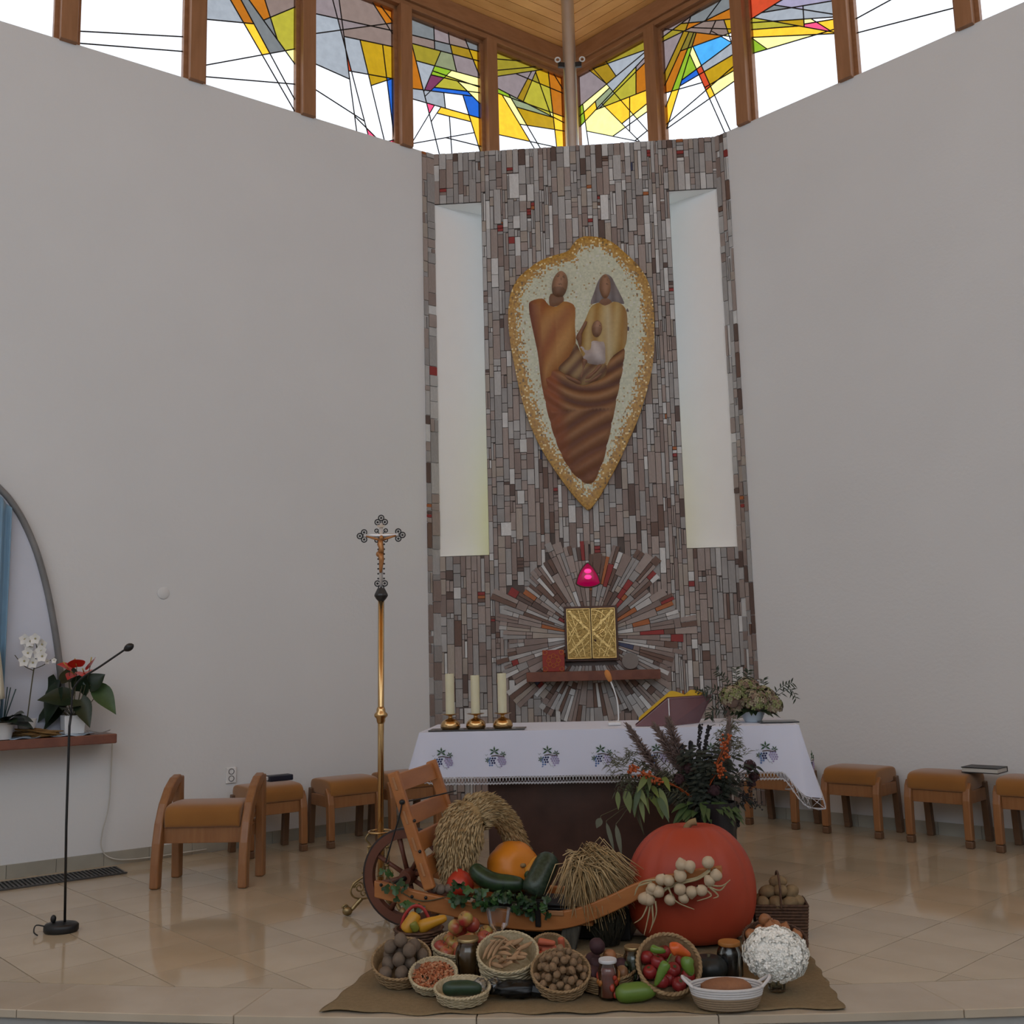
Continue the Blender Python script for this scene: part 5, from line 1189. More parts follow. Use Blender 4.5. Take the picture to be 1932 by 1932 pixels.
# the sloping desk and the open book on it
wv = top2-UP*z_h; sv = la-UP*z_h               # across and down the slope
nrm = wv.cross(sv); nrm = (nrm if nrm.z > 0 else -nrm).normalized()
mb = MB(); mb.obox((UP*z_h+wv/2+sv/2)+nrm*.004, wv/2, sv*.5, nrm*.004); mb.build('desk', m_acr, bs, smooth=False)
bk = thing('open_missal', 'open missal with yellow page edges lying on the altar book stand', 'book', B_)
def page(s0, s1, lift):
    return lambda i, j: UP*z_h+wv*(s0+(s1-s0)*i)+sv*(.02+.9*j)+nrm*(.012+lift*(1-abs(2*((s0+(s1-s0)*i))-1)**2)+.055*sin(pi*min(1, max(0, i))**.7)) 
for k, (s0, s1) in enumerate(((.04, .5), (.5, .97))):
    mb = MB(); mb.grid(page(s0, s1, .0), 12, 4); n0 = len(mb.v); mb.grid(lambda i, j: UP*z_h+wv*(s0+(s1-s0)*i)+sv*(.02+.9*j)+nrm*.009, 12, 4)
    mb.grid(lambda i, j: (page(s0, s1, 0)(i, 0)).lerp(UP*z_h+wv*(s0+(s1-s0)*i)+sv*.02+nrm*.009, j), 12, 2); mb.grid(lambda i, j: (page(s0, s1, 0)(0 if k == 0 else 1, i)).lerp(UP*z_h+wv*(s0 if k == 0 else s1)+sv*(.02+.9*i)+nrm*.009, j), 4, 2)
    mb.build('page_block', M('yellow_page_edge', (.62,.40,.02), .7, var=.15), bk)
mb = MB(); mb.obox((UP*z_h+wv/2+sv*.48)+nrm*.009, wv*.52, sv*.49, nrm*.0012); mb.build('cover', M('dark_red_cover', (.10,.02,.02), .5), bk, smooth=False)
# ---------------------------------------------------------------- hydrangea arrangement
b = on_altar(1422, .34)
hy = thing('hydrangea_arrangement', 'bowl of dried green hydrangeas with fern sprigs on the right end of the altar', 'flowers', b)
mb = MB(); mb.lathe([(.05,0),(.062,.02),(.075,.05),(.08,.065),(.072,.066),(.06,.05),(0,.045)], 24); mb.build('bowl', M('pale_blue_bowl', (.62,.70,.76), .3), hy, ang=50)
def floret_ball(mb, c, r, n, s=.011, mats=3):
    for k in range(n):
        z = rnd.uniform(-.35, 1); a = rnd.uniform(0, 2*pi); q = sqrt(max(0, 1-z*z)); d = V((q*cos(a), q*sin(a), z)); p = V(c)+d*r*rnd.uniform(.85, 1.05)
        u = d.orthogonal().normalized(); w = d.cross(u); mi = rnd.randrange(mats); th = rnd.uniform(0, 1.5)
        for j in range(4):
            t_ = th+j*pi/2; e = (u*cos(t_)+w*sin(t_)); f = d.cross(e); mb.add([p, p+e*s*.8+f*s*.5+d*s*.3, p+e*s*1.4+d*s*.15, p+e*s*.8-f*s*.5+d*s*.3], [(0,1,2,3)], mi)
m_hyd = [M('hydrangea_green', (.24,.27,.10), .8), M('hydrangea_beige', (.36,.31,.20), .8), M('hydrangea_rose', (.27,.18,.13), .8)]
rl = lambda x, y, dy=0.: at_off(x, y, b)-b+V((0, dy, 0))
for (x, y, r) in ((1382,1318,.085),(1410,1305,.09),(1436,1318,.085),(1398,1335,.07),(1452,1332,.07),(1420,1325,.09)):
    mb = MB(); c = rl(x, y, rnd.uniform(-.06, .04)); mb.ell(c, r*.7, 10, 7, mi=2); floret_ball(mb, c, r, 210, .0135); mb.build('hydrangea_head', m_hyd, hy)
def sprig(mb, pts, L, w, n, mi=0, droop=.2, leafmi=None, t=.002):
    P = spline(pts, 6); mb.tube(P, t, 5, mi=mi); k = len(P)
    for i in range(n):
        q = P[min(k-1, int((i+.6)/n*k))]; d = (P[min(k-1, int((i+.6)/n*k)+1)]-P[max(0, int((i+.6)/n*k)-1)]).normalized()
        sd = d.cross(V((rnd.uniform(-.4,.4), -1, rnd.uniform(-.2,.2)))).normalized()*(1 if i % 2 else -1); mb.leaf(q, d*.6+sd+V((0, rnd.uniform(-.4,.2), 0)), L*rnd.uniform(.7, 1.1), w, (0,-.7,.6), droop, mi if leafmi is None else leafmi, .15, 4)
m_fern = M('dark_fern', (.022,.035,.018), .6, var=.3)
for pts in ([(1440,1340),(1465,1315),(1490,1300),(1502,1318)], [(1445,1330),(1465,1305),(1480,1293),(1494,1288)], [(1440,1320),(1442,1300),(1440,1282)], [(1380,1330),(1345,1318),(1312,1302)], [(1385,1325),(1350,1300),(1325,1306)], [(1372,1340),(1345,1340),(1338,1355)], [(1380,1310),(1370,1285),(1352,1265)], [(1395,1300),(1390,1280),(1388,1262)], [(1405,1300),(1408,1278),(1412,1265)]):
    mb = MB(); sprig(mb, [rl(*p) for p in pts], .045, .010, 18); mb.build('fern_sprig', m_fern, hy)
for k in range(16):
    mb = MB(); a = pi+rnd.uniform(-.4, pi+.4); mb.leaf(V((.05*cos(a), .05*sin(a), .075)), V((cos(a), sin(a)*.8, rnd.uniform(-.1,.5))), rnd.uniform(.09,.14), .05, (0,-.3,1), .5, 0, .2, 5); mb.build('leaf', m_leafd, hy)
b = on_altar(1468, .25); mb = MB(); mb.obox(UP*.004, AE*.12, AN*.09, UP*.004); o = mb.build('flat_tray', M('dark_tray', (.05,.055,.06), .2), None, smooth=False); o.location = b; tag(o, 'flat dark tray on the right end of the altar', 'tray')
# ================================================================== TALL DRIED BOUQUET BEHIND THE PUMPKIN
VB = V((1.13, 6.08, 0))
vz = thing('dried_bouquet', 'tall bouquet of reeds, berries and dark seed heads in a black vase before the altar', 'bouquet', VB)
mb = MB(); mb.lathe([(.09,0),(.10,.02),(.105,.3),(.115,.6),(.108,.6),(.10,.45),(0,.45)], 26); mb.build('vase', M('black_vase', (.012,.012,.014), .3), vz, ang=50)
rl = lambda x, y, dy=0.: at_off(x, y, VB)-VB+V((0, dy, 0))
m_plume = M('reed_plume', (.20,.14,.12), .9, var=.35, scale=25)
def plume(mb, pts, w, n):
    P = spline(pts, 8); k = len(P); mb.tube(P, .003, 5)
    for i in range(n):
        t = rnd.random(); q = P[int(t*(k-1))]; d = (P[min(k-1, int(t*(k-1))+1)]-P[max(0, int(t*(k-1))-1)]).normalized()
        ww = w*(sin(pi*(t*.9+.08))**.7); a = rnd.uniform(0, 2*pi); sd = V((cos(a), sin(a)*.6, rnd.uniform(-.3, .1)))
        e = q+d*rnd.uniform(.02, .055)+sd*ww*rnd.uniform(.3, 1.); mb.tube([q, q.lerp(e, .6)+UP*.004, e], [.0014,.0027,.0007], 4)
for top, mid, wd in (((1186,1372),(1222,1425),.06),((1238,1372),(1262,1415),.06),((1262,1360),(1276,1410),.065),((1375,1362),(1372,1410),.03)):
    mb = MB(); plume(mb, [rl(mid[0]*2-top[0], mid[1]*2-top[1], .03), rl(*mid), rl(*top)], wd, 620); pl = mb.build('reed_plume', m_plume, vz); 
    mb = MB(); mb.tube(spline([V((0,0,.5)), rl((mid[0]*2-top[0])*.6+1330*.4, 1520), rl(mid[0]*2-top[0], mid[1]*2-top[1], .03)], 5), .003, 5); mb.build('stalk', m_stem, vz)
m_seed = M('dark_seed_head', (.018,.016,.018), .7, var=.3); m_burg = M('burgundy_head', (.06,.025,.03), .85, var=.4, scale=40)
for a, b_ in (((1322,1368),(1316,1440)),((1338,1370),(1328,1420)),((1303,1400),(1303,1432)),((1285,1405),(1290,1440)),((1390,1520),(1392,1558))):
    mb = MB(); P = spline([rl(*b_), rl(*a)], 26)
    for i, q in enumerate(P): 
        for j in range(4): mb.ell(q+V((rnd.uniform(-.009,.009), rnd.uniform(-.009,.009), rnd.uniform(-.004,.004))), .0065, 6, 4)
    mb.tube(spline([rl(1335,1520), rl(b_[0]*.7+1335*.3, b_[1]+25), rl(*b_)], 5), .0025, 5); mb.build('seed_spike', m_seed, vz)
for (x, y, r) in ((1302,1450,.05),(1414,1445,.035),(1425,1468,.03),(1278,1470,.035),(1345,1490,.04),(1420,1480,.022)):
    mb = MB(); c = rl(x, y, rnd.uniform(-.05, .03)); mb.ell(c, r*.8, 9, 6); floret_ball(mb, c, r, 90, .007, 1); mb.build('dark_flower_head', m_burg, vz)
    mb = MB(); mb.tube(spline([rl(1335,1530), (rl(1335,1520)+c)/2+V((0,0,.02)), c], 5), .0025, 5); mb.build('stalk', m_stem, vz)
m_berry = M('orange_berry', (.42,.085,.018), .35, var=.2, scale=40)
for c0_, n_, sp in (((1190,1448),26,(.03,.02,.018)),((1215,1458),22,(.035,.02,.014)),((1235,1470),16,(.03,.02,.015)),((1362,1412),34,(.015,.02,.045)),((1352,1450),36,(.018,.02,.035)),((1368,1390),10,(.01,.01,.02))):
    mb = MB(); c = rl(*c0_, -.09)
    for k in range(n_): mb.ell(c+V((rnd.gauss(0, sp[0]*.7), rnd.gauss(0, sp[1]*.7), rnd.gauss(0, sp[2]*.7))), .0075, 7, 5)
    mb.tube(spline([rl(1325,1520), (rl(1325,1500)+c)/2, c], 5), .003, 5); mb.build('berry_cluster', m_berry, vz)
m_wisp = M('wispy_green', (.13,.13,.085), .9, var=.3); 
for (x, y, r, n_) in ((1370,1395,.07,150),(1392,1410,.06,110),(1385,1370,.045,60),(1365,1430,.05,80),(1160,1440,.06,90),(1190,1430,.05,60),(1180,1470,.05,60)):
    mb = MB(); c = rl(x, y, .02)
    for k in range(n_):
        s0_ = c+V((rnd.gauss(0, r*.42), rnd.gauss(0, r*.3), rnd.gauss(0, r*.5))); d = V((rnd.uniform(-.8,.8), rnd.uniform(-.5,.3), rnd.uniform(-.1,.9))); mb.leaf(s0_, d, rnd.uniform(.035,.07), .0045, (0,-1,.2), rnd.uniform(.3,1.1), 0, .1, 5)
    mb.tube(spline([rl(1330,1525), (rl(1330,1500)+c)/2, c], 5), .002, 5); mb.build('wispy_head', m_wisp, vz)
m_dkf = M('bouquet_dark_leaf', (.018,.026,.016), .6, var=.4); m_mid = M('bouquet_green_leaf', (.06,.10,.032), .5, var=.35); m_lime = M('bouquet_lime_leaf', (.15,.19,.045), .5, var=.3)
for k in range(72):
    x, y = rnd.gauss(1325, 46), rnd.gauss(1470, 34); mb = MB(); sprig(mb, [rl(1333, 1540), rl((x+1333)/2, (y+1530)/2, rnd.uniform(-.06,.06)), rl(x, y-12, rnd.uniform(-.1,.08))], .055, .02, 16, droop=.4); mb.build('dark_sprig', m_dkf, vz)
for k in range(34):
    a = rnd.uniform(0, 2*pi); mb = MB(); c = rl(1330+36*cos(a), 1520+10*sin(a)); d = V((cos(a), -abs(sin(a))-.2, rnd.uniform(-.6,.5))); mb.leaf(c+V((0,-.04,0)), d, rnd.uniform(.08,.13), rnd.uniform(.03,.045), (0,-.5,.8), .4, 0, .2, 5); mb.build('green_leaf', m_mid, vz)
for k in range(16):
    x, y = rnd.uniform(1180, 1250), rnd.uniform(1455, 1500); mb = MB(); mb.leaf(rl(x, y, rnd.uniform(-.08,.05)), V((rnd.uniform(-.5,.3), -.3, rnd.uniform(-1,-.1))), rnd.uniform(.09,.15), rnd.uniform(.03,.04), (0,-1,.3), .25, 0, .2, 6); mb.build('lime_leaf', m_lime if k % 3 else m_mid, vz)
for (x, y, d, L, w) in ((1178,1486,(.15,-.2,-1),.13,.05),(1240,1497,(.1,-.3,-1),.13,.055),(1163,1490,(.0,-.2,-1),.1,.03),(1142,1548,(.25,-.1,-1),.16,.025),(1160,1552,(.15,-.1,-1),.17,.03),(1132,1540,(-.3,0,-.6),.06,.04),(1205,1500,(.1,-.3,-1),.14,.03)):
    mb = MB(); mb.leaf(rl(x, y, -.06), d, L, w, (0,-1,.2), .05, 0, .2, 6); lf = mb.build('hanging_leaf', m_lime if y < 1540 else M('greyish_leaf', (.15,.16,.11), .7), vz)
    mb = MB(); mb.tube(spline([rl(1215,1575), rl(1200 if y < 1540 else 1195, 1520), rl(x+6, y-6, -.05), rl(x, y, -.06)], 5), .0025, 5); mb.build('twig', m_stem, lf)
m_fea = M('feathery_brown_green', (.07,.07,.04), .8, var=.4)
for k in range(16):
    x, y = rnd.uniform(1150, 1265), rnd.uniform(1425, 1500); mb = MB(); sprig(mb, [rl(1310, 1530), rl((x+1310)/2, (y+1500)/2, rnd.uniform(-.06,.06)), rl(x, y, rnd.uniform(-.08,.05))], .04, .007, 30, droop=.3); mb.build('feathery_sprig', m_fea, vz)
for k in range(14):
    x, y = rnd.uniform(1385, 1430), rnd.uniform(1455, 1520); mb = MB(); P = [rl(1345,1520), rl((x+1345)/2, (y+1500)/2-10), rl(x, y, rnd.uniform(-.05,.03))]; mb.tube(spline(P, 5), .0014, 4)
    for j in range(6): q = P[2]+V((rnd.uniform(-.025,.025), rnd.uniform(-.02,.02), rnd.uniform(-.03,.025))); mb.ell(q, .0055, 5, 4); mb.tube([P[2], q], .001, 4)
    mb.build('seed_twig', m_seed, vz)

# ================================================================== HARVEST DISPLAY
m_burlap = M('burlap', (.27,.195,.105), .95, col2=(.21,.15,.075), scale=60, bump=.5, bscale=300)
def burl(i, j):
    xf = -.86+2.16*i; yf = edge(xf)+.035+.012*sin(i*23)+.01*sin(i*57); xb = -.58+1.98*i; yb = 5.80-.36*i
    x, y = xf+(xb-xf)*j, yf+(yb-yf)*j
    x += (.006*sin(j*41) if i > .99 else -.006*sin(j*37) if i < .01 else 0)
    return V((x, y, .005+.004*max(0, sin(i*31+j*3))*(1-j)**3+.006*max(0, sin(i*13+1))*(1-j)**8))
mb = MB(); mb.grid(burl, 120, 40); o = mb.build('burlap_cloth', m_burlap, None); o.modifiers.new('s', 'SOLIDIFY').thickness = .002; tag(o, 'brown burlap cloth spread on the platform under the harvest display', 'cloth')
ZB = .014                                   # top of the burlap

# ---------------------------------------------------------------- wheelbarrow
BE = V((.966, -.259, 0)); BW = V((.259, .966, 0)); BP = V((-.76, 5.60, 0)); WID = .60
m_cart = M('orange_brown_wood', (.42,.165,.048), .45, col2=(.32,.115,.032), scale=4, stretch=(1,1,5))
m_wheel = M('red_brown_wood', (.15,.05,.028), .5, col2=(.10,.035,.02), scale=6)
m_tyre = M('iron_tyre', (.03,.02,.018), .5)
wbw = thing('wheelbarrow', 'decorative wooden wheelbarrow laden with straw and squashes before the altar', 'wheelbarrow', BP)
def onr(x, y, w=0.): return ONPL(x, y, BP+BW*w, BW)-BP     # pixel on the vertical plane w metres behind the near rail
NR = [(708,1676),(740,1684),(790,1697),(850,1711),(910,1725),(970,1735),(1030,1738),(1090,1729),(1150,1706),(1200,1682),(1250,1662),(1300,1650),(1362,1641)]
rail = [onr(*p) for p in NR]; rz = [(p.dot(BE), p.z) for p in rail]
rs = [(p.x, p.y) for p in spline([(u, z, 0) for u, z in rz], 5)]
hts = [.042 if u < 1.35 else .042-.022*min(1, (u-1.35)/.2) for u, z in rs]
def rail_mesh(w, u_end=9.):
    mb = MB(); q = [(u, z, h) for (u, z), h in zip(rs, hts) if u < u_end]; n = len(q); vs = []; fs = []
    for u, z, h in q:
        for a, b in ((-.018,-1),(.018,-1),(.018,1),(-.018,1)): vs.append(BE*u+BW*(w+a)+UP*(z+b*h))
    for i in range(n-1):
        for j in range(4): fs.append((i*4+j, i*4+(j+1) % 4, i*4+4+(j+1) % 4, i*4+4+j))
    fs += [(0,1,2,3), tuple(range(4*n-4, 4*n))]; return mb.add(vs, fs)
bev(rail_mesh(0).build('rail', m_cart, wbw, smooth=False), .006); bev(rail_mesh(WID).build('rail', m_cart, wbw, smooth=False), .006)
def rail_z(u):
    for (a, z0), (b, z1) in zip(rs, rs[1:]):
        if a <= u <= b: return z0+(z1-z0)*(u-a)/(b-a)
    return rs[-1][1]
for k in range(7):                          # bed slats
    u = .34+k*.125; mb = MB(); z = rail_z(u)-.045; mb.obox(BE*u+BW*(WID/2)+UP*z, BE*.05, BW*(WID/2-.02), UP*.010); bev(mb.build('bed_slat', m_cart, wbw, smooth=False), .003)
# mortise plates, bolts and iron strap on the near rail
for (x, y, w_, h_) in ((990,1722,.045,.012),(1050,1721,.045,.012)):
    mb = MB(); c = onr(x, y); mb.obox(c-BW*.020, BE*w_*.9, BW*.004, UP*h_); bev(mb.build('tenon', M('pale_tenon', (.40,.19,.08), .5), wbw, smooth=False), .003)
for (x, y) in ((780,1690),(806,1692),(722,1668)):
    mb = MB(); mb.ell(onr(x, y)-BW*.022, (.009,.009,.009), 8, 6); mb.build('bolt', m_dark, wbw)
c = onr(1017, 1722); mb = MB(); mb.obox(c-BW*.004, BE*.014, BW*.024, UP*.062); bev(mb.build('iron_strap', m_dark, wbw, smooth=False), .003)
# wheel
WC = ONPL(771, 1668, BP+BW*.30, BW)-BP; WC.z = .272; WR = .262
mb = MB(); n = 40; R2 = Matrix((BE, UP, -BW)).transposed().to_4x4(); mb.T = Matrix.Translation(WC) @ R2
mb.lathe([(WR-.056,-.022),(WR-.008,-.024),(WR-.008,.024),(WR-.056,.022)], 44, close=True); rim = mb.build('wheel_rim', m_wheel, wbw, ang=40)
mb = MB(); mb.T = Matrix.Translation(WC) @ R2; mb.lathe([(WR-.010,-.025),(WR,-.024),(WR,.024),(WR-.010,.025)], 44, close=True); mb.build('tyre', m_tyre, wbw, ang=40)
mb = MB(); mb.T = Matrix.Translation(WC) @ R2; mb.lathe([(.0,-.06),(.035,-.06),(.045,-.03),(.045,.03),(.035,.06),(0,.06)], 20); mb.build('hub', m_wheel, wbw, ang=40)
for k in range(8):
    a = 2*pi*k/8+.25; d = BE*cos(a)+UP*sin(a); mb = MB(); mb.tube([WC+d*.03, WC+d*.12, WC+d*(WR-.03)], [.014,.012,.016], 8); mb.build('spoke', m_wheel, wbw)
mb = MB(); mb.tube([WC-BW*.32, WC+BW*.32], .014, 8); mb.build('axle', m_dark, wbw)
# end rack: two leaning posts with cross boards
pb_, pt_ = onr(812, 1678, -.0), onr(741, 1457, -.0)
for w in (0, WID):
    mb = MB(); mb.bar(pb_+BW*(w-.0), pt_+BW*(w-.0), .038, .062, BE); bev(mb.build('rack_post', m_cart, wbw, smooth=False), .010, 3)
nrm_ = (pt_-pb_).normalized()
for q, h_ in (((757,1478),.046),((788,1542),.046),((803,1592),.046),((815,1640),.046)):
    p = onr(*q); t = (p.z-pb_.z)/(pt_.z-pb_.z); p = pb_.lerp(pt_, t); mb = MB(); mb.obox(p+BW*(WID/2), nrm_*h_, BW*(WID/2-.015), BE*.011); bev(mb.build('rack_board', m_cart, wbw, smooth=False), .004)
    mb = MB(); mb.obox(p-BW*.02, nrm_*.035, BW*.004, BE*.007); bev(mb.build('tenon', M('pale_tenon', (.4,.19,.08)), wbw, smooth=False), .002)
for (x, y) in ((761,1513),(785,1547),(795,1605)): mb = MB(); mb.ell(onr(x, y)-BW*.024, .009, 8, 6); mb.build('bolt', m_dark, wbw)
# black cord from the rack down to the wheel and back across the rack
k0 = onr(762, 1512)-BW*.026
mb = MB(); mb.tube(spline([k0, onr(757,1540)-BW*.03, onr(742,1590)-BW*.03, onr(732,1625)-BW*.03], 4), .004, 6); mb.tube(spline([k0, onr(800,1506, .2), onr(860,1492, .45)], 4), .004, 6); mb.ell(k0, (.016,.014,.014), 8, 6); mb.build('black_cord', m_dark, wbw)
# legs under the handles
for w in (.0, WID):
    u = 1.04; mb = MB(); mb.bar(BE*u+BW*(w+.02*(1-w))+UP*(rail_z(u)-.03), BE*(u-.03)+BW*(w+.02)+UP*.0145, .045, .085, BE); bev(mb.build('leg', M('grey_bark', (.085,.078,.06), .95, var=.5, scale=14, stretch=(4,4,.6), bump=.8, bscale=30), wbw, smooth=False), .006)
# under the barrow: stump, dark box and hay
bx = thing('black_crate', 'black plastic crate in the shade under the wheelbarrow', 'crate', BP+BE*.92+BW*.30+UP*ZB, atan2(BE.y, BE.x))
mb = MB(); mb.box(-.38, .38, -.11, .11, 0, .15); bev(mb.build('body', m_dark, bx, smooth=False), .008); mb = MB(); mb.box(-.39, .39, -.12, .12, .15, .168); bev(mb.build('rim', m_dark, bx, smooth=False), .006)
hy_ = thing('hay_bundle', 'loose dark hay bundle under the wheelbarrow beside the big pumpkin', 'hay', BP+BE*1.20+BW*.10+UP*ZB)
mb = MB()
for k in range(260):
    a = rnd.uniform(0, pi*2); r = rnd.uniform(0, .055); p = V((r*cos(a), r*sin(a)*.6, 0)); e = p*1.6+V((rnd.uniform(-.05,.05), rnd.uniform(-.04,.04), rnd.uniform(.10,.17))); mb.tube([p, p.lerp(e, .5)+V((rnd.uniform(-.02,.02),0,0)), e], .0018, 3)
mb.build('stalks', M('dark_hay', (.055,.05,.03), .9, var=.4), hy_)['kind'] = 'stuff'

# ---------------------------------------------------------------- squashes
def squash(mb, c, r, h, ribs=10, depth=.06, n=60, m=18, R=None, dent=.18):
    def P(i, j):
        a = 2*pi*i; ph = -pi/2+pi*j; rr = cos(ph); z = sin(ph); k = 1-depth*abs(cos(ribs*a/2))**6*(.3+.7*rr)
        zz = z*h-(dent*h*exp(-(rr/.28)**2) if z > 0 else -dent*.5*h*exp(-(rr/.28)**2)); p = V((r*k*rr**.75*cos(a), r*k*rr**.75*sin(a), zz))
        return V(c)+(R @ p if R is not None else p)
    mb.grid(P, n, m, closeu=True)
pc = V((.868, 5.47, 0))
gp2 = thing('giant_pumpkin', 'giant orange red pumpkin standing in front of the altar', 'pumpkin', pc+UP*ZB)
mb = MB()
def gpk(i, j):
    a = 2*pi*i; ph = -pi/2+pi*j; z = sin(ph); rr = max(0, cos(ph))**(.92 if z > 0 else .42)
    rib = 1-.055*abs(sin(5.5*a))**.5*0-.045*(abs(cos(5.5*a+.4))**8)*(.4+.6*max(0, z))-.012*sin(3*a+1)
    zz = .235+(.345 if z > 0 else .24)*(abs(z)**.95*(1 if z > 0 else -1))-(.045*exp(-(rr/.25)**2) if z > 0 else 0); 
    rx = .33
    zz = max(0.0, zz) if z < 0 else zz
    return V((rx*rib*rr*cos(a)+.008*z, .275*rib*rr*sin(a), zz*1.0))
mb.grid(gpk, 96, 34, closeu=True)
mb.build('body', M('pumpkin_skin', (.40,.052,.022), .5, col2=(.33,.042,.016), scale=3.5, bump=.1, bscale=18), gp2)
mb = MB(); mb.tube(spline([V((-.005,0,.52)), V((-.008,-.005,.545)), V((.01,-.01,.568)), V((.04,-.012,.575))], 4), [.028,.026,.024,.022,.020,.019,.018,.018,.018,.018,.019,.02,.021], 8); mb.build('stem', M('pumpkin_stem', (.33,.23,.11), .8, var=.4, scale=20), gp2)
def bed(x, y, w): return ONPL(x, y, BP+BW*w, BW)
# orange pumpkin lying in the barrow
c = bed(968, 1638, .36); t = thing('orange_pumpkin', 'smooth orange yellow pumpkin lying in the wheelbarrow beside the straw wreath', 'pumpkin', c)
Rt = Matrix.Rotation(radians(72), 3, 'X') @ Matrix.Rotation(radians(25), 3, 'Y')
mb = MB(); squash(mb, (0,0,0), .145, .125, 8, .035, 56, 20, Rt, .12); mb.build('body', M('orange_skin', (.66,.22,.015), .4, var=.15, scale=4), t)
mb = MB(); mb.tube([Rt @ V((0,0,.10)), Rt @ V((.01,0,.13))], [.014,.010], 7); mb.build('stem', M('pumpkin_stem', (.33,.23,.11)), t)
# red hokkaido squash
c = bed(868, 1668, .10); t = thing('red_squash', 'small red teardrop squash in the wheelbarrow beside grey potatoes', 'squash', c)
mb = MB(); mb.lathe([(0,-.065),(.04,-.062),(.068,-.035),(.074,-.005),(.064,.03),(.042,.055),(.022,.068),(.012,.078),(0,.08)], 28); o = mb.build('body', M('red_squash_skin', (.48,.045,.022), .35, var=.15), t); 
mb = MB(); mb.tube([(0,0,.074),(.006,0,.092)], .008, 6); mb.build('stem', m_stem, t)
# long squashes
def veg_tube(name, lab, cat, pts, r, mat, stem=None, group=None, n=16):
    P = spline(pts, 14); k = len(P); rr = []
    for i in range(k):
        t_ = i/(k-1); rr.append(max(.002, (r(t_) if callable(r) else r*min(1, max(0, 1-(2*t_-1)**4)**.5+.02))))
    c = P[0]; c0 = V((c.x, c.y, min(p.z-q for p, q in zip(P, rr)))); t = thing(name, lab, cat, c0, group=group)
    mb = MB(); mb.tube([p-c0 for p in P], rr, n); mb.build('body', mat, t)
    if stem:
        d = (P[-1]-P[-4]).normalized(); mb = MB(); mb.tube([P[-1]-c0-d*.004, P[-1]-c0+d*stem], [stem*.35, stem*.25], 6); mb.build('stem', m_stem, t)
    return t
m_zuc = M('dark_zucchini', (.012,.028,.012), .32, col2=(.02,.045,.016), scale=30, contrast=.1)
m_zuc2 = M('speckled_zucchini', (.035,.055,.035), .35, col2=(.016,.03,.018), scale=60, contrast=.12)
veg_tube('curved_zucchini', 'dark green crook-necked zucchini lying before the orange pumpkin', 'zucchini', [bed(892,1632,.06), bed(905,1650,.05), bed(930,1664,.05), bed(960,1668,.06), bed(990,1668,.08)], lambda t_: .047*min(1, max(0, 1-(2*t_-1)**4)**.5+.02)*(1.05-.2*abs(t_-.5)), m_zuc, .02)
veg_tube('marrow', 'large speckled dark green marrow leaning beside the straw sheaf', 'marrow', [bed(1000,1690,.05), bed(1012,1668,.08), bed(1026,1640,.14), bed(1040,1614,.2)], lambda t_: .066*min(1, max(0, 1-(2*t_-1)**4)**.5+.02), m_zuc2, .02)
veg_tube('yellow_gourd', 'small yellow orange gourd with a green end between pumpkin and marrow', 'gourd', [bed(996,1648,.16), bed(1002,1640,.16), bed(1010,1626,.18), bed(1018,1618,.2)], lambda t_: .036*min(1, max(0, 1-(2*t_-1)**4)**.5+.02)*(1-.55*t_), M('yellow_gourd_skin', (.62,.26,.02), .4))
veg_tube('green_gourd_tip', 'tiny dark green gourd wedged between zucchini and marrow', 'gourd', [bed(994,1650,.10), bed(998,1652,.09), bed(1003,1656,.09)], .022, m_zuc)
m_gp = M('grey_potato', (.20,.165,.13), .8, var=.35, scale=30, bump=.2)
for k, (x, y, rr) in enumerate(((820,1675,.026),(832,1678,.028),(847,1676,.024))):
    c = bed(x, y, .05); mb = MB(); mb.ell((0,0,0), (rr,rr,rr*.95), 12, 8); o = mb.build('grey_potato', m_gp, None); o.location = c; tag(o, 'small grey potato on the wheelbarrow rail beside the red squash', 'potato', 'grey potatoes beside the red squash')
# ---------------------------------------------------------------- straw wreath and wheat sheaf
m_straw = [M('straw_light', (.52,.38,.20), .85, var=.25, scale=30), M('straw_mid', (.40,.27,.12), .85, var=.25, scale=30), M('straw_dark', (.27,.17,.07), .85, var=.25, scale=30)]
def grain(mb, p, d, L, w, mi):
    d = V(d).normalized(); x = d.orthogonal().normalized(); y = d.cross(x); mb.add([p, p+d*L*.4+x*w, p+d*L*.4+y*w, p+d*L*.4-x*w, p+d*L*.4-y*w, p+d*L], [(0,2,1),(0,3,2),(0,4,3),(0,1,4),(5,1,2),(5,2,3),(5,3,4),(5,4,1)], mi)
WW = .30
wr0 = bed(850, 1660, WW); sw = thing('straw_wreath', 'arched wreath of wheat ears standing in the wheelbarrow', 'wreath', V((wr0.x, wr0.y, .22)))
O_ = sw.location
path = [bed(x, y, w)-O_ for x, y, w in ((862,1660,.18),(862,1618,.18),(866,1580,.20),(880,1548,.24),(905,1530,.30),(933,1530,.36),(957,1552,.44),(972,1585,.50),(984,1620,.55))]
Pw = spline(path, 8); kW = len(Pw)
radw = [(.070+.052*min(1, i/(kW*.22))) if i < kW*.3 else .122-.066*min(1, (i/kW-.3)/.35) for i in range(kW)]
core = MB(); core.tube(Pw, [r*.86 for r in radw], 14); core.build('straw_core', m_straw[1], sw)
mb = MB()
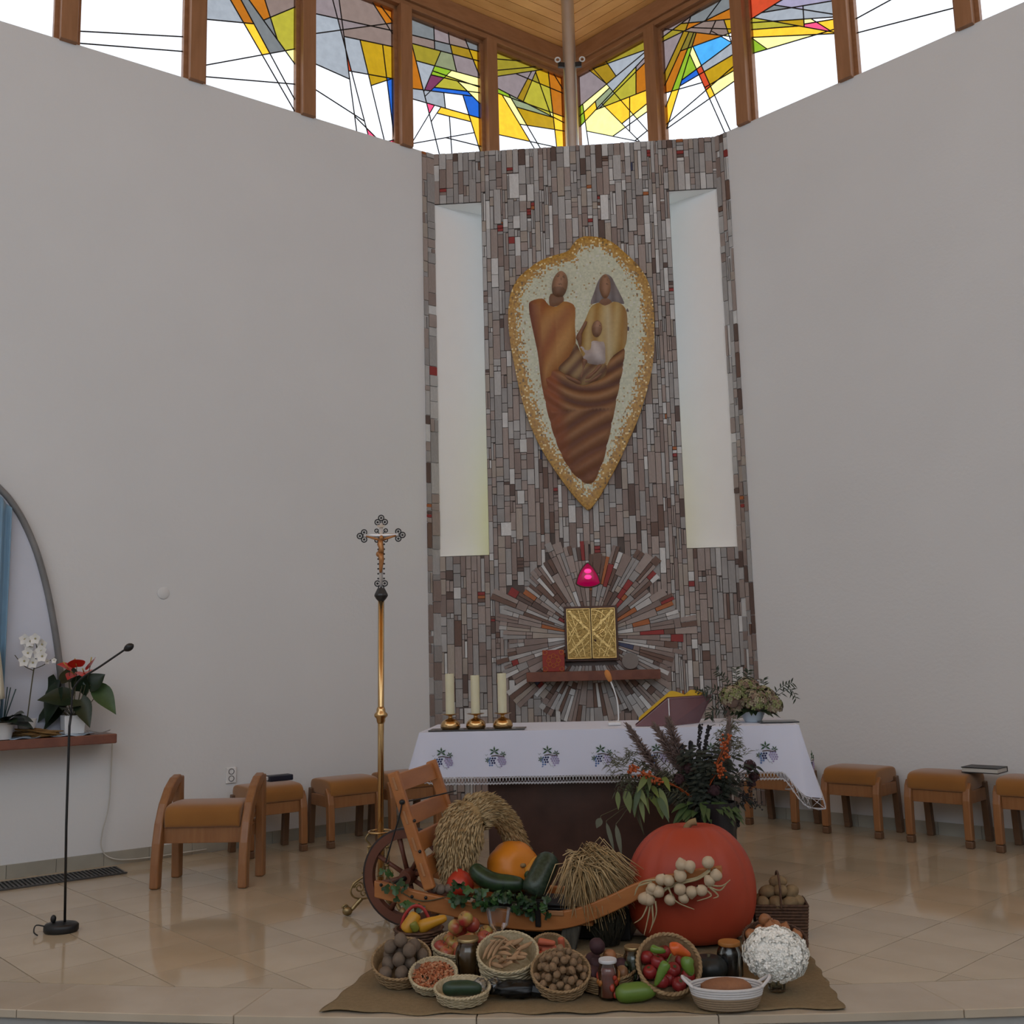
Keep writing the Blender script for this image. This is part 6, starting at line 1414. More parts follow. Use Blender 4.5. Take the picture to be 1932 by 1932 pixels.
for k in range(6500):
    t_ = rnd.random()**.85; i = int(t_*(kW-2)); q = Pw[i].lerp(Pw[i+1], rnd.random()); d = (Pw[i+1]-Pw[max(0, i-1)]).normalized(); a = rnd.uniform(0, 2*pi)
    x = d.orthogonal().normalized(); n_ = x*cos(a)+d.cross(x)*sin(a); r = radw[i]*rnd.uniform(.8, 1.05); dirn = (-d if i < kW*.42 else d)
    grain(mb, q+n_*r, dirn+n_*rnd.uniform(.15,.5)+V((rnd.uniform(-.25,.25), rnd.uniform(-.2,.2), rnd.uniform(-.2,.2))), rnd.uniform(.026,.046), .0048, 0 if i < kW*.5 and rnd.random() < .6 else rnd.choice((1, 1, 0, 2)))
o = mb.build('wheat_ears', m_straw, sw, smooth=False, norm=False); o['kind'] = 'stuff'
# sheaf lying with its cut end towards the viewer
sc = bed(1118, 1662, .12); sf = thing('wheat_sheaf', 'sheaf of dry stalks spilling over the wheelbarrow rail beside the big pumpkin', 'sheaf', sc)
mb = MB()
c0 = bed(1100, 1628, .16)-sc
for k in range(1100):
    a = rnd.uniform(-.45, 1.35*pi)-pi*.62; a = rnd.gauss(-.85, .75); L = rnd.uniform(.15, .255); s0 = c0+V((rnd.gauss(0,.035), rnd.gauss(0,.03), rnd.gauss(0,.022)))
    a = max(-2.5, min(.75, a)); L *= (.62 if sin(a) > .1 else .8 if cos(a) < 0 else 1.)
    d = V((cos(a)*1.0, -.35+rnd.uniform(-.25,.15), sin(a)*.9)); d.normalize()
    m1 = s0+d*L*.5+UP*rnd.uniform(.03,.06)+V((0,-.03,0)); e = s0+d*L-UP*rnd.uniform(.01,.05)+V((0,-.05,0))
    mb.tube([s0, m1, e], [.0028,.0032,.0014], 4, mi=rnd.choice((0,0,0,1,1,2)))
for k in range(26):
    a = rnd.uniform(.6, 2.6); s0 = c0+V((rnd.gauss(0,.03), 0, 0)); mb.tube(spline([s0, s0+V((cos(a)*.06, -.02, .06)), s0+V((cos(a)*.13, -.03, .045+rnd.uniform(-.02,.03)))], 4), .0022, 4, mi=0)
for k in range(40):
    s0 = c0+V((rnd.uniform(-.03,.12), -.08, -.06)); mb.tube([s0, s0+V((rnd.uniform(-.02,.03), -.04, -.07)), s0+V((rnd.uniform(-.04,.05), -.05, -.15))], [.002,.002,.001], 4, mi=0)
mb.ell(c0+V((.03,.02,-.04)), (.11,.07,.075), 12, 8, mi=1)
o = mb.build('stalks', m_straw, sf, norm=False); o['kind'] = 'stuff'
# ---------------------------------------------------------------- ivy on the rail
m_ivy = [M('ivy_dark', (.018,.05,.016), .35, var=.3), M('ivy_mid', (.035,.10,.025), .38, var=.3)]
ivy = thing('ivy_garland', 'green ivy garland draped along the near rail of the wheelbarrow', 'ivy', BP+UP*.2)
def ivy_leaf(mb, p, d, up, s):
    d = V(d).normalized(); x = d.cross(V(up)).normalized(); u = x.cross(d); pts = [(0,0),(.45,-.15),(.55,.25),(.3,.35),(.35,.75),(.0,1.05),(-.35,.75),(-.3,.35),(-.55,.25),(-.45,-.15)]
    vs = [V(p)+x*(a*s)+d*(b*s)+u*(-.25*s*abs(a)) for a, b in pts]+[V(p)+d*(.4*s)+u*.05*s]; mb.add(vs, [(10, i, (i+1) % 10) for i in range(10)])
iv = [(722,1640),(730,1632),(718,1652),(738,1645),(752,1662),(746,1672),(726,1672),(757,1680),(766,1668),(752,1695),(760,1702),(775,1702),(795,1708)]+[(850+rnd.uniform(0,180), 0) for _ in range(84)]
base = ivy.location
for (x, y) in iv:
    if y == 0: y = 1672+(x-850)*.17+rnd.uniform(-10, 26)
    p = bed(x, y, -.03-rnd.uniform(0,.03))-base; mb = MB(); ivy_leaf(mb, p, (rnd.uniform(-.6,.6), -.5, rnd.uniform(-1,.4)), (rnd.uniform(-.3,.3), -1, .6), rnd.uniform(.03,.05)); mb.build('leaf', m_ivy[rnd.random() < .4], ivy, smooth=False)
mb = MB(); mb.tube(spline([bed(x, y, -.025)-base for x, y in ((722,1635),(735,1660),(760,1685),(800,1700),(860,1690),(920,1698),(980,1702),(1030,1702))], 6), .003, 5); mb.build('vine', m_stem, ivy)
# paper tag on the rail
c = bed(973, 1712, -.035); mb = MB(); mb.obox((0,0,0), BE*.019, BW*.001, UP*.017); o = mb.build('paper_tag', M('pink_paper', (.50,.38,.32), .8), None, smooth=False); o.location = c; tag(o, 'small pale pink paper tag on the wheelbarrow rail', 'tag')
# ---------------------------------------------------------------- garlic string
m_gar = M('garlic_skin', (.54,.44,.30), .6, col2=(.44,.33,.22), scale=25); m_husk = M('garlic_husk', (.42,.34,.19), .7, var=.25, scale=30)
gz_ = bed(1270, 1668, -.05); ga = thing('garlic_string', 'string of garlic bulbs hung over the wheelbarrow handle across the giant pumpkin', 'garlic', gz_)
for (x, y, r) in ((1247,1660,.026),(1262,1662,.026),(1284,1653,.029),(1286,1632,.028),(1301,1634,.027),(1336,1627,.028),(1351,1652,.027),(1339,1662,.026),(1229,1680,.026),(1242,1682,.028),(1215,1696,.028),(1224,1698,.028),(1283,1678,.028),(1305,1682,.027),(1264,1698,.026),(1290,1695,.024),(1324,1680,.026),(1230,1676,.024)):
    r *= 1.12; c = bed(x, y, -.055-rnd.uniform(0, .02))-gz_; mb = MB(); a = rnd.uniform(-.9,.9)+(pi if rnd.random() < .4 else 0); Rg = Matrix.Rotation(a, 3, 'Y') @ Matrix.Rotation(rnd.uniform(-.6,.3), 3, 'X')
    mb.T = Matrix.Translation(c) @ Rg.to_4x4(); 
    def gb(i, j): 
        an_ = 2*pi*i; z = -1+2.0*j; rr = sqrt(max(0, 1-z*z))*(1-.07*abs(cos(4*an_))) if z < .7 else max(.18, sqrt(1-.49)*(1-(z-.7)*2.6)); return V((r*rr*cos(an_), r*rr*sin(an_), r*(z*.9 if z < .7 else .63+(z-.7)*1.7)))
    mb.grid(gb, 20, 12, closeu=True); mb.build('bulb', m_gar, ga)
mb = MB(); 
for off in (0, .01): mb.tube(spline([bed(x, y+off*300, -.045-off)-gz_ for x, y in ((1205,1698),(1235,1690),(1262,1672),(1292,1662),(1318,1655),(1340,1640))], 5), .006, 6)
mb.build('braid', m_husk, ga)
for pts in ([(1225,1700),(1212,1730),(1196,1742)], [(1228,1702),(1222,1735),(1215,1765)], [(1230,1705),(1232,1735),(1228,1752)], [(1236,1700),(1238,1725),(1225,1760)], [(1330,1668),(1360,1672),(1378,1660)], [(1335,1672),(1358,1680),(1372,1665)], [(1325,1675),(1342,1690),(1315,1700)], [(1260,1672),(1275,1700),(1310,1716)], [(1240,1660),(1210,1665),(1197,1690)], [(1230,1664),(1205,1672),(1198,1685)], [(1340,1675),(1355,1690),(1345,1695)]):
    mb = MB(); Pq = spline([bed(x, y, -.07)-gz_ for x, y in pts], 5); mb.tube(Pq, [.006*(1-.75*i/len(Pq)) for i in range(len(Pq))], 5, flat=.4); mb.build('husk', m_husk, ga)

# ================================================================== BASKETS AND PRODUCE IN FRONT
m_reed = M('cream_palm_braid', (.52,.44,.29), .8, col2=(.40,.33,.20), scale=60, contrast=.15)
m_tan = M('tan_wicker', (.34,.23,.12), .75, col2=(.24,.155,.075), scale=60, contrast=.15)
m_brw = M('dark_wicker', (.11,.055,.03), .7, col2=(.06,.03,.018), scale=60, contrast=.15)
def basket(name, lab, x, y, wpx, hr, tilt, mat, depth=.75, yaw=0., flare=.88, rows=7, cat='basket', rimr=.006, face=0.):
    """round basket; x, y = pixel of the rim's middle, hr = its height, tilt towards the viewer in degrees"""
    c = G(x, y, hr+ZB); r = wpx*c.y/F/2*1.0
    R = Matrix.Rotation(yaw, 4, 'Z') @ Matrix.Rotation(radians(tilt), 4, 'X')
    Hh = r*depth
    Mw = Matrix.Translation(c) @ R
    # lowest point of the tilted bowl goes to the cloth
    low = min((Mw @ V((flare*r*.92*cos(a), flare*r*.92*sin(a), -Hh))).z for a in [2*pi*k/24 for k in range(24)])
    low = min(low, min((Mw @ V((r*1.02*cos(a), r*1.02*sin(a), -rimr))).z for a in [2*pi*k/24 for k in range(24)]))
    Mw = Matrix.Translation((0, 0, ZB-low)) @ Mw
    t = thing(name, lab, cat, Mw.translation - UP*(Mw.translation.z-ZB)); L0 = Matrix.Translation(-t.location) @ Mw
    prof = [(flare*r*.9, -Hh), (flare*r, -Hh*.93), (flare*r+(r-flare*r)*.35, -Hh*.6), (flare*r+(r-flare*r)*.75, -Hh*.25), (r, 0)]
    inn = [(q-.006, z+.004) for q, z in prof][::-1]
    mb = MB(); mb.T = L0; mb.lathe([(0, -Hh)]+prof+[(r-.005, .001)]+inn[1:-1]+[(flare*r*.85, -Hh+.008), (0, -Hh+.008)], 36); mb.build('wall', mat, t, ang=60)
    mb = MB(); mb.T = L0
    for k in range(rows):                   # woven courses: wavy coils round the wall
        f = (k+.5)/rows; z = -Hh*(1-f); q = flare*r+(r-flare*r)*f**.9+.0015; n_ = 60
        mb.tube([V(((q+.0022*sin(a*15+k*pi))*cos(a), (q+.0022*sin(a*15+k*pi))*sin(a), z)) for a in [2*pi*i/n_ for i in range(n_+1)]], Hh/rows*.34, 5, cap=False)
    mb.build('weave', mat, t)
    mb = MB(); mb.T = L0
    for ph in (0, pi): mb.tube([V(((r+rimr*.5*cos(a*22+ph))*cos(a), (r+rimr*.5*cos(a*22+ph))*sin(a), rimr*.5*sin(a*22+ph))) for a in [2*pi*i/132 for i in range(133)]], rimr*.8, 5, cap=False)
    mb.build('braided_rim', mat, t)
    return t, Mw, r, Hh
def potato_mesh(name, r, mat, el=1.2, bump=.08, seed=0):
    mb = MB(); sd = V((seed*3.1, seed*1.7, 0)); mb.ell((0,0,0), (r*el, r, r*.92), 16, 11, fn=lambda d: 1+bump*noise.noise(d*1.6+sd)); return mb.mesh(name, mat, True)
def place(name, me, loc, lab, cat, group, rot=None, kids=()):
    o = link(name, me); o.location = loc; o.rotation_euler = rot if rot else (rnd.uniform(0, 6), rnd.uniform(0, 6), rnd.uniform(0, 6)); tag(o, lab, cat, group)
    for nm, m2 in kids: c = link(nm, m2, o)
    return o
def heap(Mw, r, rr, n, base=-.35, top=.35, lift=0.):   # a heap of up to n balls of radius rr, in layers, in a bowl of rim radius r
    P = []
    for lay in range(4):
        lim = r-rr*(1.0+.95*lay)
        if lim < rr*.3: break
        for _ in range(2500):
            if len(P) >= n: break
            a = rnd.uniform(0, 2*pi); q = sqrt(rnd.random())*lim; p = V((q*cos(a), q*sin(a), lift+rr*1.25*lay+rr*rnd.uniform(-.12, .12)))
            if all((p-b).length > rr*1.92 for b in P): P.append(p)
    return [Mw @ p for p in P]
# 1 potatoes at the left
t, Mw, r, Hh = basket('potato_basket', 'shallow tilted tan basket of brown potatoes at the left front of the cloth', 757, 1815, 104, .09, 26, m_tan, .5)
m_pot = M('potato_skin', (.17,.125,.09), .8, var=.3, scale=30, bump=.15)
pm = [potato_mesh('potato', .030, m_pot, 1.12, .12, k) for k in range(4)]
for p in heap(Mw, r, .029, 28, lift=-.012): place('potato', rnd.choice(pm), p, 'brown potato in the tilted basket at the left front', 'potato', 'potatoes in the left front basket')
# 2 dried orange chips
t, Mw, r, Hh = basket('chip_basket', 'small cream braided basket full of dried orange carrot chips', 817, 1832, 84, .08, 22, m_reed, .42)
mb = MB()
for k in range(420):
    a = rnd.uniform(0, 2*pi); q = sqrt(rnd.random())*r*.86; p = Mw @ V((q*cos(a), q*sin(a), -.018+.016*(1-(q/r)**2)+rnd.uniform(-.006,.006))); Rr = Matrix.Rotation(rnd.uniform(0, 6), 3, V((rnd.uniform(-1,1), rnd.uniform(-1,1), rnd.uniform(-1,1))))
    mb.obox(p, Rr @ V((.009,0,0)), Rr @ V((0,.0045,0)), Rr @ V((0,0,.0018)), rnd.randrange(3))
o = mb.build('dried_carrot_chips', [M('chip_orange', (.50,.17,.07), .7), M('chip_pale', (.60,.30,.16), .7), M('chip_deep', (.36,.10,.035), .7)], None, smooth=False); o['kind'] = 'stuff'; tag(o, 'heap of dried orange carrot chips in the small braided basket', 'chips')
# 3 apples
t, Mw, r, Hh = basket('apple_basket', 'wide cream basket of red and green apples behind the honey jar', 885, 1779, 132, .10, 6, m_reed, .5)
def apple_mat():
    mt = M('apple_skin', (.34,.035,.03), .3, col2=(.36,.28,.07), scale=14, contrast=.10); return mt
ma = apple_mat(); ma2 = M('red_apple_skin', (.28,.02,.03), .3, col2=(.36,.10,.05), scale=8, contrast=.2); ma3 = M('green_apple_skin', (.36,.31,.09), .3, col2=(.38,.07,.045), scale=13, contrast=.12)
def apple_mesh(mat):
    mb = MB(); mb.grid(lambda i, j: V((.036*(cos(-pi/2+pi*j)**.85)*cos(2*pi*i)*(1.0+.03*sin(pi*j)), .036*(max(0, cos(-pi/2+pi*j))**.85)*sin(2*pi*i), .034*sin(-pi/2+pi*j)-.010*exp(-(cos(-pi/2+pi*j)/.3)**2)*(1 if j > .5 else -1))), 18, 12, closeu=True); return mb.mesh('apple', mat, True)
def _c(x): return max(0, x)
am = [apple_mesh(q) for q in (ma, ma2, ma3)]
ast = MB(); ast.tube([(0,0,.02),(.003,0,.036)], .0018, 5); astm = ast.mesh('stalk', m_stem)
for _k, p in enumerate(heap(Mw, r, .036, 24, lift=-.012)): place('apple', am[_k % 3], p, ('red and green striped apple in the wide cream basket', 'wholly red apple in the wide cream basket', 'mostly green apple in the wide cream basket')[_k % 3], 'apple', 'apples in the wide basket', (rnd.uniform(-.6,.9), rnd.uniform(-.5,.5), rnd.uniform(0,6)), (('stalk', astm),))
# 4 pods
t, Mw, r, Hh = basket('pod_basket', 'deep tilted cream braided basket of dry bean pods', 958, 1812, 108, .105, 24, m_reed, .8)
m_pod = M('dry_pod', (.42,.26,.14), .75, var=.25, scale=20)
def pod_mesh(L, w, bend):
    mb = MB(); n_ = 9; mb.tube([V((L*(i/(n_-1)-.5), bend*sin(pi*i/(n_-1)), 0)) for i in range(n_)], [w*max(.12, sin(pi*(i/(n_-1)*.92+.04))**.6)*(1+.08*sin(i*2.2)) for i in range(n_)], 8, flat=.6); return mb.mesh('bean_pod', m_pod, True)
pdm = [pod_mesh(.085, .010, .012), pod_mesh(.10, .009, .02), pod_mesh(.07, .011, .006)]
for k in range(26):
    a = rnd.uniform(0, 2*pi); q = sqrt(rnd.random())*r*.62; p = Mw @ V((q*cos(a), q*sin(a), -.022+.014*(k//9)+.0)); place('bean_pod', rnd.choice(pdm), p, 'dry beige bean pod in the deep braided basket', 'bean pod', 'pods in the deep basket', (rnd.uniform(-.4,.4)+radians(24), rnd.uniform(-.5,.5), rnd.uniform(0, 6)))
for k, (x, y, a) in enumerate(((925,1795,1.1),(935,1800,1.0),(942,1790,1.2))):
    p = Mw @ V((-.08+.02*k, .0, .015)); place('bean_pod', pdm[1], p, 'dry beige bean pod in the deep braided basket', 'bean pod', 'pods in the deep basket', (0, -.9, .3))
# 5 zucchini in a shallow basket
t, Mw, r, Hh = basket('zucchini_basket', 'shallow cream braided basket holding one dark zucchini and a plastic bag at the front', 872, 1862, 98, .055, 6, m_reed, .38)
c = Mw @ V((0, -.02, .0)); veg_tube('front_zucchini', 'dark green zucchini lying in the shallow basket at the very front', 'zucchini', [c+V((-.082,0,.0)), c+V((-.04,-.004,.006)), c+V((.02,-.004,.006)), c+V((.085,0,-.002))], lambda t_: .031*min(1, max(0, 1-abs(2*t_-1)**3)**.5+.02), M('front_zucchini_skin', (.022,.05,.024), .4, var=.3, scale=40))
# crumpled clear and black bags
def bag(name, lab, c, size, mat, seed, n=26, m_=16):
    t = thing(name, lab, 'bag', c); mb = MB(); sx, sy, sz = size
    mb.ell((0,0,sz), (sx, sy, sz), n, m_, fn=lambda d: 1+.28*noise.noise(d*3.1+V((seed,0,0)))+.16*noise.noise(d*7+V((0,seed,0)))); mb.build('film', mat, t); return t
m_film = clear_glass('clear_film', (.93,.93,.95), .25, .15); m_blackfilm = M('black_film', (.008,.009,.009), .33, spec=.4)
bb = bag('black_bag', 'shiny black plastic bag of seeds lying in front of the walnut basket', G(975, 1880, ZB), (.115,.05,.032), m_blackfilm, 3.)
mb = MB(); mb.tube(spline([V((.07,-.01,.03)), V((.13,-.02,.02)), V((.185,-.03,.012))], 4), [.032,.03,.028,.026,.024,.02,.016,.012,.006], 8); mb.build('twisted_end', m_blackfilm, bb, smooth=False)
mb = MB(); mb.ell((-.10,0,.045), (.035,.03,.035), 12, 8, fn=lambda d: 1+.3*noise.noise(d*4)); mb.build('clear_end', m_film, bb, smooth=False)
o = bag('film_bag', 'crumpled clear film beside the dark zucchini in the shallow basket', Mw @ V((.075, .03, -.03)), (.03,.03,.026), m_film, 8.)
# 6 carrots and tomato
t, Mw, r, Hh = basket('carrot_basket', 'tilted tan basket with carrots and a red squash behind the walnuts', 1037, 1796, 74, .09, 38, m_tan, .6)
m_car = M('carrot_skin', (.50,.12,.06), .6, var=.2, scale=20)
for k, (a, b_) in enumerate((((1058,1768),(1062,1806)),((1012,1785),(1050,1788)),((1020,1792),(1056,1798)),((1015,1776),(1048,1780)))):
    Yc = Mw.translation.y-.045-.012*k; veg_tube('carrot', 'orange carrot in the tilted basket behind the walnuts', 'carrot', [AT(*a, Yc), (AT(*a, Yc)+AT(*b_, Yc))/2, AT(*b_, Yc)], lambda t_: .017*min(1, max(0, 1-(2*t_-1)**6)**.5+.02)*(1-.35*t_), m_car, None, 'carrots in the tilted basket')
c = AT(1026, 1804, Mw.translation.y-.075); t = thing('small_red_squash', 'small round orange red squash in the carrot basket', 'squash', c); mb = MB(); squash(mb, (0,0,0), .033, .028, 8, .05, 24, 10); mb.build('body', M('bright_squash', (.58,.07,.015), .35), t); mb = MB(); mb.tube([(0,0,.02),(0,0,.034)], .004, 5); mb.build('stem', m_stem, t)
# 7 walnuts
t, Mw, r, Hh = basket('walnut_basket', 'round tilted tan basket full of walnuts at the front', 1058, 1838, 104, .085, 27, m_tan, .5)
m_nut = M('walnut_shell', (.27,.17,.09), .7, var=.4, scale=60, bump=.6, bscale=90)
def nut_mesh(s): mb = MB(); mb.ell((0,0,0), (.0185,.016,.0165), 14, 10, fn=lambda d: 1+.10*noise.noise(d*4+V((s,0,0)))+.05*max(0, 1-abs(d.y)*9)); return mb.mesh('walnut', m_nut, True)
nm_ = [nut_mesh(k*2.) for k in range(3)]
for p in heap(Mw, r, .0172, 85, lift=-.004): place('walnut', rnd.choice(nm_), p, 'brown walnut in the round tilted basket', 'walnut', 'walnuts in the basket')
# 8 beetroots and onions
t, Mw, r, Hh = basket('root_basket', 'tan basket of beetroots and onions between the jars and the stump', 1142, 1822, 108, .09, 8, m_tan, .55)
m_beet = M('beetroot_skin', (.055,.02,.025), .7, var=.4, scale=20); m_on = M('onion_skin', (.36,.15,.06), .4, var=.3, scale=12, stretch=(1,1,.2)); m_ag = M('apple_dull', (.24,.10,.05), .4, col2=(.2,.15,.06), scale=9)
bm_ = potato_mesh('beetroot', .036, m_beet, 1.0, .1, 5); om_ = MB(); om_.lathe([(0,-.028),(.012,-.027),(.027,-.012),(.030,.004),(.024,.02),(.011,.03),(.006,.036),(.004,.040)], 18); onm = om_.mesh('onion', m_on, True); agm = potato_mesh('red_potato', .028, m_ag, 1.15, .08, 7)
for k, p in enumerate(heap(Mw, r, .033, 18, lift=.0)):
    if p.z > Mw.translation.z+.03 and k % 3 == 1: place('onion', onm, p, 'brown onion on top of the beetroot basket', 'onion', 'onions in the root basket', (rnd.uniform(-1,1), rnd.uniform(-1,1), 0))
    elif k % 3 == 0: place('red_potato', agm, p, 'reddish potato in the beetroot basket', 'potato', 'red potatoes in the root basket')
    else: place('beetroot', bm_, p, 'dark purple beetroot in the basket between the jars', 'beetroot', 'beetroots in the root basket')
# 9 peppers and tomatoes
t, Mw, r, Hh = basket('pepper_basket', 'large steeply tilted tan basket of tomatoes and peppers before the giant pumpkin', 1262, 1822, 112, .12, 46, m_tan, .55, rimr=.008)
m_tom = M('tomato_skin', (.26,.022,.022), .3, var=.2); tm_ = MB(); squash(tm_, (0,0,0), .032, .027, 6, .04, 24, 12); tmm = tm_.mesh('tomato', m_tom, True)
cal = MB()
for k in range(5): a = 2*pi*k/5; cal.leaf((0,0,.023), (cos(a), sin(a), .2), .016, .006, (0,0,1), .3, 0, .1, 3)
calm = cal.mesh('calyx', m_leafg)
for (u, v, w_) in ((-.04,-.07,-.02),(.035,-.085,-.02),(.08,-.05,-.025),(-.085,-.02,-.03),(-.045,.02,-.02),(.02,-.02,-.015),(.065,.02,-.02),(-.01,.07,-.03),(-.09,.05,-.035),(.0,-.045,-.04)):
    place('tomato', tmm, Mw @ V((u*r/.14, v*r/.14, w_)), 'red tomato in the steeply tilted basket', 'tomato', 'tomatoes in the pepper basket', (rnd.uniform(-.8,.8), rnd.uniform(-.8,.8), 0), (('calyx', calm),))
def pepper(name, lab, pts, r0, col, stem=.02):
    return veg_tube(name, lab, 'pepper', pts, lambda t_: r0*min(1, max(0, 1-(2*t_-1)**6)**.5+.03)*(1-.72*t_**1.6)*(1+.0*t_), col)
m_gpep = M('green_pepper', (.12,.22,.03), .3, var=.25); m_opep = M('orange_pepper', (.62,.11,.02), .3, var=.2)
Yp = Mw.translation.y
pepper('orange_pepper', 'bright orange pointed pepper on top of the tilted basket', [AT(1266,1792,Yp-.045), AT(1276,1790,Yp-.05), AT(1290,1797,Yp-.045), AT(1303,1803,Yp-.04)], .030, m_opep)
pepper('long_green_pepper', 'long pale green pepper with a stalk in the tilted basket', [AT(1259,1815,Yp-.11), AT(1250,1830,Yp-.115), AT(1243,1846,Yp-.115), AT(1236,1860,Yp-.11)], .023, m_gpep)
pepper('short_green_pepper', 'short lime green pepper at the right in the tilted basket', [AT(1297,1808,Yp-.075), AT(1297,1820,Yp-.09), AT(1302,1832,Yp-.09), AT(1305,1840,Yp-.085)], .030, m_gpep)
pepper('back_green_pepper', 'green pepper at the upper left edge of the tilted basket', [AT(1228,1788,Yp-.01), AT(1238,1792,Yp-.02), AT(1250,1794,Yp-.02), AT(1256,1796,Yp-.02)], .018, m_gpep)
mb = MB(); mb.tube(spline([AT(1259,1815,Yp-.11), AT(1263,1806,Yp-.115), AT(1266,1800,Yp-.12)], 4), .003, 5); o = mb.build('pepper_stalk', m_gpep, None); o.parent = bpy.data.objects['long_green_pepper']; o.location = -o.parent.location
# zucchini in front
c = G(1198, 1888, ZB); veg_tube('bright_zucchini', 'bright green ribbed zucchini lying on the cloth at the front edge', 'zucchini', [AT(1161,1878,c.y), AT(1180,1874,c.y), AT(1205,1871,c.y), AT(1239,1868,c.y)], lambda t_: .040*min(1, max(.0, 1-abs(2*t_-1)**2.6)**.62+.04), M('bright_zucchini_skin', (.085,.16,.02), .35, col2=(.13,.21,.04), scale=14, stretch=(.3,1,1)))
# ---------------------------------------------------------------- jars
m_glass = clear_glass('jar_glass', (.95,.97,.95))
def jar(name, lab, x, y, wpx, hpx, lidc, fillc, bits=None, lidh=.014):
    b = G(x, y, ZB); r = wpx*b.y/F/2; h = hpx*b.y/F*.97; t = thing(name, lab, 'jar', b)
    mb = MB(); mb.lathe([(0,0),(r*.9,0),(r,.008),(r,h*.66),(r*.92,h*.76),(r*.78,h*.84),(r*.78,h-lidh*.6),(r*.74,h-lidh*.6),(r*.74,h*.84),(r*.88,h*.75),(r*.965,h*.65),(r*.965,.01),(0,.006)], 30); mb.build('glass', m_glass, t, ang=50)
    mb = MB(); mb.lathe([(0,.007),(r*.95,.01),(r*.95,h*.64),(r*.86,h*.74),(r*.7,h*.80),(0,h*.80)], 28); mb.build('contents', fillc, t, ang=50)
    if bits:
        for k in range(16):
            a = rnd.uniform(0, 2*pi); mb = MB(); mb.ell((r*.88*cos(a), r*.88*sin(a), rnd.uniform(.02, h*.62)), (.012,.012,.02), 8, 6, R=Matrix.Rotation(rnd.uniform(0,3), 3, 'X')); mb.build('piece', rnd.choice(bits), t)
    mb = MB(); mb.lathe([(r*.83,h-lidh),(r*.86,h-lidh+.002),(r*.86,h-.003),(r*.82,h),(0,h-.001)], 30); mb.build('lid', lidc, t, ang=40); return t
jar('honey_jar', 'large jar of dark brown honey with a gold lid', 884, 1848, 46, 74, M('gold_lid', (.45,.33,.16), .3, metal=.8), M('dark_honey', (.12,.055,.018), .3, var=.3))
jar('red_pickle_jar', 'jar of red pickled peppers with a white lid at the front', 1149, 1882, 38, 68, M('white_lid', (.66,.66,.68), .4), M('red_pickle', (.22,.03,.018), .35, var=.4, scale=30), [M('pickle_red', (.36,.04,.02), .3), M('pickle_orange', (.42,.16,.04), .3)])
jar('green_pickle_jar', 'jar of green pickled gherkins with a gold lid beside the pepper basket', 1198, 1862, 40, 72, M('gold_lid', (.45,.33,.16)), M('green_brine', (.03,.04,.02), .35, var=.4, scale=20), [M('gherkin', (.035,.055,.02), .3), M('gherkin2', (.06,.075,.03), .3)])
mb = MB(); o_ = bpy.data.objects['green_pickle_jar']; mb.T = None; mb.prism([(.012*cos(a), .055+.012*sin(a)) for a in [2*pi*k/14 for k in range(14)]], .0505, .0515, (0,0,0), (1,0,0), (0,0,1), (0,-1,0)); mb.build('round_label', M('pink_label', (.40,.30,.29), .7), o_, smooth=False)
jar('jam_jar', 'jar of nearly black jam with a ribbed orange lid right of the giant pumpkin', 1379, 1842, 46, 62, M('orange_lid', (.40,.16,.03), .5), M('black_jam', (.015,.010,.014), .3), None, .016)
c = G(1338, 1848, ZB); t = thing('dark_squash', 'very dark green round squash behind the bread basket', 'squash', c); mb = MB(); squash(mb, (0,0,.052), .085, .052, 9, .05, 40, 14); mb.build('body', M('black_green_skin', (.014,.018,.018), .45), t); mb = MB(); mb.tube([(0,0,.08),(.004,0,.108)], .008, 6); mb.build('stem', m_stem, t)
# ---------------------------------------------------------------- rope basket with bread
c = G(1372, 1898, ZB); rx, ry, hh = .148, .088, .088; t = thing('rope_basket', 'oval white and beige rope basket with two loop handles at the front', 'basket', c, radians(-3))
def oval_ring(z, k): return [V((rx*k*cos(a), ry*k*sin(a), z)) for a in [2*pi*i/48 for i in range(49)]]
nrow = 9
for part, mt, rows_ in (('base_coils', M('beige_rope', (.28,.20,.125), .85, var=.15, scale=80), range(0, 5)), ('white_coils', M('white_rope', (.60,.58,.57), .85, var=.08, scale=80), range(5, 9))):
    mb = MB()
    for k in rows_: f = k/(nrow-1); mb.tube(oval_ring(.006+f*(hh-.012), .80+.20*f**.7), .0068, 6, cap=False)
    if part == 'base_coils': mb.prism([(rx*.8*cos(a), ry*.8*sin(a)) for a in [2*pi*i/32 for i in range(32)]], 0, .008)
    mb.build(part, mt, t)
for s in (-1, 1):
    mb = MB(); mb.tube(spline([V((s*rx*.93, -ry*.42, hh-.006)), V((s*(rx+.022), -ry*.2, hh+.02)), V((s*(rx+.03), 0, hh+.028)), V((s*(rx+.022), ry*.2, hh+.02)), V((s*rx*.93, ry*.42, hh-.006))], 5), .007, 6); mb.build('handle', MATS['white_rope'], t)
mb = MB(); mb.ell((0,0,0), (.105,.06,.034), 24, 12, fn=lambda d: 1+.05*noise.noise(d*3)); o = mb.build('bread_loaf', M('bread_crust', (.30,.135,.065), .8, col2=(.20,.085,.04), scale=14, bump=.4, bscale=50), None); o.location = c+V((0,.004,.074)); tag(o, 'round brown bread loaf lying in the white rope basket', 'bread')
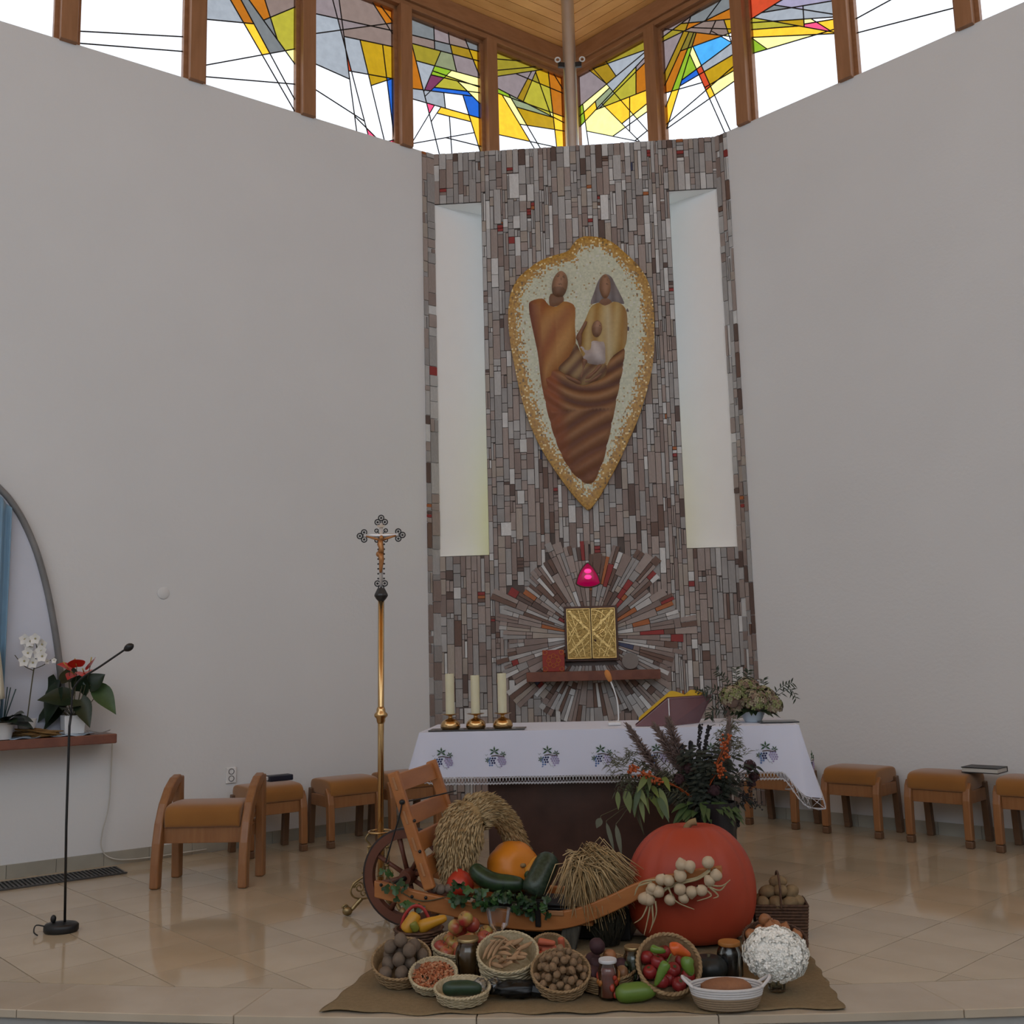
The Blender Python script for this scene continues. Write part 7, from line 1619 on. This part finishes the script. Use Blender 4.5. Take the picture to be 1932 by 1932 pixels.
# ---------------------------------------------------------------- white flower ball in a glass
c = G(1466, 1868, ZB); t = thing('hydrangea_glass', 'big white hydrangea ball in a small clear glass at the right front', 'flowers', c)
mb = MB(); mb.lathe([(0,0),(.034,0),(.036,.004),(.042,.085),(.040,.085),(.034,.012),(0,.010)], 26); mb.build('glass', m_glass, t, ang=50)
mb = MB(); mb.lathe([(0,.011),(.034,.013),(.037,.05),(0,.05)], 22); mb.build('water', clear_glass('water', (.9,.95,.95)), t)
fc = AT(1463, 1800, c.y)-c
mb = MB(); mb.tube([V((0,0,.02)), fc], .005, 6); mb.build('stalk', m_leafg, t)
mb = MB(); mb.ell(fc, (.126,.110,.100), 24, 14); floret_ball(mb, fc, .001, 0)
for k in range(1150):
    z = rnd.uniform(-.85, 1); a = rnd.uniform(0, 2*pi); q = sqrt(1-z*z); d = V((q*cos(a), q*sin(a), z)); bmp = 1+.10*noise.noise(d*3.3); p = fc+V((d.x*.128, d.y*.112, d.z*.102))*bmp*rnd.uniform(.97, 1.05); u = d.orthogonal().normalized(); w_ = d.cross(u); s = .0125; th = rnd.uniform(0, 1.6); d2 = d+u*rnd.uniform(-.4,.4)+w_*rnd.uniform(-.4,.4); d2.normalize(); u = d2.orthogonal().normalized(); w_ = d2.cross(u)
    for j in range(4): e = u*cos(th+j*pi/2)+w_*sin(th+j*pi/2); f = d2.cross(e); mb.add([p, p+e*s*.7+f*s*.55+d2*s*.35, p+e*s*1.25+d2*s*.1, p+e*s*.7-f*s*.55+d2*s*.35], [(0,1,2,3)])
mb.build('flower_head', M('white_floret', (.93,.92,.86), .9, var=.03, spec=.1), t, smooth=False, norm=False)
# ---------------------------------------------------------------- bowl of onions and potato basket at the right
t, Mw, r, Hh = basket('onion_bowl', 'wide brown basket bowl of onions behind the white hydrangea ball', 1462, 1772, 112, .11, 18, m_brw, .55)
for k, p in enumerate(heap(Mw, r, .032, 14, lift=-.005)): place('onion', onm, p, 'brown onion in the bowl behind the white flower ball', 'onion', 'onions in the brown bowl', (rnd.uniform(-1.2,1.2), rnd.uniform(-1.2,1.2), 0))
c = G(1468, 1795, ZB) ; c = V((c.x+.02, 5.55, 0)); cc = AT(1472, 1740, 5.55)
t = thing('potato_hamper', 'rectangular dark wicker basket heaped with potatoes at the right, with a hoop handle', 'basket', (cc.x, 5.55, 0.0), radians(-8))
bw_, bd_, bh_ = .135, .10, .17
mb = MB(); mb.add([(-bw_*.9,-bd_*.9,0),(bw_*.9,-bd_*.9,0),(bw_*.9,bd_*.9,0),(-bw_*.9,bd_*.9,0),(-bw_,-bd_,bh_),(bw_,-bd_,bh_),(bw_,bd_,bh_),(-bw_,bd_,bh_),(-bw_*.93,-bd_*.93,.13),(bw_*.93,-bd_*.93,.13),(bw_*.93,bd_*.93,.13),(-bw_*.93,bd_*.93,.13)], [(3,2,1,0),(0,1,5,4),(1,2,6,5),(2,3,7,6),(3,0,4,7),(4,5,9,8),(5,6,10,9),(6,7,11,10),(7,4,8,11),(8,9,10,11)]); mb.build('wall', m_brw, t, smooth=False)
mb = MB()
for k in range(11):
    f = (k+.5)/11; q = .9+.1*f; z = bh_*f; pts = []
    for (x0, y0), (x1, y1) in (((-1,-1),(1,-1)),((1,-1),(1,1)),((1,1),(-1,1)),((-1,1),(-1,-1))):
        for i in range(10): u = i/10; wv_ = 1+.012*sin(i*pi+k*pi); pts.append(V(((x0+(x1-x0)*u)*bw_*q*wv_, (y0+(y1-y0)*u)*bd_*q*wv_, z)))
    mb.tube(pts+pts[:1], .0062, 5, cap=False)
mb.build('weave', m_brw, t)
mb = MB(); mb.tube(spline([V((0,-bd_,bh_-.03)), V((0,-bd_*.98,bh_+.08)), V((0,-bd_*.4,bh_+.135)), V((0,bd_*.4,bh_+.135)), V((0,bd_*.98,bh_+.08)), V((0,bd_,bh_-.03))], 5), .006, 6); mb.build('handle', m_brw, t)
pm2 = [potato_mesh('potato', .036, M('yellow_potato_skin', (.25,.17,.085), .8, var=.35, scale=30, bump=.15), 1.3, .12, k+9) for k in range(3)]
hp = [(-.085,-.05,.165),(-.02,-.06,.17),(.05,-.055,.168),(.09,.0,.165),(-.09,.03,.168),(-.03,.03,.17),(.04,.04,.17),(-.055,-.01,.215),(.01,-.02,.222),(.065,.0,.212),(-.01,.03,.225),(0,0,.262)]
Rz = Matrix.Rotation(radians(-8), 4, 'Z')
for k, p in enumerate(hp): place('potato', pm2[k % 3], V((cc.x, 5.55, 0))+Rz @ V(p), 'yellow brown potato heaped in the dark wicker basket at the right', 'potato', 'potatoes in the dark wicker basket', (rnd.uniform(-.4,.4), rnd.uniform(-.4,.4), rnd.uniform(0,6)))
# ---------------------------------------------------------------- willow basket with red handle and yellow squashes
c = G(790, 1790, ZB); c = V((AT(790, 1765, 5.32).x, 5.32, ZB)); t = thing('squash_basket', 'small dark willow basket with a red hoop handle holding yellow squashes', 'basket', c)
mb = MB(); mb.lathe([(0,0),(.09,0),(.105,.07),(.118,.125),(.110,.125),(.098,.07),(.084,.008),(0,.008)], 28); w0 = mb.build('wall', m_brw, t, ang=50)
mb = MB()
for k in range(9): z = .008+.014*k; q = .093+.026*(z/.125); mb.tube([V(((q+.003*sin(a*12+k*pi))*cos(a), (q+.003*sin(a*12+k*pi))*sin(a), z)) for a in [2*pi*i/60 for i in range(61)]], .0062, 5, cap=False)
mb.build('weave', m_brw, t)
mb = MB(); hp_ = [AT(*p, 5.32)-c for p in ((757,1752),(762,1730),(775,1713),(788,1709),(800,1716),(810,1735),(815,1752))]; mb.tube(spline(hp_, 5), .0085, 7, flat=.5); mb.build('handle', M('red_handle', (.40,.035,.03), .5), t)
m_ysq = M('yellow_squash_skin', (.55,.27,.02), .4, var=.2, scale=8)
veg_tube('yellow_squash', 'yellow crookneck squash pointing right in the red-handled basket', 'squash', [AT(790,1752,5.26), AT(806,1744,5.25), AT(822,1738,5.25), AT(843,1731,5.25)], lambda t_: .036*min(1, max(0, 1-(2*t_-1)**6)**.5+.02)*(1-.5*t_), m_ysq)
veg_tube('yellow_pear_squash', 'yellow pear squash with a dark spot at the left of the red-handled basket', 'squash', [AT(766,1758,5.26), AT(773,1746,5.26), AT(781,1732,5.27), AT(786,1723,5.28)], lambda t_: .040*min(1, max(0, 1-(2*t_-1)**6)**.5+.02)*(1-.3*t_), m_ysq)
veg_tube('green_tip_squash', 'small yellow green squash in the middle of the red-handled basket', 'squash', [AT(786,1756,5.23), AT(782,1748,5.22), AT(778,1740,5.22)], .020, M('green_yellow_skin', (.22,.22,.03), .4))
# ---------------------------------------------------------------- clear bag of beans hanging from the rail
c = AT(942, 1790, 5.12); c = V((c.x, 5.12, ZB)); t = thing('bean_bag', 'clear cellophane bag of white beans leaning below the wheelbarrow rail', 'bag', c)
fh = AT(942, 1715, 5.12).z-ZB
mb = MB(); mb.lathe([(0,0),(.035,.002),(.05,.03),(.046,.08),(.028,.12),(.012,.135),(.02,.15),(.045,.175),(.06,fh)], 16, close=False); me_ = mb.build('film', m_film, t, smooth=False)
mb = MB()
for k in range(150):
    z = rnd.uniform(.008, .105); q = sqrt(rnd.random())*(.042 if z < .08 else .03); a = rnd.uniform(0, 2*pi); mb.ell((q*cos(a), q*sin(a), z), (.0085,.0055,.0055), 7, 5, R=Matrix.Rotation(rnd.uniform(0,3), 3, V((rnd.random(), rnd.random(), rnd.random()))))
mb.build('beans', M('white_bean', (.62,.56,.47), .5), t)['kind'] = 'stuff'
